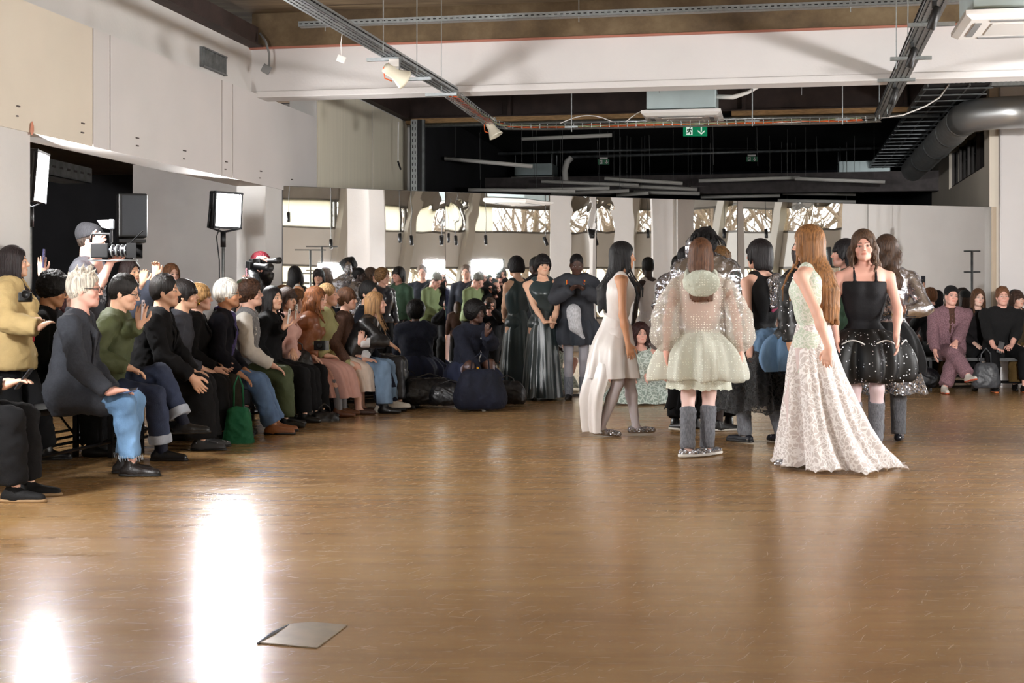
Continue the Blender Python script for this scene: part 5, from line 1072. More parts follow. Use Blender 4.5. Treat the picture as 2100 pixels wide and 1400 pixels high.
        if style == 'dreads':
            for k in range(34):
                a_ = k*2.4; e_ = .2+1.1*((k*.618) % 1); v = np.array([math.cos(a_)*math.cos(e_), math.sin(a_)*math.cos(e_), math.sin(e_)]); p0 = np.array([0, -.01, .03])+v*np.array([.085, .1, .095]); p1 = p0+v*.03+np.array([0, 0, .0]); p2 = p1+v*.045*np.array([1, 1, 0])+np.array([0, 0, -.04]); p3 = p2+v*.02*np.array([1, 1, 0])+np.array([0, 0, -.045])
                F_.chain([P(*q) for q in (p0, p1, p2, p3)], [.013*h, .011*h, .009*h, .006*h], .004)
        if style == 'afro': E((0, -.02, .045), (.105, .115, .105), .02); E((0, .13, -.045), (.07, .09, .09), .01, True); wrn = .005
        if style == 'curlylong':
            for k in range(46):
                a_ = math.radians(r.uniform(75, 285)); z = r.uniform(-.28, .09); rad_ = .085+.05*min(1, max(0, (.09-z)/.2)); E((math.sin(a_)*rad_, math.cos(a_)*rad_*.8-.02, z), (.026, .026, .03), .008)
        Vv, Q = F_.net(hh*s.res); q = (Vv-c)@R/h; th = np.arctan2(q[:, 0], q[:, 1]+.02)
        if kind == 'straight': d = (np.sin(th*46+q[:, 2]*6+np.sin(q[:, 2]*20)*.6)*.6+np.sin(th*91+1.3)*.4)*.0019*np.clip((.1-q[:, 2])/.06, .12, 1)
        else: d = wrinkle(Vv, .008, 60, s.seed)
        Vv = Vv+vnorm(Vv, Q)*d[:, None]; put('hair', Vv, Q, hair_mat(col, kind), s.root); return s
    def glasses(s, col=(28, 22, 22)):
        R, c, h = s.R, s.headc, s.hs; P = lambda x, y, z: Vector(c+R@np.array([x, y, z])*h); m = mat('spectacle_'+hexc(col), rgb(*col), .3); g_ = MB()
        for sg in (-1, 1):
            g_.tube([P(sg*.033+.024*math.cos(a), .101-.18*(sg*.033+.024*math.cos(a))**2*8*.3, -.003+.019*math.sin(a)) for a in np.linspace(0, 2*math.pi, 17)], .0022, n=5); g_.tube([P(sg*.057, .098, .004), P(sg*.078, .06, .003), P(sg*.081, -.005, -.0)], .0026, n=5)
        g_.tube([P(-.009, .105, .0), P(.009, .105, .0)], .002, n=5); o = g_.build('glasses', m, None, smooth=True); o.parent = s.root; return s
    def beanie(s, col, kind='beanie'):
        R, c, h = s.R, s.headc, s.hs; P = lambda x, y, z: c+R@np.array([x, y, z])*h; F_ = Fd(); F_.ell(P(0, -.022, .046), np.array([.09, .108, .096])*h, R, .01); F_.cut(P(0, .0, .036), R@np.array([0, .35, -1]), .3)
        if kind == 'beanie': F_.ell(P(0, -.07, .07), np.array([.075, .06, .07])*h, R, .03)
        if kind == 'cap':
            for k in range(5): x = -.04+k*.02; F_.cap(P(x*1.5, .075, .05), P(x*1.6, .165-abs(x)*.9, .038), .006*h, .004*h, .014)
        s.cl('cap' if kind == 'cap' else 'beanie', F_, cloth(col, 'knit' if kind == 'beanie' else 'cotton'), h=.008); return s
    def scarf(s, m, ends=True, w_=.028, low=.0):
        F_ = Fd(); up, rt, fw = s.up, s.rt, s.fw; r = .066*s.hs
        pts = [s.neckb+up*.03+rt*math.sin(a)*r+fw*(math.cos(a)*r+.005)-up*.03*(1+math.cos(a))*.5 for a in np.linspace(0, 2*math.pi, 13)]; F_.chain(pts, [w_]*13, .015)
        if ends:
            for sg in (-1, 1): F_.chain([s.neckb+fw*.075+rt*sg*.02, s.chest+fw*.135+rt*sg*.025, s.waist+fw*.13+rt*sg*.03], [w_, w_*.9, w_*.8], .015)
        s.cl('scarf', F_, m, h=.009, wr=.006, fr=24); return s
    def sheet(s, name, rings, m, n=96, folds=(0, 9), sub=3, label=None, phase=0, thick=0.0, arc=(0, 360), scallop=0.0):
        """draped cloth from rings (centre, rx, ry, fold depth) in the figure frame; the sheet hangs open at both ends"""
        K = len(rings); ks = np.linspace(0, K-1, (K-1)*sub+1); val = []
        arr = np.array([list(r[0])+[r[1], r[2], r[3]] for r in rings], float)
        def cat(t):
            i = min(int(t), K-2); f = t-i; p0, p1, p2, p3 = arr[max(i-1, 0)], arr[i], arr[i+1], arr[min(i+2, K-1)]
            return .5*((2*p1)+(-p0+p2)*f+(2*p0-5*p1+4*p2-p3)*f*f+(-p0+3*p1-3*p2+p3)*f**3)
        th = np.radians(np.linspace(arc[0], arc[1], n+1))[:n if arc == (0, 360) else n+1]; V_ = []; r_ = np.random.default_rng(s.seed+int(phase*10)); ph = r_.uniform(0, 6, 6)
        for q, t in enumerate(ks):
            v = cat(t); fo = v[5]; w = t/(K-1)
            rip = 1*np.sin(folds[1]*th+ph[0]+w*.6)+.5*np.sin((folds[1]*1.7//1)*th+ph[1]-w)+.35*np.sin((folds[1]*2.6//1)*th+ph[2])+.4*np.sin(3*th+ph[3])
            rr = 1+0*th; dx = fo*rip; V_.append(np.stack([v[0]+np.sin(th)*(v[3]+dx), v[1]+np.cos(th)*(v[4]+dx), v[2]+(scallop*np.abs(np.sin(th*26/2)) if q == len(ks)-1 else 0)+0*th+fo*.15*np.cos(folds[1]*th+ph[4])], 1))
        N_ = len(th); V2 = np.concatenate(V_); Qs = []
        for q in range(len(ks)-1):
            a = np.arange(N_ if arc == (0, 360) else N_-1); b = (a+1) % N_; Qs.append(np.stack([q*N_+a, q*N_+b, (q+1)*N_+b, (q+1)*N_+a], 1)[:, ::-1])
        Q = np.concatenate(Qs); V2 = V2+vnorm(V2, Q)*wrinkle(V2, .004, 22, s.seed)[:, None]
        o = put(name, V2, Q, m, s.root, label=label)
        if thick: so = o.modifiers.new('s', 'SOLIDIFY'); so.thickness = thick
        return o
def thing_at(p, name, lab, cat, group=None): return empty(name, p, lab, cat, group)
def phone(P_, i, lab, col=(30, 30, 34), R=None, out=.06, up=.05, screen=False):
    """phone held in hand i of figure P_, long side along axis up"""
    i = 1-i if P_.sw else i
    c = P_.Wd(P_.wr[i]+P_.hd[i]*.10); f = Vector(P_.Ri.T@np.array([0, 1., 0])); r = Vector((f.y, -f.x, 0)); z = Vector(P_.Ri.T@P_.hd[i]); z = (z*.4+Vector((0, 0, 1))).normalized() if not R else Vector(R).normalized()
    y = (f-z*f.dot(z)).normalized(); x = y.cross(z); M = Matrix((x, y, z)).transposed(); c = c+y*.012+z*.02; root = empty('phone', c, lab, 'phone')
    MB().box(c, (.074, .009, .152), R=M).build('case', mat('phone_case_'+hexc(col), rgb(*col), .35), root, bevel=.003); MB().box(c-y*.0052, (.066, .001, .142), R=M).build('screen', mat('phone_screen', rgb(26, 30, 44), .12), root)
    l_ = MB()
    for dz in (.055, .035): l_.tube([c+y*.004+x*.02+z*dz, c+y*.008+x*.02+z*dz], .008, n=10)
    l_.build('camera_lens', M_black, root); return root
def camera(c, d, s, lab, lens=.12, up=(0, 0, 1)):
    c = Vector(c); R = basis(d, up); root = empty('camera', c, lab, 'camera')
    b = MB(); b.box(c-R@Vector((0, 0, .035)), (.135*s, .09*s, .065*s), R=R); b.box(c+R@Vector((0, .055*s, -.035)), (.055*s, .03*s, .05*s), R=R); b.build('body', M_black, root, bevel=.006)
    MB().lathe([(.034*s, 0), (.036*s, .02*s), (.034*s, lens*.6), (.042*s, lens*.75), (.044*s, lens), (.036*s, lens-.004), (.02*s, lens-.02)], 20, c, R).build('lens', M_black, root, smooth=True); return root
def bench(a, b, lab, n=2, wdt=.35, zt=.45):
    a = np.array(a, float); b = np.array(b, float); e = (b-a)/np.linalg.norm(b-a); nn = np.array([-e[1], e[0]]); root = empty('bench', ((a[0]+b[0])/2, (a[1]+b[1])/2, 0), lab, 'bench')
    MB().wall(a-nn*wdt/2, b-nn*wdt/2, zt-.045, zt, wdt).build('seat', M_black, root)
    k = max(2, int(np.linalg.norm(b-a)/1.2)+1)
    for j in range(k):
        for s_ in (-1, 1): q = a+(b-a)*(.04+.92*j/(k-1))+nn*s_*(wdt/2-.03); MB().box((q[0], q[1], (zt-.045)/2), (.035, .035, zt-.045), rz=math.atan2(e[1], e[0])).build('leg', M_blackm, root)
    for s_ in (-1, 1): q0 = a+nn*s_*(wdt/2-.03); q1 = b+nn*s_*(wdt/2-.03); MB().tube([(q0[0], q0[1], .12), (q1[0], q1[1], .12)], .012, n=6).build('stretcher', M_blackm, root)
    return root
# ================================================================ PEOPLE
def at(px, Y): return ((px-1050)/F*Y, Y)
C = cloth; BLK = (20, 20, 23); NAVY = (26, 32, 52)
M_boot = C((34, 24, 22), 'leather'); M_blkshoe = C((18, 18, 20), 'leather'); M_wsole = mat('white_sole', rgb(214, 210, 202), .6); M_gsil = C((196, 196, 202), 'sequin'); M_warm = C((112, 114, 120), 'knit')

# ---- audience along the left wall
p = Person(at(-100, 8.6), 0, 'person in black cut off by the left edge, hands and phone on the lap', fem=False, pose='sit', lean=14, hair=('short', (30, 26, 24)), hands=[('w', 8, 790, 8.45), ('w', -14, 785, 8.6)], hdir=((.1, .8, .25), (-.1, 1, .2)))
p.body().top(C(BLK), hem=.15).trousers(C((28, 28, 31))).shoes(C((20, 20, 22), 'cotton'), mat('gum_sole', rgb(150, 120, 84), .7), kind='trainer').hair(); phone(p, 0, 'black phone in the hands of the person cut off at the left edge', R=(.6, 0, .8))

p = Person(at(143, 9.85), 2, 'man with spiky white hair, glasses, charcoal jacket and light blue jeans', H=1.80, fem=False, pose='sit', skin='pink', hair=('spiky', (216, 206, 190)), brow=(150, 130, 110), yaw=2, pitch=-4, lean=6, hands=[('w', 222, 803, 9.55), ('w', 232, 800, 9.95)], hdir=((.5, .9, .1), (-.6, .7, 0)), knees=[(-.02, .42), (.20, .42)], feet=[(-.03+.0, .37, .075), (.14, .46, .075)], elbows=((-.5, -1, -.3), (.5, -1, -.3)), foot_dirs=((.0, 1, 0), (.1, 1, 0)))
p.body().top(C((52, 54, 60), 'cotton'), name='shirt', g=.008, sleeve=0, collar=False).top(C((58, 61, 68)), open_=.045, hem=.42, g=.018).trousers(C((108, 148, 190), 'denim'), g=.012, gk=.02, ga=.03, to=.86).shoes(M_boot, M_black, kind='boot').hair().glasses()
F_ = Fd(); 
for dz, w_ in ((.07, .07),): F_.cap(p.pel+p.rt*.158-p.fw*.03+p.up*dz, p.pel+p.rt*.150+p.fw*.07+p.up*(dz-.01), .011, .011, .01).cap(p.pel+p.rt*.160-p.fw*.03+p.up*(dz-.03), p.pel+p.rt*.152+p.fw*.07+p.up*(dz-.04), .011, .011, .02)
p.cl('pocket_flap', F_, C((54, 57, 64)), h=.009)
F_ = Fd(); n0 = p.neckb
for o_ in (0, .016, .032): F_.cap(n0+p.rt*(.075+o_*.4)+p.fw*.02+p.up*.03, p.chest+p.rt*(.055+o_)+p.fw*.155+p.up*(.06-o_), .012, .011, .01).cap(p.chest+p.rt*(.055+o_)+p.fw*.155+p.up*(.06-o_), p.waist+p.rt*.03+p.fw*.14+p.up*.02, .011, .007, .01)
p.cl('lapel', F_, C((66, 69, 76)), h=.009)
t_ = MB()
for i in (0, 1):
    d_ = nrm(p.an[i]-p.kn[i]); e_ = p.kn[i]+(p.an[i]-p.kn[i])*.86
    for k in range(26):
        a_ = k*.2417; q_ = e_+np.array([math.cos(a_), math.sin(a_), 0])*.082; t_.tube([Vector(q_+np.array([0, 0, .01])), Vector(q_+np.array([.004*math.cos(k*3), .004, -.022-.008*math.sin(k*5)]))], .0016, n=3)
o = t_.build('frayed_hem', C((200, 214, 226), 'cotton'), None, kind='stuff'); o.parent = p.root
phone(p, 0, 'phone in a blue patterned case held by the man in ripped jeans', (60, 80, 120), R=(1, 0, .15))

p = Person(at(212, 10.75), 2, 'man with glasses in an olive jacket and cuffed dark jeans filming with a phone', H=1.78, fem=False, pose='sit', skin='asian', hair=('short', (26, 22, 20)), yaw=-2, pitch=-14, lean=10, hands=[('w', 258, 752, 10.5), ('w', 285, 668, 10.6)], hdir=((.3, .8, -.3), (0, .15, 1)), feet=[(-.02, .60, .27), (.10, .46, .075)], knees=[(-.06, .42), (.15, .42)], elbows=((-.5, -1, -.3), (.6, -.5, -.6)))
p.body().top(C((74, 80, 50), 'cotton'), g=.02, loose=.02, hem=.12).trousers(C((42, 52, 78), 'denim'), g=.016, gk=.02, ga=.035, to=.85, turn=C((160, 166, 176), 'denim')).socks(C((24, 28, 50), 'cotton'), frm=.75, name='sock').shoes(M_blkshoe, M_black).hair().glasses((40, 36, 34))
phone(p, 1, 'pale phone held upright by the man in the olive jacket', (214, 204, 210), R=(.05, 0, 1))

p = Person(at(303, 11.5), 4, 'man in a black suit and wide black trousers, hands crossed on his knee', H=1.80, fem=False, pose='sit', skin='asian', hair=('short', (28, 24, 22)), yaw=2, lean=10, build=1.12, hands=[('w', 392, 772, 11.25), ('w', 405, 780, 11.45)], hdir=((.1, .6, -.8), (-.2, .6, -.7)))
p.body().top(C((30, 30, 34), 'cotton'), name='shirt', g=.01, sleeve=0, collar=False, neck=.004).top(C((26, 26, 29)), open_=.04, hem=.25, g=.02).trousers(C((22, 22, 25)), g=.03, gk=.05, ga=.085, to=.95).shoes(C((60, 60, 62), 'blacksequin'), M_black).hair()

p = Person(at(352, 12.15), 6, 'young man with a dark fringe squeezed behind the man in the black suit', H=1.72, fem=False, pose='sit', skin='asian', hair=('fringe', (28, 22, 20)), yaw=-2, lean=8)
p.body().top(C((52, 54, 62), 'cotton'), hem=.1).trousers(C(BLK)).shoes(M_blkshoe).hair()

p = Person(at(384, 12.55), 6, 'woman with blond bobbed hair and gold earring in a black coat', H=1.68, pose='sit', skin='light', hair=('bob', (172, 132, 84), .06), yaw=2, lean=8, hands=[('w', 440, 755, 12.3), ('w', 452, 742, 12.5)], hdir=((.1, .7, -.6), (-.2, .7, -.6)))
p.body().top(C((24, 24, 28)), open_=.03, hem=.3, g=.022, collar=True).trousers(C((48, 48, 40)), ga=.04).shoes(C((40, 40, 42), 'blacksequin')).hair()
e_ = MB(); e_.lathe([(.008, -.012), (.012, 0), (.008, .012)], 8, p.Wd(p.headc+p.R@np.array([.088, -.005, -.055]))); o = e_.build('earring', mat('gold', rgb(210, 160, 70), .25, metal=1), None, smooth=True, loc=None); o.parent = p.root; o.matrix_parent_inverse = (Matrix.Translation(p.root.location)@p.root.rotation_euler.to_matrix().to_4x4()).inverted()

p = Person(at(436, 12.85), 4, 'white haired man with glasses, purple patterned scarf and blue jeans', H=1.76, fem=False, pose='sit', skin='tan', hair=('white', (232, 226, 216)), brow=(170, 160, 150), yaw=4, lean=10, hands=[('w', 488, 765, 12.55), ('w', 500, 758, 12.9)], hdir=((0, .8, -.5), (0, .8, -.5)), knees=[(-.12, .42), (.14, .42)], feet=[(-.16, .56, .075), (.12, .56, .075)])
p.body().top(C((24, 26, 40)), open_=.04, hem=.25, g=.024).scarf(C((70, 60, 120), 'paisley')).trousers(C((86, 116, 156), 'denim'), g=.014, gk=.022, ga=.045, to=.93).shoes(C((150, 92, 52), 'leather'), M_boot).hair().glasses((30, 26, 26))

p = Person(at(490, 13.5), 6, 'young man in a green beanie, grey knitted vest and white sleeves', H=1.76, fem=False, pose='sit', skin='light', hair=('shortcurly', (72, 48, 34)), yaw=-4, pitch=6, lean=8, hands=[('w', 556, 748, 13.3), ('w', 545, 742, 13.5)], hdir=((.1, .8, -.4), (0, .8, -.3)))
p.body().top(C((226, 222, 214), 'cotton'), name='shirt', g=.014, loose=.012, collar=False).top(C((136, 136, 138), 'knit'), name='knitted_vest', g=.028, sleeve=0, collar=False, open_=.03).trousers(C((72, 82, 54), 'cotton'), g=.02, gk=.035, ga=.05).shoes(M_blkshoe).hair().beanie((58, 72, 50))

p = Person(at(545, 14.15), -4, 'woman with black pulled back hair and black coat taking a photo with a white phone', H=1.66, pose='sit', skin='asian', hair=('long', (24, 20, 20), .34), yaw=-28, pitch=2, lean=5, hands=[('w', 582, 672, 13.9), ('w', 560, 752, 13.9)], hdir=((0, .4, 1), (0, .8, -.3)))
p.body().top(C((22, 22, 25)), hem=.3, g=.024, open_=.03).trousers(C(BLK)).shoes(M_blkshoe).hair(); phone(p, 0, 'white phone with three lenses held by the woman in the black coat', (236, 234, 232), R=(.12, 0, 1))

p = Person(at(574, 14.55), -10, 'woman in a pale pink jacket with black shoulder length hair looking to the right', H=1.64, pose='sit', skin='asian', hair=('bob', (60, 44, 36), .12), yaw=-26, lean=6, hands=[('w', 600, 720, 14.3), None])
p.body().top(C((214, 170, 158), 'cotton'), hem=.15, g=.022, loose=.01).trousers(C((30, 30, 32))).shoes(M_blkshoe).hair()

p = Person(at(618, 14.85), -4, 'woman with wavy auburn hair in a brown leather jacket raising a patterned phone', H=1.68, pose='sit', skin='light', hair=('wavy', (132, 80, 44), .3), yaw=2, pitch=-4, lean=12, hands=[('w', 601, 662, 14.5), ('w', 640, 742, 14.6)], hdir=((-.1, .25, 1), (0, .8, -.4)), elbows=((-.8, .1, -.8), (.5, -1, -.3)))
p.body().top(C((140, 84, 50), 'leather'), hem=.1, g=.022, open_=.02).shoes(C((110, 66, 40), 'leather')).hair().socks(C((120, 118, 122), 'tights'), frm=.2, name='stocking', g=.003)
p.sheet('skirt', [((0, -.02, .62), .15, .14, 0), ((0, .12, .60), .19, .22, .008), ((0, .27, .50), .2, .26, .02), ((0, .36, .33), .2, .2, .03), ((0, .4, .2), .21, .19, .035)], C((206, 160, 148), 'cotton'), folds=(0, 7))
phone(p, 0, 'white patterned phone raised by the woman with auburn hair', (232, 230, 222), R=(.05, 0, 1))

p = Person(at(655, 15.15), -2, 'woman with tied back fair hair in a light olive trench coat', H=1.76, pose='sit', skin='light', hair=('tied', (176, 140, 98)), yaw=4, lean=6, hands=[('w', 668, 728, 14.75), ('w', 694, 745, 14.95)], hdir=((.4, .7, -.1), (0, .2, -1)))
p.body().top(C((44, 62, 40), 'knit'), name='jumper', g=.008, sleeve=0, collar=True, neck=-.01).top(C((168, 166, 118), 'cotton'), hem=.42, g=.026, loose=.012, open_=.035).shoes(C((70, 46, 36), 'leather'), kind='flat').hair()
p.sheet('skirt', [((0, 0, .64), .15, .14, 0), ((0, .12, .62), .17, .2, .008), ((0, .28, .52), .18, .25, .015), ((0, .38, .36), .16, .19, .02), ((0, .41, .24), .15, .17, .02)], C((222, 206, 192), 'cotton'), folds=(0, 5))

p = Person(at(690, 15.35), -2, 'woman with brown bangs and brown knit, wearing navy skirt, navy socks and white trainers', H=1.66, pose='sit', skin='light', hair=('fringe', (96, 64, 44)), yaw=-4, lean=9, hands=[('w', 712, 742, 15.0), ('w', 730, 748, 15.1)], hdir=((.2, .9, -.1), (.1, .9, -.1)), feet=[(-.05, .62, .12), (.1, .5, .075)])
p.body().top(C((92, 66, 54), 'knit'), hem=.1, g=.02, collar=False).socks(C((24, 32, 62), 'knit'), frm=.45, name='sock').shoes(C((214, 208, 196), 'cotton'), M_wsole, kind='trainer').hair()
p.sheet('skirt', [((0, 0, .64), .15, .14, 0), ((0, .12, .62), .18, .2, .008), ((0, .28, .53), .19, .25, .015), ((0, .4, .4), .2, .2, .02), ((0, .44, .28), .21, .2, .02)], C((26, 32, 56), 'wool'), folds=(0, 5))

p = Person(at(742, 15.95), -6, 'man with black hair and serious look in dark clothes, hands spread on his thighs', H=1.80, fem=False, pose='sit', skin='asian', hair=('short', (22, 20, 20)), yaw=-22, lean=5, hands=[('w', 772, 738, 15.5), ('w', 812, 728, 15.6)], hdir=((.3, .8, -.4), (.2, .8, -.4)), foot_dirs=((.2, 1, 0), (.3, 1, 0)))
p.body().top(C((32, 36, 48)), hem=.1, g=.02).trousers(C((42, 42, 46), 'leather'), g=.016, gk=.022, ga=.04).shoes(M_blkshoe, M_black).hair()
p = Person(at(716, 15.35), -8, 'woman with long straight blond hair leaning forward, chin on her white sleeved hand', H=1.70, pose='sit', skin='light', hair=('long', (150, 112, 72), .38), yaw=6, pitch=4, lean=28, hands=[('w', 738, 704, 15.0), ('w', 745, 745, 15.1)], hdir=((0, .2, 1), (0, .9, 0)), elbows=((-.2, .3, -1), (.5, .3, -1)))
p.body().top(C((226, 226, 228), 'cotton'), name='shirt', g=.01, collar=False).top(C((28, 26, 28), 'leather'), sleeve=.8, hem=.05, g=.022, open_=.03).trousers(C((106, 132, 160), 'denim'), g=.02, gk=.03, ga=.05).shoes(M_blkshoe, kind='boot').hair()

# ---- people behind the front row on the left
p = Person(at(22, 10.35), 8, 'woman with long dark hair standing in a beige trench coat, arms folded', H=1.60, skin='asian', hair=('long', (36, 26, 26), .36), yaw=6, pitch=2, hands=[('w', 80, 672, 10.0), ('w', 70, 660, 10.25)], hdir=((.6, .5, .4), (-.8, .3, .3)), elbows=((-.6, -.4, -.6), (.6, 0, -.8)), feet=[(-.13, .24, .075), (.06, -.1, .075)])
p.body().top(C((196, 170, 118), 'cotton'), hem=.12, g=.03, loose=.02, open_=.03).trousers(C((26, 26, 28)), ga=.045).shoes(C((18, 18, 20), 'leather'), M_black, kind='boot').hair()
F_ = Fd(); c = p.chest+p.fw*.13-p.up*.14; F_.cap(c-p.rt*.05, c-p.rt*.02-p.up*.12, .04, .035); p.cl('red_vest', F_, C((170, 28, 40), 'cotton'))
camera(W(52, 607, 9.95), (.3, -.8, .2), .7, 'small compact camera held by the woman in the beige trench', .05)
p = Person(at(78, 11.0), 8, 'person in a black baseball cap with a white mark, seated behind the front row', H=1.72, fem=False, pose='sit', seat=.5, skin='tan', hair=('curly', (20, 18, 18)), yaw=2, pitch=-16, lean=6)
p.body().top(C((20, 20, 24)), hem=.1, g=.02).trousers(C(BLK)).shoes(M_blkshoe).hair().beanie((18, 20, 24), 'cap').glasses((24, 24, 28))
c0 = p.headc+p.R@np.array([.045, .06, .125])*p.hs
t_ = MB(); 
for k in range(3): t_.box(p.Wd(c0+p.R@np.array([.004, .008*k-.008, .003*k])), (.03, .003, .006), rz=.2)
t_.build('cap_mark', M_plast, None).parent = p.root; bpy.data.objects['cap_mark'].matrix_parent_inverse = (Matrix.Translation(p.root.location)@p.root.rotation_euler.to_matrix().to_4x4()).inverted()
p = Person(at(116, 11.55), 10, 'woman with long dark red hair hidden behind others, holding a phone up high', H=1.66, pose='sit', skin='light', seat=.48, hair=('long', (66, 26, 26), .4), hands=[None, ('w', 84, 560, 11.4)], hdir=(None, (0, .1, 1)), elbows=(None, (.8, .2, -.5)))
p.body().top(C((22, 20, 22)), sleeve=.75, hem=.1).trousers(C(BLK)).shoes(M_blkshoe).hair(); phone(p, 1, 'blue and white phone raised high near the left pillar', (90, 96, 150), R=(.02, 0, 1))
p = Person(at(172, 12.0), 4, 'cameraman in a grey t-shirt and black cap with tattooed arms', H=1.84, fem=False, skin='pink', hair=('crop', (60, 50, 44)), yaw=-4, pitch=-6, lean=2, hands=[('w', 188, 505, 11.75), ('w', 228, 535, 11.7)], hdir=((.2, .6, .5), (0, .6, .7)), elbows=((-.7, .2, -.9), (.7, .3, -.9)), curl=1.0)
p.body().top(C((72, 72, 78), 'cotton'), name='tshirt', sleeve=.42, hem=.05, g=.02, loose=.02, collar=False).trousers(C(BLK)).shoes(M_blkshoe).hair().beanie((40, 40, 44))
pr = MB(); r_ = random.Random(3)
for k in range(40):
    q_ = p.chest+p.rt*r_.uniform(-.1, .1)+p.fw*.152-p.up*r_.uniform(-.02, .16); pr.box(p.Wd(q_), (.012, .006, .018), rz=r_.random())
o = pr.build('shirt_print', mat('pale_print', rgb(170, 170, 176), .8), None, kind='stuff'); o.parent = p.root; o.matrix_parent_inverse = (Matrix.Translation(p.root.location)@p.root.rotation_euler.to_matrix().to_4x4()).inverted()
# cinema camera on his shoulder
cc = W(230, 514, 11.6); root = empty('cinema_camera', cc, 'shoulder mounted cinema camera with matte box and monitor, in the cameraman\'s hands', 'camera'); rx = Vector((1, -.1, 0)).normalized(); R = basis(rx)
cam_blk = mat('camera_black', rgb(12, 12, 13), .6, spec=.2)
MB().box(cc-rx*.09, (.10, .12, .15), R=R).build('body', cam_blk, root, bevel=.008)
MB().lathe([(.04, 0), (.045, .01), (.045, .04), (.041, .05), (.046, .06), (.046, .09), (.042, .1), (.048, .11), (.05, .15), (.045, .17)], 22, cc-rx*.02, R).build('lens', mat('lens_metal', rgb(60, 60, 64), .2, metal=.8), root, smooth=True)
for t in (.02, .06, .1, .135): MB().lathe([(.047, 0), (.0525, .004), (.0525, .012), (.047, .016)], 22, cc+rx*(t-.02), R).build('lens_ring', M_galv, root, smooth=True)
mb_ = MB(); 
for x, y, sx, sy in ((0, .055, .15, .012), (0, -.055, .15, .012), (.07, 0, .012, .12), (-.07, 0, .012, .12)): mb_.box(cc+rx*.19+R@Vector((x, y, 0)), (sx, sy, .08), R=R)
mb_.build('matte_box', cam_blk, root); MB().tube([cc+rx*.15+Vector((0, 0, .06)), cc+rx*.27+Vector((0, -.03, .16))], .006, n=5).build('flag_arm', M_blackm, root)
MB().tube([cc-rx*.2-Vector((0, .02, .08)), cc+rx*.22-Vector((0, .02, .08))], .007, n=8).build('rod', M_galv, root, smooth=True)
MB().tube([cc-rx*.18+Vector((0, 0, .07)), cc-rx*.17+Vector((0, 0, .14)), cc-rx*.02+Vector((0, 0, .14)), cc-rx*.01+Vector((0, 0, .06))], .012, n=8).build('top_handle', M_black, root, smooth=True)
MB().box(cc+Vector((0, -.02, .215)), (.05, .04, .085), R=Matrix.Rotation(.3, 3, 'Z')).build('monitor', mat('monitor_grey', rgb(120, 124, 130), .4), root, bevel=.012); MB().extr([cc+Vector((-.12, -.02, .25)), cc+Vector((-.03, -.02, .255)), cc+Vector((-.03, -.02, .18)), cc+Vector((-.08, -.02, .19))], (0, .01, 0)).build('sun_hood', M_grey, root); MB().tube([cc+Vector((0, -.01, .07)), cc+Vector((0, -.02, .19))], .009, n=6).build('monitor_arm', M_blackm, root)
p = Person(at(262, 13.0), 0, 'woman with long dark hair standing in shadow beside the loudspeaker pole', H=1.58, skin='olive', hair=('long', (40, 26, 24)), yaw=-30)
p.body().top(C((30, 26, 28))).trousers(C(BLK)).shoes(M_blkshoe).hair()
p = Person(at(262, 12.35), 0, 'dark fringed person behind the olive jacket lifting both ringed hands', H=1.68, pose='sit', skin='asian', hair=('fringe', (20, 18, 18)), yaw=0, pitch=-8, hands=[('w', 296, 565, 12.1), ('w', 318, 566, 12.1)], hdir=((0, .1, 1), (0, .1, 1)), elbows=((-.6, .6, -1), (.6, .6, -1)), curl=.6)
p.body().top(C((60, 64, 76)), sleeve=.9, hem=.1).trousers(C(BLK)).shoes(M_blkshoe).hair()
p = Person(at(350, 15.9), -60, 'smiling woman with long reddish blond hair against the grey side wall', H=1.62, skin='light', hair=('long', (140, 96, 66), .3), yaw=10)
p.body().top(C((44, 40, 42))).trousers(C(BLK)).shoes(M_blkshoe).hair()
p = Person(at(505, 15.2), -10, 'photographer with dark red hair in a black jacket aiming a long lens', H=1.74, skin='pink', hair=('bob', (120, 30, 44), .05), yaw=-10, pitch=-10, lean=12, hands=[('w', 515, 552, 14.9), ('w', 530, 530, 14.95)], hdir=((.5, .8, .2), (.2, .9, .1)), elbows=((-.8, .2, -.9), (.8, .5, .3)), curl=.9)
p.body().top(C((34, 36, 40), 'leather'), hem=.1, g=.024, loose=.015).trousers(C(BLK)).shoes(M_blkshoe).hair()
camera(W(522, 545, 14.85), (.85, -.6, -.1), 1.0, 'black camera with a long lens held by the red haired photographer', .24)
camera(W(540, 536, 14.95), (.9, -.3, .05), .8, 'second long lens camera just behind the first one', .2)
p = Person(at(492, 14.3), 0, 'person hidden behind the green beanie, only the arm with a pink phone shows', H=1.58, pose='sit', skin='light', hair=('short', (50, 40, 34)), hands=[None, ('w', 502, 590, 14.1)], hdir=(None, (-.1, .1, 1)), elbows=(None, (.6, .3, -1)))
p.body().top(C((60, 58, 60)), sleeve=.7).trousers(C(BLK)).shoes(M_blkshoe).hair(); phone(p, 1, 'pink phone raised above the green beanie', (226, 150, 170), R=(-.05, 0, 1))
p = Person(at(578, 15.75), 0, 'woman with loose blond hair just left of the mirror edge, behind the front row', H=1.62, pose='sit', seat=.5, skin='light', hair=('wavy', (176, 130, 84), .16), yaw=20)
p.body().top(C((40, 40, 44))).trousers(C(BLK)).shoes(M_blkshoe).hair()
p = Person(at(606, 15.7), 5, 'person with brown bun hair behind the woman with auburn hair', H=1.62, pose='sit', seat=.47, skin='light', hair=('bun', (120, 78, 46)), yaw=30)
p.body().top(C((50, 40, 36))).trousers(C(BLK)).shoes(M_blkshoe).hair()

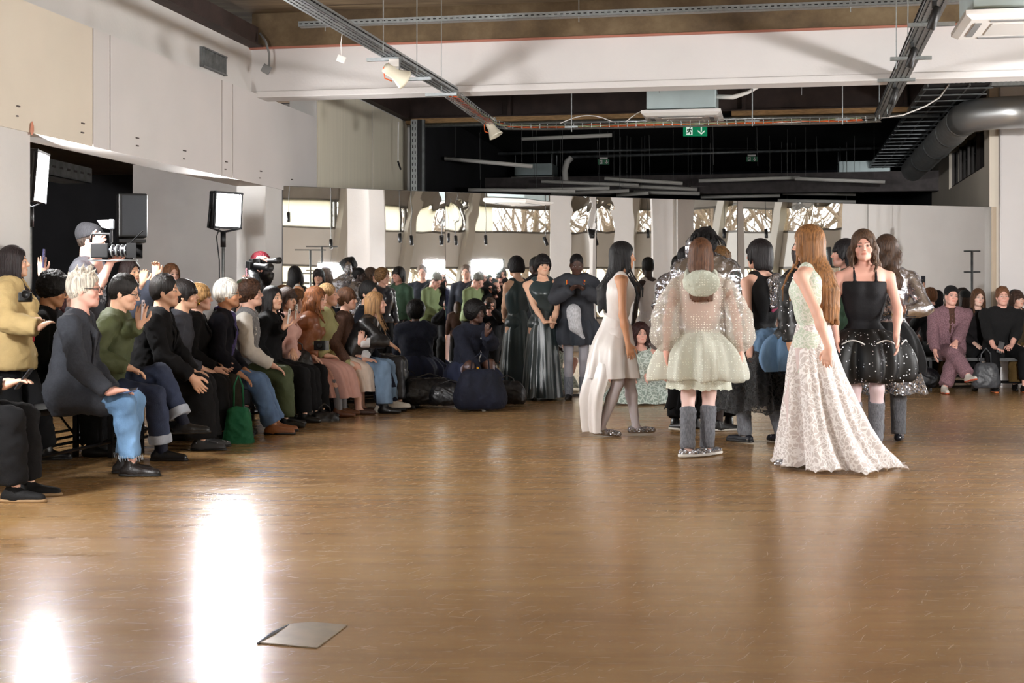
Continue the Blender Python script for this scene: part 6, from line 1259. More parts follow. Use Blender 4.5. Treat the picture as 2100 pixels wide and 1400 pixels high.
# benches
def LB(Y, off): q = wl(Y, off); return q
bench(LB(8.0, .42), LB(11.1, .42), 'black bench under the nearest seated row on the left')
bench(LB(11.2, .5), LB(14.6, .5), 'black bench under the middle of the left row')
bench(LB(14.7, .62), (-1.35, 16.25), 'black bench under the far end of the left row')
bench(LB(10.6, -.1), LB(12.6, -.1), 'second row bench inside the opening behind the jeans man', zt=.46)

# ---- bags and small things of the front row
F_ = Fd(); c = np.array([0, 0, .11]); F_.cap(c+[-.12, 0, -.03], c+[.12, 0, -.03], .07, .07, .03).cap(c+[-.11, 0, .05], c+[.11, 0, .05], .05, .05, .04)
def bag(px, py, Y, lab, m, s=(1, 1, 1), rz=0, straps=True, name='handbag', cat='bag'):
    c = W(px, py, Y); root = empty(name, c, lab, cat, rz=rz); G = Fd(); sx, sy, sz = s
    for t in np.linspace(0, 1, 6): r = .075-.028*t; w_ = .1-.02*t; G.cap((-w_*sx, 0, (-.055+.12*t)*sz), (w_*sx, 0, (-.055+.12*t)*sz), r*sy, r*sy, .05)
    G.cut((0, 0, -.055*sz-.055*sy), (0, 0, -1), .4)
    v, q = G.net(.012); v = v+vnorm(v, q)*wrinkle(v, .009, 30, 5)[:, None]; put('bag_body', v, q, m, root)
    if straps:
        h_ = MB(); h_.tube([(-.07*sx, .01, .07*sz), (-.06*sx, .0, .16*sz), (0, 0, .2*sz), (.06*sx, 0, .16*sz), (.07*sx, .01, .07*sz)], .009, n=6); o = h_.build('handle', m, None, smooth=True); o.parent = root
    return root
bag(606, 742, 14.45, 'black leather handbag on the lap of the woman with auburn hair', C((38, 36, 38), 'leather'), (1.1, .9, 1.1), rz=.2)
bag(489, 880, 12.0, 'green cloth tote bag standing beside the tan shoes', C((24, 92, 58), 'cotton'), (.6, .9, 2.3), rz=.1, name='tote_bag')
bag(665, 868, 14.2, 'small black bag on the floor beside the sandals', C((24, 24, 26), 'leather'), (.9, .9, 1.0), rz=.3)
c = W(657, 708, 14.6); r_ = empty('instant_camera', c, 'small silver and black camera held by the woman in the olive trench', 'camera'); MB().box(c, (.13, .05, .1), rz=-.3).build('body', M_black, r_, bevel=.008); MB().box(c+Vector((.07, -.01, 0)), (.02, .055, .1), rz=-.3).build('side_plate', M_galv, r_); MB().lathe([(.03, 0), (.03, .03), (.022, .035)], 14, c+Vector((-.01, -.025, 0)), basis((.2, -1, 0))).build('lens', M_blackm, r_, smooth=True)
# ================================================================ MODELS ON THE FLOOR
DRESSW = C((232, 226, 222), 'satin'); SATG = C((44, 56, 58), 'satin')
M_tulle = sheer('mint_tulle_dots', (228, 230, 216), .7, 'dots', 50, c2=(240, 244, 232))
M_tulle2 = sheer('mint_tulle_bodice', (214, 208, 196), .50, 'dots', 50, c2=(240, 240, 230))
M_lace = sheer('white_star_lace', (238, 228, 224), .76, 'lace', 30, c2=(252, 248, 246), a2=.98)
M_blace = sheer('black_lace', (18, 18, 20), .66, 'lace', 30)
M_mlace = sheer('mint_lace', (176, 196, 184), .7, 'lace', 22, c2=(210, 222, 214))

# woman in white satin, walking right
p = Person(at(1262, 12.65), 6, 'woman with long black hair in a white satin dress with trailing hem, walking right', H=1.73, skin='tan', hair=('long', (22, 20, 22), .5), yaw=-4, pitch=-4, lean=3, feet=[(-.07, .20, .085), (.07, -.14, .09)], hands=[('w', 1268, 742, 12.45), None], elbows=((-.4, -1, -.1), (.5, -1, -.2)), foot_dirs=((-.1, 1, 0), (.0, 1, -.1)), knees=((0, 1, .2), (0, 1, .2)))
p.body(tights=(206, 196, 198)).tank(DRESSW, 'dress_bodice', g=.012, top=.16, high=True).hair().shoes(M_gsil, kind='flat')
p.sheet('dress_skirt', [((0, 0, 1.08), .12, .10, 0), ((0, -.0, .98), .15, .14, .003), ((0, -.02, .84), .185, .19, .006), ((0, -.03, .68), .2, .225, .012), ((0, -.03, .52), .205, .25, .02)], DRESSW, folds=(0, 6))
p.sheet('dress_train', [((.0, -.035, .70), .175, .20, .004), ((.01, -.055, .60), .18, .2, .01), ((.02, -.12, .38), .16, .18, .03), ((.02, -.14, .2), .14, .16, .03), ((.02, -.15, .04), .12, .13, .03)], DRESSW, folds=(0, 5), arc=(95, 275))

# woman in mint tulle with hood, seen from behind
p = Person(at(1437, 10.9), 84, 'woman seen from behind in a hooded mint tulle mini dress with white dots', H=1.68, skin='pink', hair=('long', (96, 62, 40), .36), yaw=3, hands=[('w', 1362, 750, 10.75), ('w', 1532, 782, 10.75)], hdir=((0, .1, -1), (.1, .1, -1)), elbows=((-1, -.4, -.4), (1, -.4, -.4)), feet=[(-.10, -.05, .085), (.05, .08, .085)], foot_dirs=((.9, .5, 0), (.7, .9, 0)))
p.body(tights=(224, 190, 180)).socks(M_warm, frm=.24, g=.014, slouch=.02).shoes(M_gsil, M_wsole, kind='flat').hair()
F_ = Fd(); 
for i, sg in ((0, -1), (1, 1)):
    F_.chain([p.sh[i], p.sh[i]*.45+p.el[i]*.55+p.rt*sg*.02, p.el[i]+p.rt*sg*.02, p.el[i]*.45+p.wr[i]*.55+p.rt*sg*.015, p.wr[i]+np.array([0, 0, .03])], [.062, .08, .098, .105, .04], .03)
p.cl('puffed_sleeves', F_, M_tulle2, wr=.012, fr=13, st=(1, 1, .45))
p.top(M_tulle2, 'sheer_bodice', g=.022, sleeve=0, collar=False, hem=-.04, wr=.004)
v = p.pel[2]
p.sheet('tulle_skirt', [((0, 0, v+.12), .135, .115, .003), ((0, 0, v+.08), .2, .17, .016), ((0, .0, v-.03), .30, .24, .032), ((0, 0, v-.15), .335, .27, .045), ((0, 0, v-.24), .345, .29, .05), ((0, 0, v-.275), .325, .27, .05)], M_tulle, folds=(0, 9), scallop=.015)
p.sheet('underskirt', [((0, 0, v+.1), .14, .12, .002), ((0, 0, v-.05), .19, .17, .008), ((0, 0, v-.2), .22, .19, .016), ((0, 0, v-.345), .235, .2, .02)], sheer('mint_under', (220, 222, 204), .85, 'dots', 50, c2=(240, 244, 232)), folds=(0, 7), scallop=.012)
F_ = Fd(); hc_ = p.neckb-p.fw*.2-p.up*.06; F_.ell(hc_, (.138, .05, .10), k=.02).ell(hc_-p.fw*.01+p.up*.02, (.115, .05, .08), k=.02); F_.chain([hc_+p.rt*.11+p.up*.03, p.neckb+p.rt*.1+p.up*.03, p.neckb+p.fw*.07+p.rt*.06], [.022, .022, .018], .02).chain([hc_-p.rt*.11+p.up*.03, p.neckb-p.rt*.1+p.up*.03, p.neckb+p.fw*.07-p.rt*.06], [.022, .022, .018], .02)
p.cl('hood', F_, sheer('mint_hood', (206, 212, 196), .9, 'dots', 50, c2=(240, 244, 232)), wr=.006, fr=20, h=.009)

# dreadlocks and silver puffer
p = Person(at(1447, 13.0), 80, 'tall model with black dreadlocks in a silver puffer jacket behind the mint dress', H=1.86, skin='deep', hair=('dreads', (18, 16, 18)), yaw=0, hands=[None, None], feet=[(-.16, -.25, .1), (.12, .12, .075)], foot_dirs=((-.8, .6, 0), (.9, .4, 0)))
p.body().top(C((214, 214, 220), 'silver'), 'puffer_jacket', g=.045, loose=.05, hem=.05, wr=.02, collar=True).shoes(M_blkshoe, M_wsole).hair().socks(M_warm, frm=-.1, g=.02, slouch=.01, to=.6)
for i, sg in ((0, -1), (1, 1)):
    p.sheet('lace_trouser', [((sg*.1, 0, .9), .12, .12, .006), ((sg*.13, 0, .6), .12, .13, .012), ((sg*.16, -.02, .4), .13, .14, .025), ((sg*.18, -.02, .2), .15, .16, .035)], C((22, 22, 24), 'wool') if i == 0 else M_blace, folds=(0, 6), scallop=.03)
p = Person(at(1405, 13.35), 60, 'person with a silver crinkled hood beside the mint dress', H=1.72, skin='deep', hair=('crop', (16, 14, 16)))
p.body().top(C((208, 208, 216), 'silver'), 'puffer_jacket', g=.04, loose=.03, hem=.05, wr=.02).trousers(C(BLK)).shoes(M_blkshoe).hair()
F_ = Fd(); c = p.L(W(1421, 512, 13.1)); F_.ell(c, (.07, .06, .14), k=.02); p.cl('silver_hood', F_, C((220, 220, 226), 'silver'), wr=.014, fr=18)
p = Person(at(1478, 13.5), 100, 'person with curly light brown hair mostly hidden behind the dreadlocked model', H=1.70, skin='light', hair=('curly', (140, 104, 66)), yaw=-30)
p.body().top(C((40, 40, 48), 'satin')).trousers(C(BLK)).shoes(M_blkshoe).hair()

# black vest, sequin back, denim bustle, black lace skirt
p = Person(at(1562, 12.0), 128, 'woman with black bob, sequin backed vest, denim bustle and black lace skirt', H=1.72, skin='light', hair=('bob', (26, 20, 22), .12), yaw=12, hands=[('w', 1545, 762, 11.75), None], hdir=((0, .3, -1), None), elbows=((-1, -.5, -.2), (.5, -1, -.2)), feet=[(-.12, .08, .085), (.14, -.1, .085)], foot_dirs=((-.1, 1, 0), (.2, 1, 0)))
p.body(tights=(120, 112, 112)).tank(C((24, 22, 24), 'cotton'), 'vest', g=.012, top=.17, high=True).socks(M_warm, frm=.1, g=.016, slouch=.018).shoes(C((22, 26, 44), 'blacksequin'), M_black, kind='flat').hair()
F_ = Fd(); b0 = p.chest-p.fw*.118; F_.cap(b0+p.rt*.05+p.up*.13, b0+p.rt*.02-p.up*.12, .05, .03, .03).cap(b0-p.rt*.02+p.up*.1, b0-p.up*.1, .04, .03, .03); p.cl('sequin_back_panel', F_, M_gsil, h=.009)
e_ = MB(); q0 = [b0+p.rt*.105+p.up*.14, b0+p.rt*.1+p.up*.04, b0+p.rt*.06-p.up*.1, b0-p.rt*.02-p.up*.15]; e_.tube([Vector(x-p.fw*.02) for x in q0], .012, n=6); o = e_.build('pink_ruffle', C((200, 84, 120), 'cotton'), None, smooth=True); o.parent = p.root
v = p.pel[2]
F_ = Fd(); F_.ell((.10, -.16, v-.02), (.17, .12, .12), k=.05).ell((-.1, -.16, v-.03), (.14, .12, .12), k=.05).ell((.0, -.22, v-.14), (.13, .09, .15), k=.05).ell((.17, -.1, v-.15), (.09, .1, .16), k=.05); p.cl('denim_bustle', F_, C((102, 136, 172), 'denim'), wr=.02, fr=14)
p.sheet('lace_skirt', [((0, 0, v+.08), .14, .12, .004), ((0, 0, v-.1), .24, .22, .02), ((0, 0, v-.35), .32, .3, .035), ((0, 0, v-.53), .36, .34, .05), ((0, 0, v-.62), .37, .35, .055)], M_blace, folds=(0, 8), scallop=.03)
p.sheet('underskirt', [((0, 0, v+.08), .13, .11, .004), ((.02, 0, v-.2), .20, .19, .015), ((.04, 0, v-.45), .24, .22, .03), ((.06, 0, v-.55), .25, .23, .035)], C((20, 20, 22), 'cotton'), folds=(0, 7))

# white lace gown
p = Person(at(1668, 10.1), 140, 'woman with very long golden brown hair in a white lace gown with train', H=1.74, skin='light', hair=('long', (150, 104, 62), .56), yaw=10, pitch=-6, hands=[('w', 1655, 770, 10.15), ('w', 1700, 716, 9.8)], hdir=(None, (-.1, .2, -1)), elbows=((-.5, -1, -.2), (.5, -1, -.2)), feet=[(-.06, .08, .085), (.09, -.06, .085)])
p.body(tights=(224, 206, 204)).tank(sheer('pale_green_lace', (208, 222, 202), .95, 'lace', 34, c2=(236, 240, 230)), 'lace_bodice', g=.012, top=.17, high=True).hair().shoes(M_gsil, kind='flat')
v = p.pel[2]; dx, dy = p.L(W(1770, 930, 10.3))[:2]; dx *= .5; dy *= .5
p.sheet('lace_gown', [((0, 0, v+.20), .12, .10, .0), ((0, 0, v+.08), .145, .13, .004), ((0, 0, v-.1), .18, .17, .01), ((dx*.18, dy*.18, v-.3), .22, .21, .02), ((dx*.4, dy*.4, v-.52), .27, .26, .035), ((dx*.66, dy*.66, v-.72), .33, .33, .045), ((dx*.92, dy*.92, v-.83), .40, .39, .05), ((dx*1.02, dy*1.02, .015), .43, .43, .055)], M_lace, folds=(0, 8), scallop=.03, n=130)
p.sheet('slip', [((0, 0, v+.12), .12, .1, 0), ((0, 0, v-.05), .15, .14, .003), ((0, 0, v-.2), .16, .15, .008)], sheer('slip_cloth', (214, 224, 206), .8, 'dots', 60), folds=(0, 5))
# dark haired person bowing behind the gown
p = Person(at(1625, 11.35), -30, 'person with dark brown bowed head and black sparkling top behind the lace gown', H=1.72, skin='tan', hair=('bob', (42, 28, 26), .1), yaw=-10, pitch=-34, lean=4, feet=[(-.1, 0, .085), (.1, .1, .085)])
p.body(tights=(60, 60, 64)).top(C((14, 14, 16), 'blacksequin'), 'sparkle_top', g=.014, collar=False, hem=.0).socks(M_warm, frm=.15, g=.014, slouch=.018).shoes(C((22, 24, 34), 'blacksequin'), kind='flat').hair()
v = p.pel[2]; p.sheet('skirt', [((0, 0, v+.08), .14, .12, .004), ((0, 0, v), .24, .22, .02), ((0, 0, v-.14), .27, .25, .035), ((0, 0, v-.24), .24, .22, .035)], C((90, 124, 160), 'denim'), folds=(0, 6))

# black camisole and sequin puff skirt
p = Person(at(1772, 11.45), -98, 'woman with wavy brown hair in a black camisole and puffed black sequin mini skirt', H=1.77, skin='pink', hair=('wavy', (84, 62, 46), .26), brow=(60, 40, 30), yaw=-6, roll=-3, hands=[('w', 1716, 700, 11.3), ('w', 1838, 690, 11.15)], hdir=((0, .1, -1), (.1, .25, -1)), elbows=((-1, -.6, -.2), (1, -.4, -.2)), feet=[(-.09, 0, .085), (.09, .05, .085)])
p.body(tights=(206, 184, 186)).tank(C((28, 28, 34), 'cotton'), top=.06, strap=.082, low=-.12).socks(M_warm, frm=.25, g=.014, slouch=.018).shoes(C((22, 26, 44), 'blacksequin'), kind='flat').hair()
v = p.pel[2]; BS = C((12, 12, 14), 'blacksequin')
p.sheet('sequin_skirt', [((0, 0, v+.07), .155, .14, .004), ((0, 0, v+.02), .24, .21, .02), ((0, 0, v-.06), .32, .27, .035), ((0, 0, v-.18), .36, .31, .045), ((0, 0, v-.30), .35, .3, .05), ((0, 0, v-.36), .30, .26, .05), ((0, 0, v-.35), .2, .17, .03)], BS, folds=(0, 6))
pt = MB()
for a0 in (-70, -25, 20, 65):
    a_ = np.radians(np.linspace(a0-16, a0+16, 9)); pt.tube([Vector((math.sin(t)*(.335), math.cos(t)*(.288), v-.055+.035*math.cos((t-math.radians(a0))*9.8/1.8))) for t in a_], .006, n=6)
o = pt.build('silver_piping', C((220, 218, 216), 'satin'), None, smooth=True); o.parent = p.root
# silver skirt model behind her
p = Person(at(1818, 12.1), 74, 'model with wavy dark hair, silver top and silver sequin skirt, seen from behind', H=1.76, skin='light', hair=('wavy', (70, 50, 36), .32), yaw=0, hands=[None, ('w', 1836, 640, 11.9)], hdir=(None, (0, .1, 1)), elbows=(None, (.8, -.3, -1)), feet=[(-.08, 0, .085), (.1, .05, .085)])
p.body(tights=(180, 160, 160)).top(C((210, 210, 218), 'silver'), 'silver_top', g=.016, loose=.008, hem=-.02, sleeve=.85, wr=.008).socks(M_warm, frm=.1, g=.018, slouch=.018).shoes(C((22, 26, 44), 'blacksequin'), kind='flat').hair()
v = p.pel[2]; p.sheet('silver_skirt', [((0, 0, v+.05), .16, .14, .004), ((0, 0, v-.15), .22, .2, .015), ((0, 0, v-.38), .27, .25, .03), ((0, 0, v-.5), .3, .27, .035)], M_gsil, folds=(0, 7), scallop=.02)
p.sheet('black_overskirt', [((0, 0, v+.12), .16, .14, .004), ((0, 0, v), .25, .22, .02), ((.02, 0, v-.2), .28, .26, .035), ((.03, 0, v-.3), .25, .24, .04)], C((20, 20, 24), 'cotton'), folds=(0, 6))
p = Person(at(1738, 12.9), 176, 'woman in profile facing left with black hair, behind the black camisole', H=1.76, skin='pink', hair=('bob', (26, 22, 24), .1), yaw=0, feet=[(-.1, 0, .085), (.1, .1, .085)])
p.body().top(C((70, 100, 80), 'cotton')).trousers(C((40, 40, 44))).shoes(M_blkshoe).hair()

# green satin gown before the mirror
p = Person(at(1112, 17.3), -88, 'woman with short black fringe hair in a sleeveless dark green satin gown by the mirror', H=1.77, skin='asian', hair=('bob', (24, 20, 22), .06), yaw=14, pitch=-3, hands=[('w', 1120, 668, 17.03), ('w', 1132, 672, 17.08)], hdir=((1, .3, .1), (-.3, .6, .9)), elbows=((-1, .0, -.6), (1, -.1, -.6)), curl=.25)
p.body().tank(SATG, 'gown_bodice', g=.012, top=.16, high=True, h=.011).hair()
v = p.pel[2]; p.sheet('gown_skirt', [((0, 0, v+.2), .115, .1, .0), ((0, 0, v+.05), .15, .13, .004), ((0, 0, v-.15), .18, .16, .01), ((0, 0, v-.45), .21, .19, .012), ((.0, 0, v-.7), .23, .22, .016), ((0, 0, .03), .25, .25, .02)], SATG, folds=(0, 6))
p.shoes(M_blkshoe, kind='flat')
# grey jacket model with straps
p = Person(at(1182, 17.3), -96, 'dark skinned model in a grey jacket with red and yellow straps', H=1.79, skin='dark', hair=('crop', (20, 16, 16)), yaw=8, pitch=-18, hands=[('w', 1172, 592, 16.95), ('w', 1196, 592, 16.95)], hdir=((.7, .5, .4), (-.7, .5, .4)), elbows=((-1, .2, -1), (1, .2, -1)))
p.body(tights=(150, 146, 152)).top(C((206, 204, 206), 'knit'), 'hoodie', g=.012, sleeve=0).top(C((56, 58, 64), 'cotton'), g=.03, loose=.035, hem=.05, wr=.01).socks(M_warm, frm=.5, g=.012).shoes(M_blkshoe, kind='boot').hair()
v = p.pel[2]; p.sheet('puffed_skirt', [((0, 0, v+.1), .2, .17, .006), ((0, 0, v), .27, .22, .02), ((0, 0, v-.15), .3, .25, .03), ((0, 0, v-.25), .27, .23, .03)], C((52, 56, 64), 'cotton'), folds=(0, 6))
F_ = Fd(); F_.cap((.02, .25, v+.16), (.0, .27, v-.02), .09, .075, .03).cap((0, .27, v-.02), (-.1, .25, v-.16), .06, .03, .04); p.cl('pale_front_hood', F_, C((206, 206, 210), 'knit'), wr=.004)
for sg in (-1, 1):
    for k, (c_, o_) in enumerate((((190, 30, 50), 0), ((226, 150, 40), .012))):
        t_ = MB(); t_.tube([Vector(p.neckb+p.rt*sg*(.085+o_)+p.up*.03), Vector(p.neckb+p.rt*sg*(.1+o_)+p.fw*.12-p.up*.03), Vector(p.chest+p.rt*sg*(.095+o_)+p.fw*.17-p.up*.02)], .009-.003*k, n=6); o = t_.build('strap', C(c_, 'cotton'), None, smooth=True); o.parent = p.root
# navy quilted model sitting on bags
p = Person(at(962, 16.45), -48, 'dark skinned model in navy quilted clothes sitting low, hand at the chin', H=1.74, skin='dark', hair=('afro', (18, 15, 15)), pose='sit', seat=.27, lean=8, yaw=10, hands=[('w', 998, 686, 16.05), ('w', 985, 780, 16.05)], hdir=((.2, .3, 1), (.4, .6, -.4)), elbows=((-.4, .4, -1), (.6, .2, -.6)), feet=[(.05, .44, .08), (.34, .46, .08)], knees=[(.1, .4), (.3, .4)])
p.body(tights=(150, 140, 148)).top(C((26, 32, 56), 'knit'), 'quilted_jacket', g=.03, loose=.03, hem=.1, wr=.012).socks(M_warm, frm=.45, g=.016, slouch=.012).shoes(M_blkshoe, kind='boot').hair()
sz = MB(); cz_ = [Vector(p.chest+p.fw*(.165)+p.rt*.012*math.sin(t*16)+p.up*(.09-.3*t)) for t in np.linspace(0, 1, 26)]; sz.tube(cz_, .006, n=6); o = sz.build('pale_cord', M_plast, None, smooth=True); o.parent = p.root
for sg, c_ in ((-1, p.el[0]*.5+p.wr[0]*.5), (1, p.wr[1]-np.array([0, 0, -.05]))): 
    F_ = Fd(); F_.cap(c_-np.array([.0, .02, .03]), c_+np.array([.03, .03, .03]), .03, .02); p.cl('yellow_patch', F_, C((232, 164, 30), 'cotton'), h=.01)
v = .36; p.sheet('quilted_skirt', [((0, 0, v+.16), .17, .15, .01), ((0, .02, v+.1), .27, .24, .02), ((-.02, .05, v), .33, .32, .03), ((-.02, .06, v-.12), .32, .32, .035)], C((30, 38, 66), 'denim'), folds=(0, 6))
bag(985, 798, 15.5, 'navy drawstring backpack standing in front of the navy model', C((24, 32, 60), 'denim'), (1.5, 1.9, 2.0), rz=.1, name='backpack')
bag(880, 802, 16.0, 'black soft bag lying by the mirror left of the navy model', C((22, 22, 26), 'leather'), (2.2, 1.6, 1.0), rz=.3)
bag(925, 808, 15.9, 'black bag with straps lying under the navy model', C((26, 26, 32), 'leather'), (1.6, 1.4, .8), rz=-.2)
bag(836, 800, 16.1, 'dark navy bag with a yellow tag, next to the black trousers', C((22, 26, 46), 'denim'), (1.3, 1.6, 1.2), rz=.1)
bag(1040, 805, 16.2, 'black bag behind the grey socked foot', C((24, 24, 28), 'leather'), (1.2, 1.3, 1.0))
# kneeling woman with big curly hair and mint lace dress
p = Person(at(1310, 16.9), -82, 'woman with big curly dark red brown hair kneeling in a mint lace dress', H=1.70, skin='pink', hair=('curlylong', (58, 34, 32), .3), pose='sit', seat=.03, yaw=2, lean=6, hands=[('w', 1325, 770, 16.6), ('w', 1300, 775, 16.6)], hdir=((0, .4, -.9), (0, .4, -.9)), feet=[(-.15, -.1, .08), (.15, -.1, .08)], knees=[(-.2, .42), (.2, .42)])
p.body().tank(M_mlace, 'lace_bodice', g=.012, top=.15, high=True, h=.011).hair()
p.sheet('lace_skirt', [((0, 0, .3), .14, .12, .004), ((0, .1, .26), .25, .28, .02), ((.02, .16, .14), .36, .4, .04), ((.02, .18, .02), .42, .46, .05)], M_mlace, folds=(0, 8))
# pale satin dress model hidden, her back shows in the mirror
p = Person(at(1391, 17.95), -90, 'model in pale satin behind the group, whose back shows in the mirror', H=1.79, skin='deep', hair=('crop', (16, 14, 14)), yaw=30)
p.body().tank(C((226, 214, 208), 'satin'), 'dress_bodice', top=.16, high=True, h=.011, g=.012).hair().shoes(M_blkshoe, kind='flat')
v = p.pel[2]; p.sheet('dress_skirt', [((0, 0, v+.2), .12, .1, .0), ((0, 0, v+.05), .155, .14, .006), ((0, 0, v-.2), .19, .17, .015), ((0, 0, v-.6), .22, .2, .03), ((0, 0, .03), .26, .23, .04)], C((214, 200, 196), 'satin'), folds=(0, 7))

# ================================================================ PEOPLE SEEN ONLY IN THE MIRRORS
def vat(px, Y, p=None): q = V(px, 600, Y, p); return (q.x, q.y)
def mir(px, Y, face, lab, pan=None, **k): return Person(vat(px, Y, pan), Vdir(px, face, pan), lab, res=1.75, **k)
def stand(px, Y, face, lab, top=(30, 30, 34), tr=BLK, kind='wool', pan=None, hem=.05, **k):
    p = mir(px, Y, face, lab, pan, **k); p.body().top(C(top, kind), hem=hem, collar=False).trousers(C(tr)).shoes(M_blkshoe).hair(); return p
stand(735, 27.5, 150, 'reflected person with curly brown hair beside the white columns', H=1.72, hair=('curly', (80, 58, 44)))
p = stand(768, 27, 160, 'reflected model with very long brown hair, black flared top and pink skirt', H=1.76, hair=('long', (64, 44, 34), .5), top=(22, 24, 32))
v = p.pel[2]; p.sheet('black_peplum', [((0, 0, v+.15), .16, .14, .004), ((0, 0, v), .24, .22, .02), ((0, 0, v-.18), .3, .28, .03)], C((22, 24, 34), 'cotton'), folds=(0, 5)); p.sheet('pink_skirt', [((0, 0, v), .2, .18, .01), ((.02, 0, v-.4), .25, .23, .03), ((.05, 0, v-.7), .28, .26, .04)], C((206, 168, 172), 'cotton'), folds=(0, 6))
p = mir(789, 27.6, -70, 'reflected model in a black hood and dark grey jumper with pale tights', None, H=1.76, skin='light', hair=('fringe', (20, 18, 20))); p.body(tights=(214, 190, 190)).top(C((64, 64, 66), 'knit'), 'jumper', g=.03, loose=.04, hem=.0).hair().beanie((24, 22, 26)); p.shoes(M_blkshoe)
v = p.pel[2]; p.sheet('black_skirt', [((0, 0, v+.06), .17, .15, .004), ((0, 0, v-.22), .2, .18, .01)], C(BLK), folds=(0, 5))
p = mir(814, 27, -60, 'reflected model in navy coat with yellow lining and pale tights', None, H=1.70, skin='light', hair=('bob', (50, 36, 30), .1)); p.body(tights=(214, 190, 190)).top(C((28, 34, 60), 'cotton'), g=.035, loose=.03, hem=.25, open_=.02).hair().shoes(M_blkshoe)
F_ = Fd(); c = p.pel+p.fw*.14+p.up*.02; F_.cap(c-p.rt*.1, c+p.rt*.1, .045, .03).cap(c-p.rt*.1-p.up*.25, c-p.rt*.1, .04, .04); p.cl('yellow_lining', F_, C((226, 170, 36), 'cotton'), h=.012)
stand(868, 26.6, -95, 'reflected tall man in a dark coat behind the man in green', H=1.88, fem=False, skin='light', hair=('short', (84, 62, 44)), top=(40, 44, 54), hem=.1)
p = stand(878, 26.0, -30, 'reflected man in a green t-shirt and grey beanie looking down at his camera', H=1.74, fem=False, skin='pink', hair=('crop', (80, 60, 50)), top=(122, 138, 96), kind='cotton', pitch=-35, lean=10, hands=[(-.1, .3, .98), (.1, .3, .98)]); p.beanie((92, 90, 78)); q_ = p.Wd((0, .36, .98)); camera(q_, p.Wd((0, 1.5, .9))-q_, .9, 'camera held at the waist by the reflected man in green', .12)
def snapper(px, Y, face, lab, clab, pose='stand', H=1.76, hz=None, pan=None, **k):
    p = mir(px, Y, face, lab, pan, pose=pose, H=H, fem=False, **k); hc = p.headc; p2 = None
    return p
def snap(px, Y, face, lab, clab, H=1.76, seat=None, hair=('short', (50, 40, 34)), top=(28, 30, 36), pan=None):
    kw = dict(pose='sit', seat=seat) if seat is not None else {}
    zh = (seat+.085+H*.315+.17) if seat is not None else H*.93
    p = mir(px, Y, face, lab, pan, H=H, fem=False, skin='pink', hair=hair, hands=[(-.06, .26, zh-.06), (.07, .25, zh-.06)], hdir=((.2, .6, .8), (-.2, .6, .8)), elbows=((-1, .2, -1), (1, .2, -1)), curl=.8, **kw)
    p.body().top(C(top), hem=.08, g=.024).trousers(C(BLK)).shoes(M_blkshoe).hair(); q_ = p.Wd((0, .26, zh)); camera(q_, p.Wd((0, 3, zh))-q_, 1.1, clab, .14); return p
snap(897, 26.4, -80, 'reflected photographer in black standing with camera at the eye, left of the seam', 'camera of the photographer in black left of the seam')
snap(1003, 27.2, -95, 'reflected photographer standing under the big led light', 'camera of the photographer under the big led light', H=1.72)
snap(1018, 26.4, -95, 'reflected bald photographer kneeling with his camera raised', 'camera raised by the bald kneeling photographer', seat=.62, hair=('bald', (90, 70, 60)))
snap(1006, 25.6, -95, 'reflected photographer crouching low with brown hair, behind the navy model', 'camera of the crouching brown haired photographer', seat=.3, hair=('shortcurly', (70, 50, 38)))
snap(1030, 27.2, -100, 'reflected photographer in the back standing nearest the leaning mullion', 'camera of the photographer nearest the mullion', H=1.82)
stand(852, 26.2, 100, 'reflected person in a brown jacket crouching low, seen from behind', top=(62, 42, 34), H=1.2, hair=('long', (70, 48, 36), .2))
stand(1708, 25.5, -80, 'reflected onlooker whose head shows beside the led light at the right', H=1.62, fem=False, hair=('short', (60, 44, 36)))

# ---- seated audience at the right end: two in view before the mirror and the rest beyond the frame
p = Person(at(1948, 19.35-.45), -96, 'man in a black beret and mauve speckled suit sitting cross legged', H=1.74, fem=False, pose='sit', skin='pink', hair=('crop', (40, 34, 32)), yaw=8, roll=6, lean=2, hands=[('w', 1918, 728, 18.6), ('w', 1952, 722, 18.4)], hdir=((0, .3, -1), (-.3, .7, -.5)), feet=[(.17, .52, .08), (-.10, .68, .24)], knees=[(-.1, .42), (.2, .42)], foot_dirs=((.0, 1, 0), (-.3, 1, .2)))
PT = C((138, 104, 112), 'tweed')
p.body().top(C((226, 222, 220), 'knit'), 'turtleneck', g=.006, sleeve=0, neck=-.012).top(PT, hem=.1, g=.024, loose=.015, open_=.018).trousers(PT, g=.025, gk=.035, ga=.055).shoes(C((212, 206, 196), 'cotton'), C((206, 90, 60), 'cotton'), kind='trainer').hair().beanie((20, 20, 22)).scarf(C((84, 56, 44), 'knit'), w_=.022)
p = Person(at(2050, 19.1), -92, 'man with short reddish hair in a black turtleneck holding a phone between his knees', H=1.76, fem=False, pose='sit', skin='pink', hair=('short', (120, 80, 54)), yaw=-6, lean=10, build=1.1, hands=[('w', 2045, 735, 18.55), ('w', 2068, 735, 18.55)], hdir=((.5, .8, -.2), (-.5, .8, -.2)), elbows=((-1, -.2, -.4), (1, -.2, -.4)), knees=[(-.2, .42), (.2, .42)], feet=[(-.2, .42, .075), (.2, .42, .075)])
p.body().top(C((20, 20, 22), 'knit'), 'jumper', g=.02, hem=.05, sleeve=.8, neck=-.012).trousers(C((24, 24, 27)), g=.02, gk=.03, ga=.035, to=.78).shoes(C((24, 24, 26), 'cotton'), mat('orange_sole', rgb(196, 110, 60), .7), kind='trainer').hair(); phone(p, 0, 'dark phone held between the knees of the man in the black turtleneck', R=(.3, 0, 1))
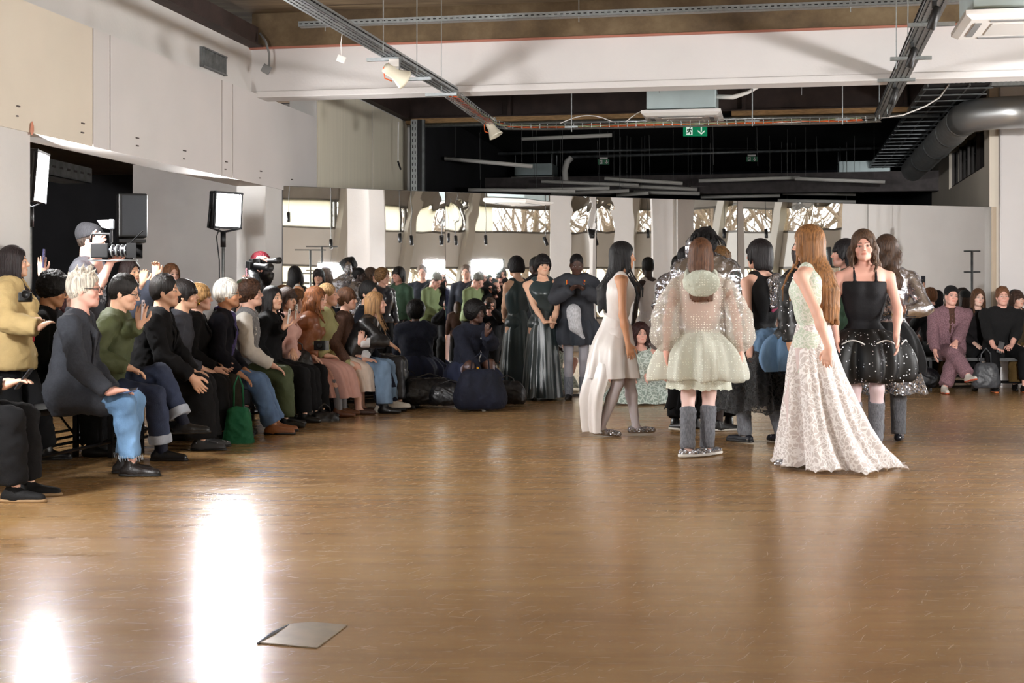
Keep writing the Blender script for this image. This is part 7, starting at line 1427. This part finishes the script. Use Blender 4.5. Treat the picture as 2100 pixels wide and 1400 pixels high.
p = Person(at(2003, 19.5), -95, 'woman with long brown hair and black top looking out between the two seated men', H=1.70, pose='sit', skin='pale', hair=('long', (96, 66, 44), .32), yaw=8, roll=6)
p.body().top(C((40, 36, 38)), hem=.1).trousers(C(BLK)).shoes(M_blkshoe).hair()
p = Person(at(2086, 19.35), -96, 'woman in a black beret at the right edge of the picture', H=1.66, pose='sit', skin='light', hair=('bob', (70, 50, 40), .14), yaw=20, roll=-8)
p.body().top(C((60, 50, 34)), hem=.1).trousers(C((90, 70, 36))).shoes(M_blkshoe).hair().beanie((22, 22, 24))
bench(at(1895, 19.1), at(2120, 18.95), 'black bench under the seated pair at the right')
bag(2022, 770, 18.5, 'white and black tote bag between the feet of the man in the turtleneck', C((70, 72, 76), 'leather'), (1.0, 1.1, 1.8), name='tote_bag')
bag(1892, 775, 18.9, 'black bags in shadow beside the bench of the mauve suit', C((24, 26, 34), 'leather'), (1.4, 1.3, .9))
def seat_v(px, Y, face, lab, top, **k):
    p = mir(px, Y, face, lab, None, pose='sit', **k); p.body().top(C(top[:3], top[3] if len(top) > 3 else 'wool'), hem=.1).trousers(C(BLK)).shoes(M_blkshoe).hair(); return p
seat_v(1856, 22.6, 120, 'reflected woman with a black bun in a cream jacket, seen from behind', (206, 190, 150, 'cotton'), H=1.70, hair=('bun', (24, 22, 26)))
seat_v(1888, 22.2, 85, 'reflected woman with long brown hair and dark plaid jacket, seen from behind', (70, 54, 54, 'tweed'), H=1.68, hair=('long', (74, 48, 38), .34))
seat_v(1912, 23.2, 80, 'reflected person with dark blond hair between the seated women', (40, 36, 38), H=1.68, hair=('wavy', (130, 96, 62), .2))
p = seat_v(1924, 22.6, 100, 'reflected person with black hair raising a phone above the seated row', (28, 28, 34), H=1.70, hair=('bob', (22, 20, 24), .12), hands=[None, (.12, .25, 1.42)], hdir=(None, (0, .1, 1)), elbows=(None, (1, .2, -1))); phone(p, 1, 'phone raised above the seated row in the right mirror', (60, 70, 120), R=(0, 0, 1))
seat_v(1975, 21.9, 150, 'reflected man with short brown hair turned to the left, next to the crossbar stand', (44, 40, 42), H=1.76, fem=False, hair=('short', (52, 40, 32)))
a_, b_ = vat(1840, 22.6), vat(1995, 22.0); bench(a_, b_, 'black bench whose back row is seen in the right mirror')
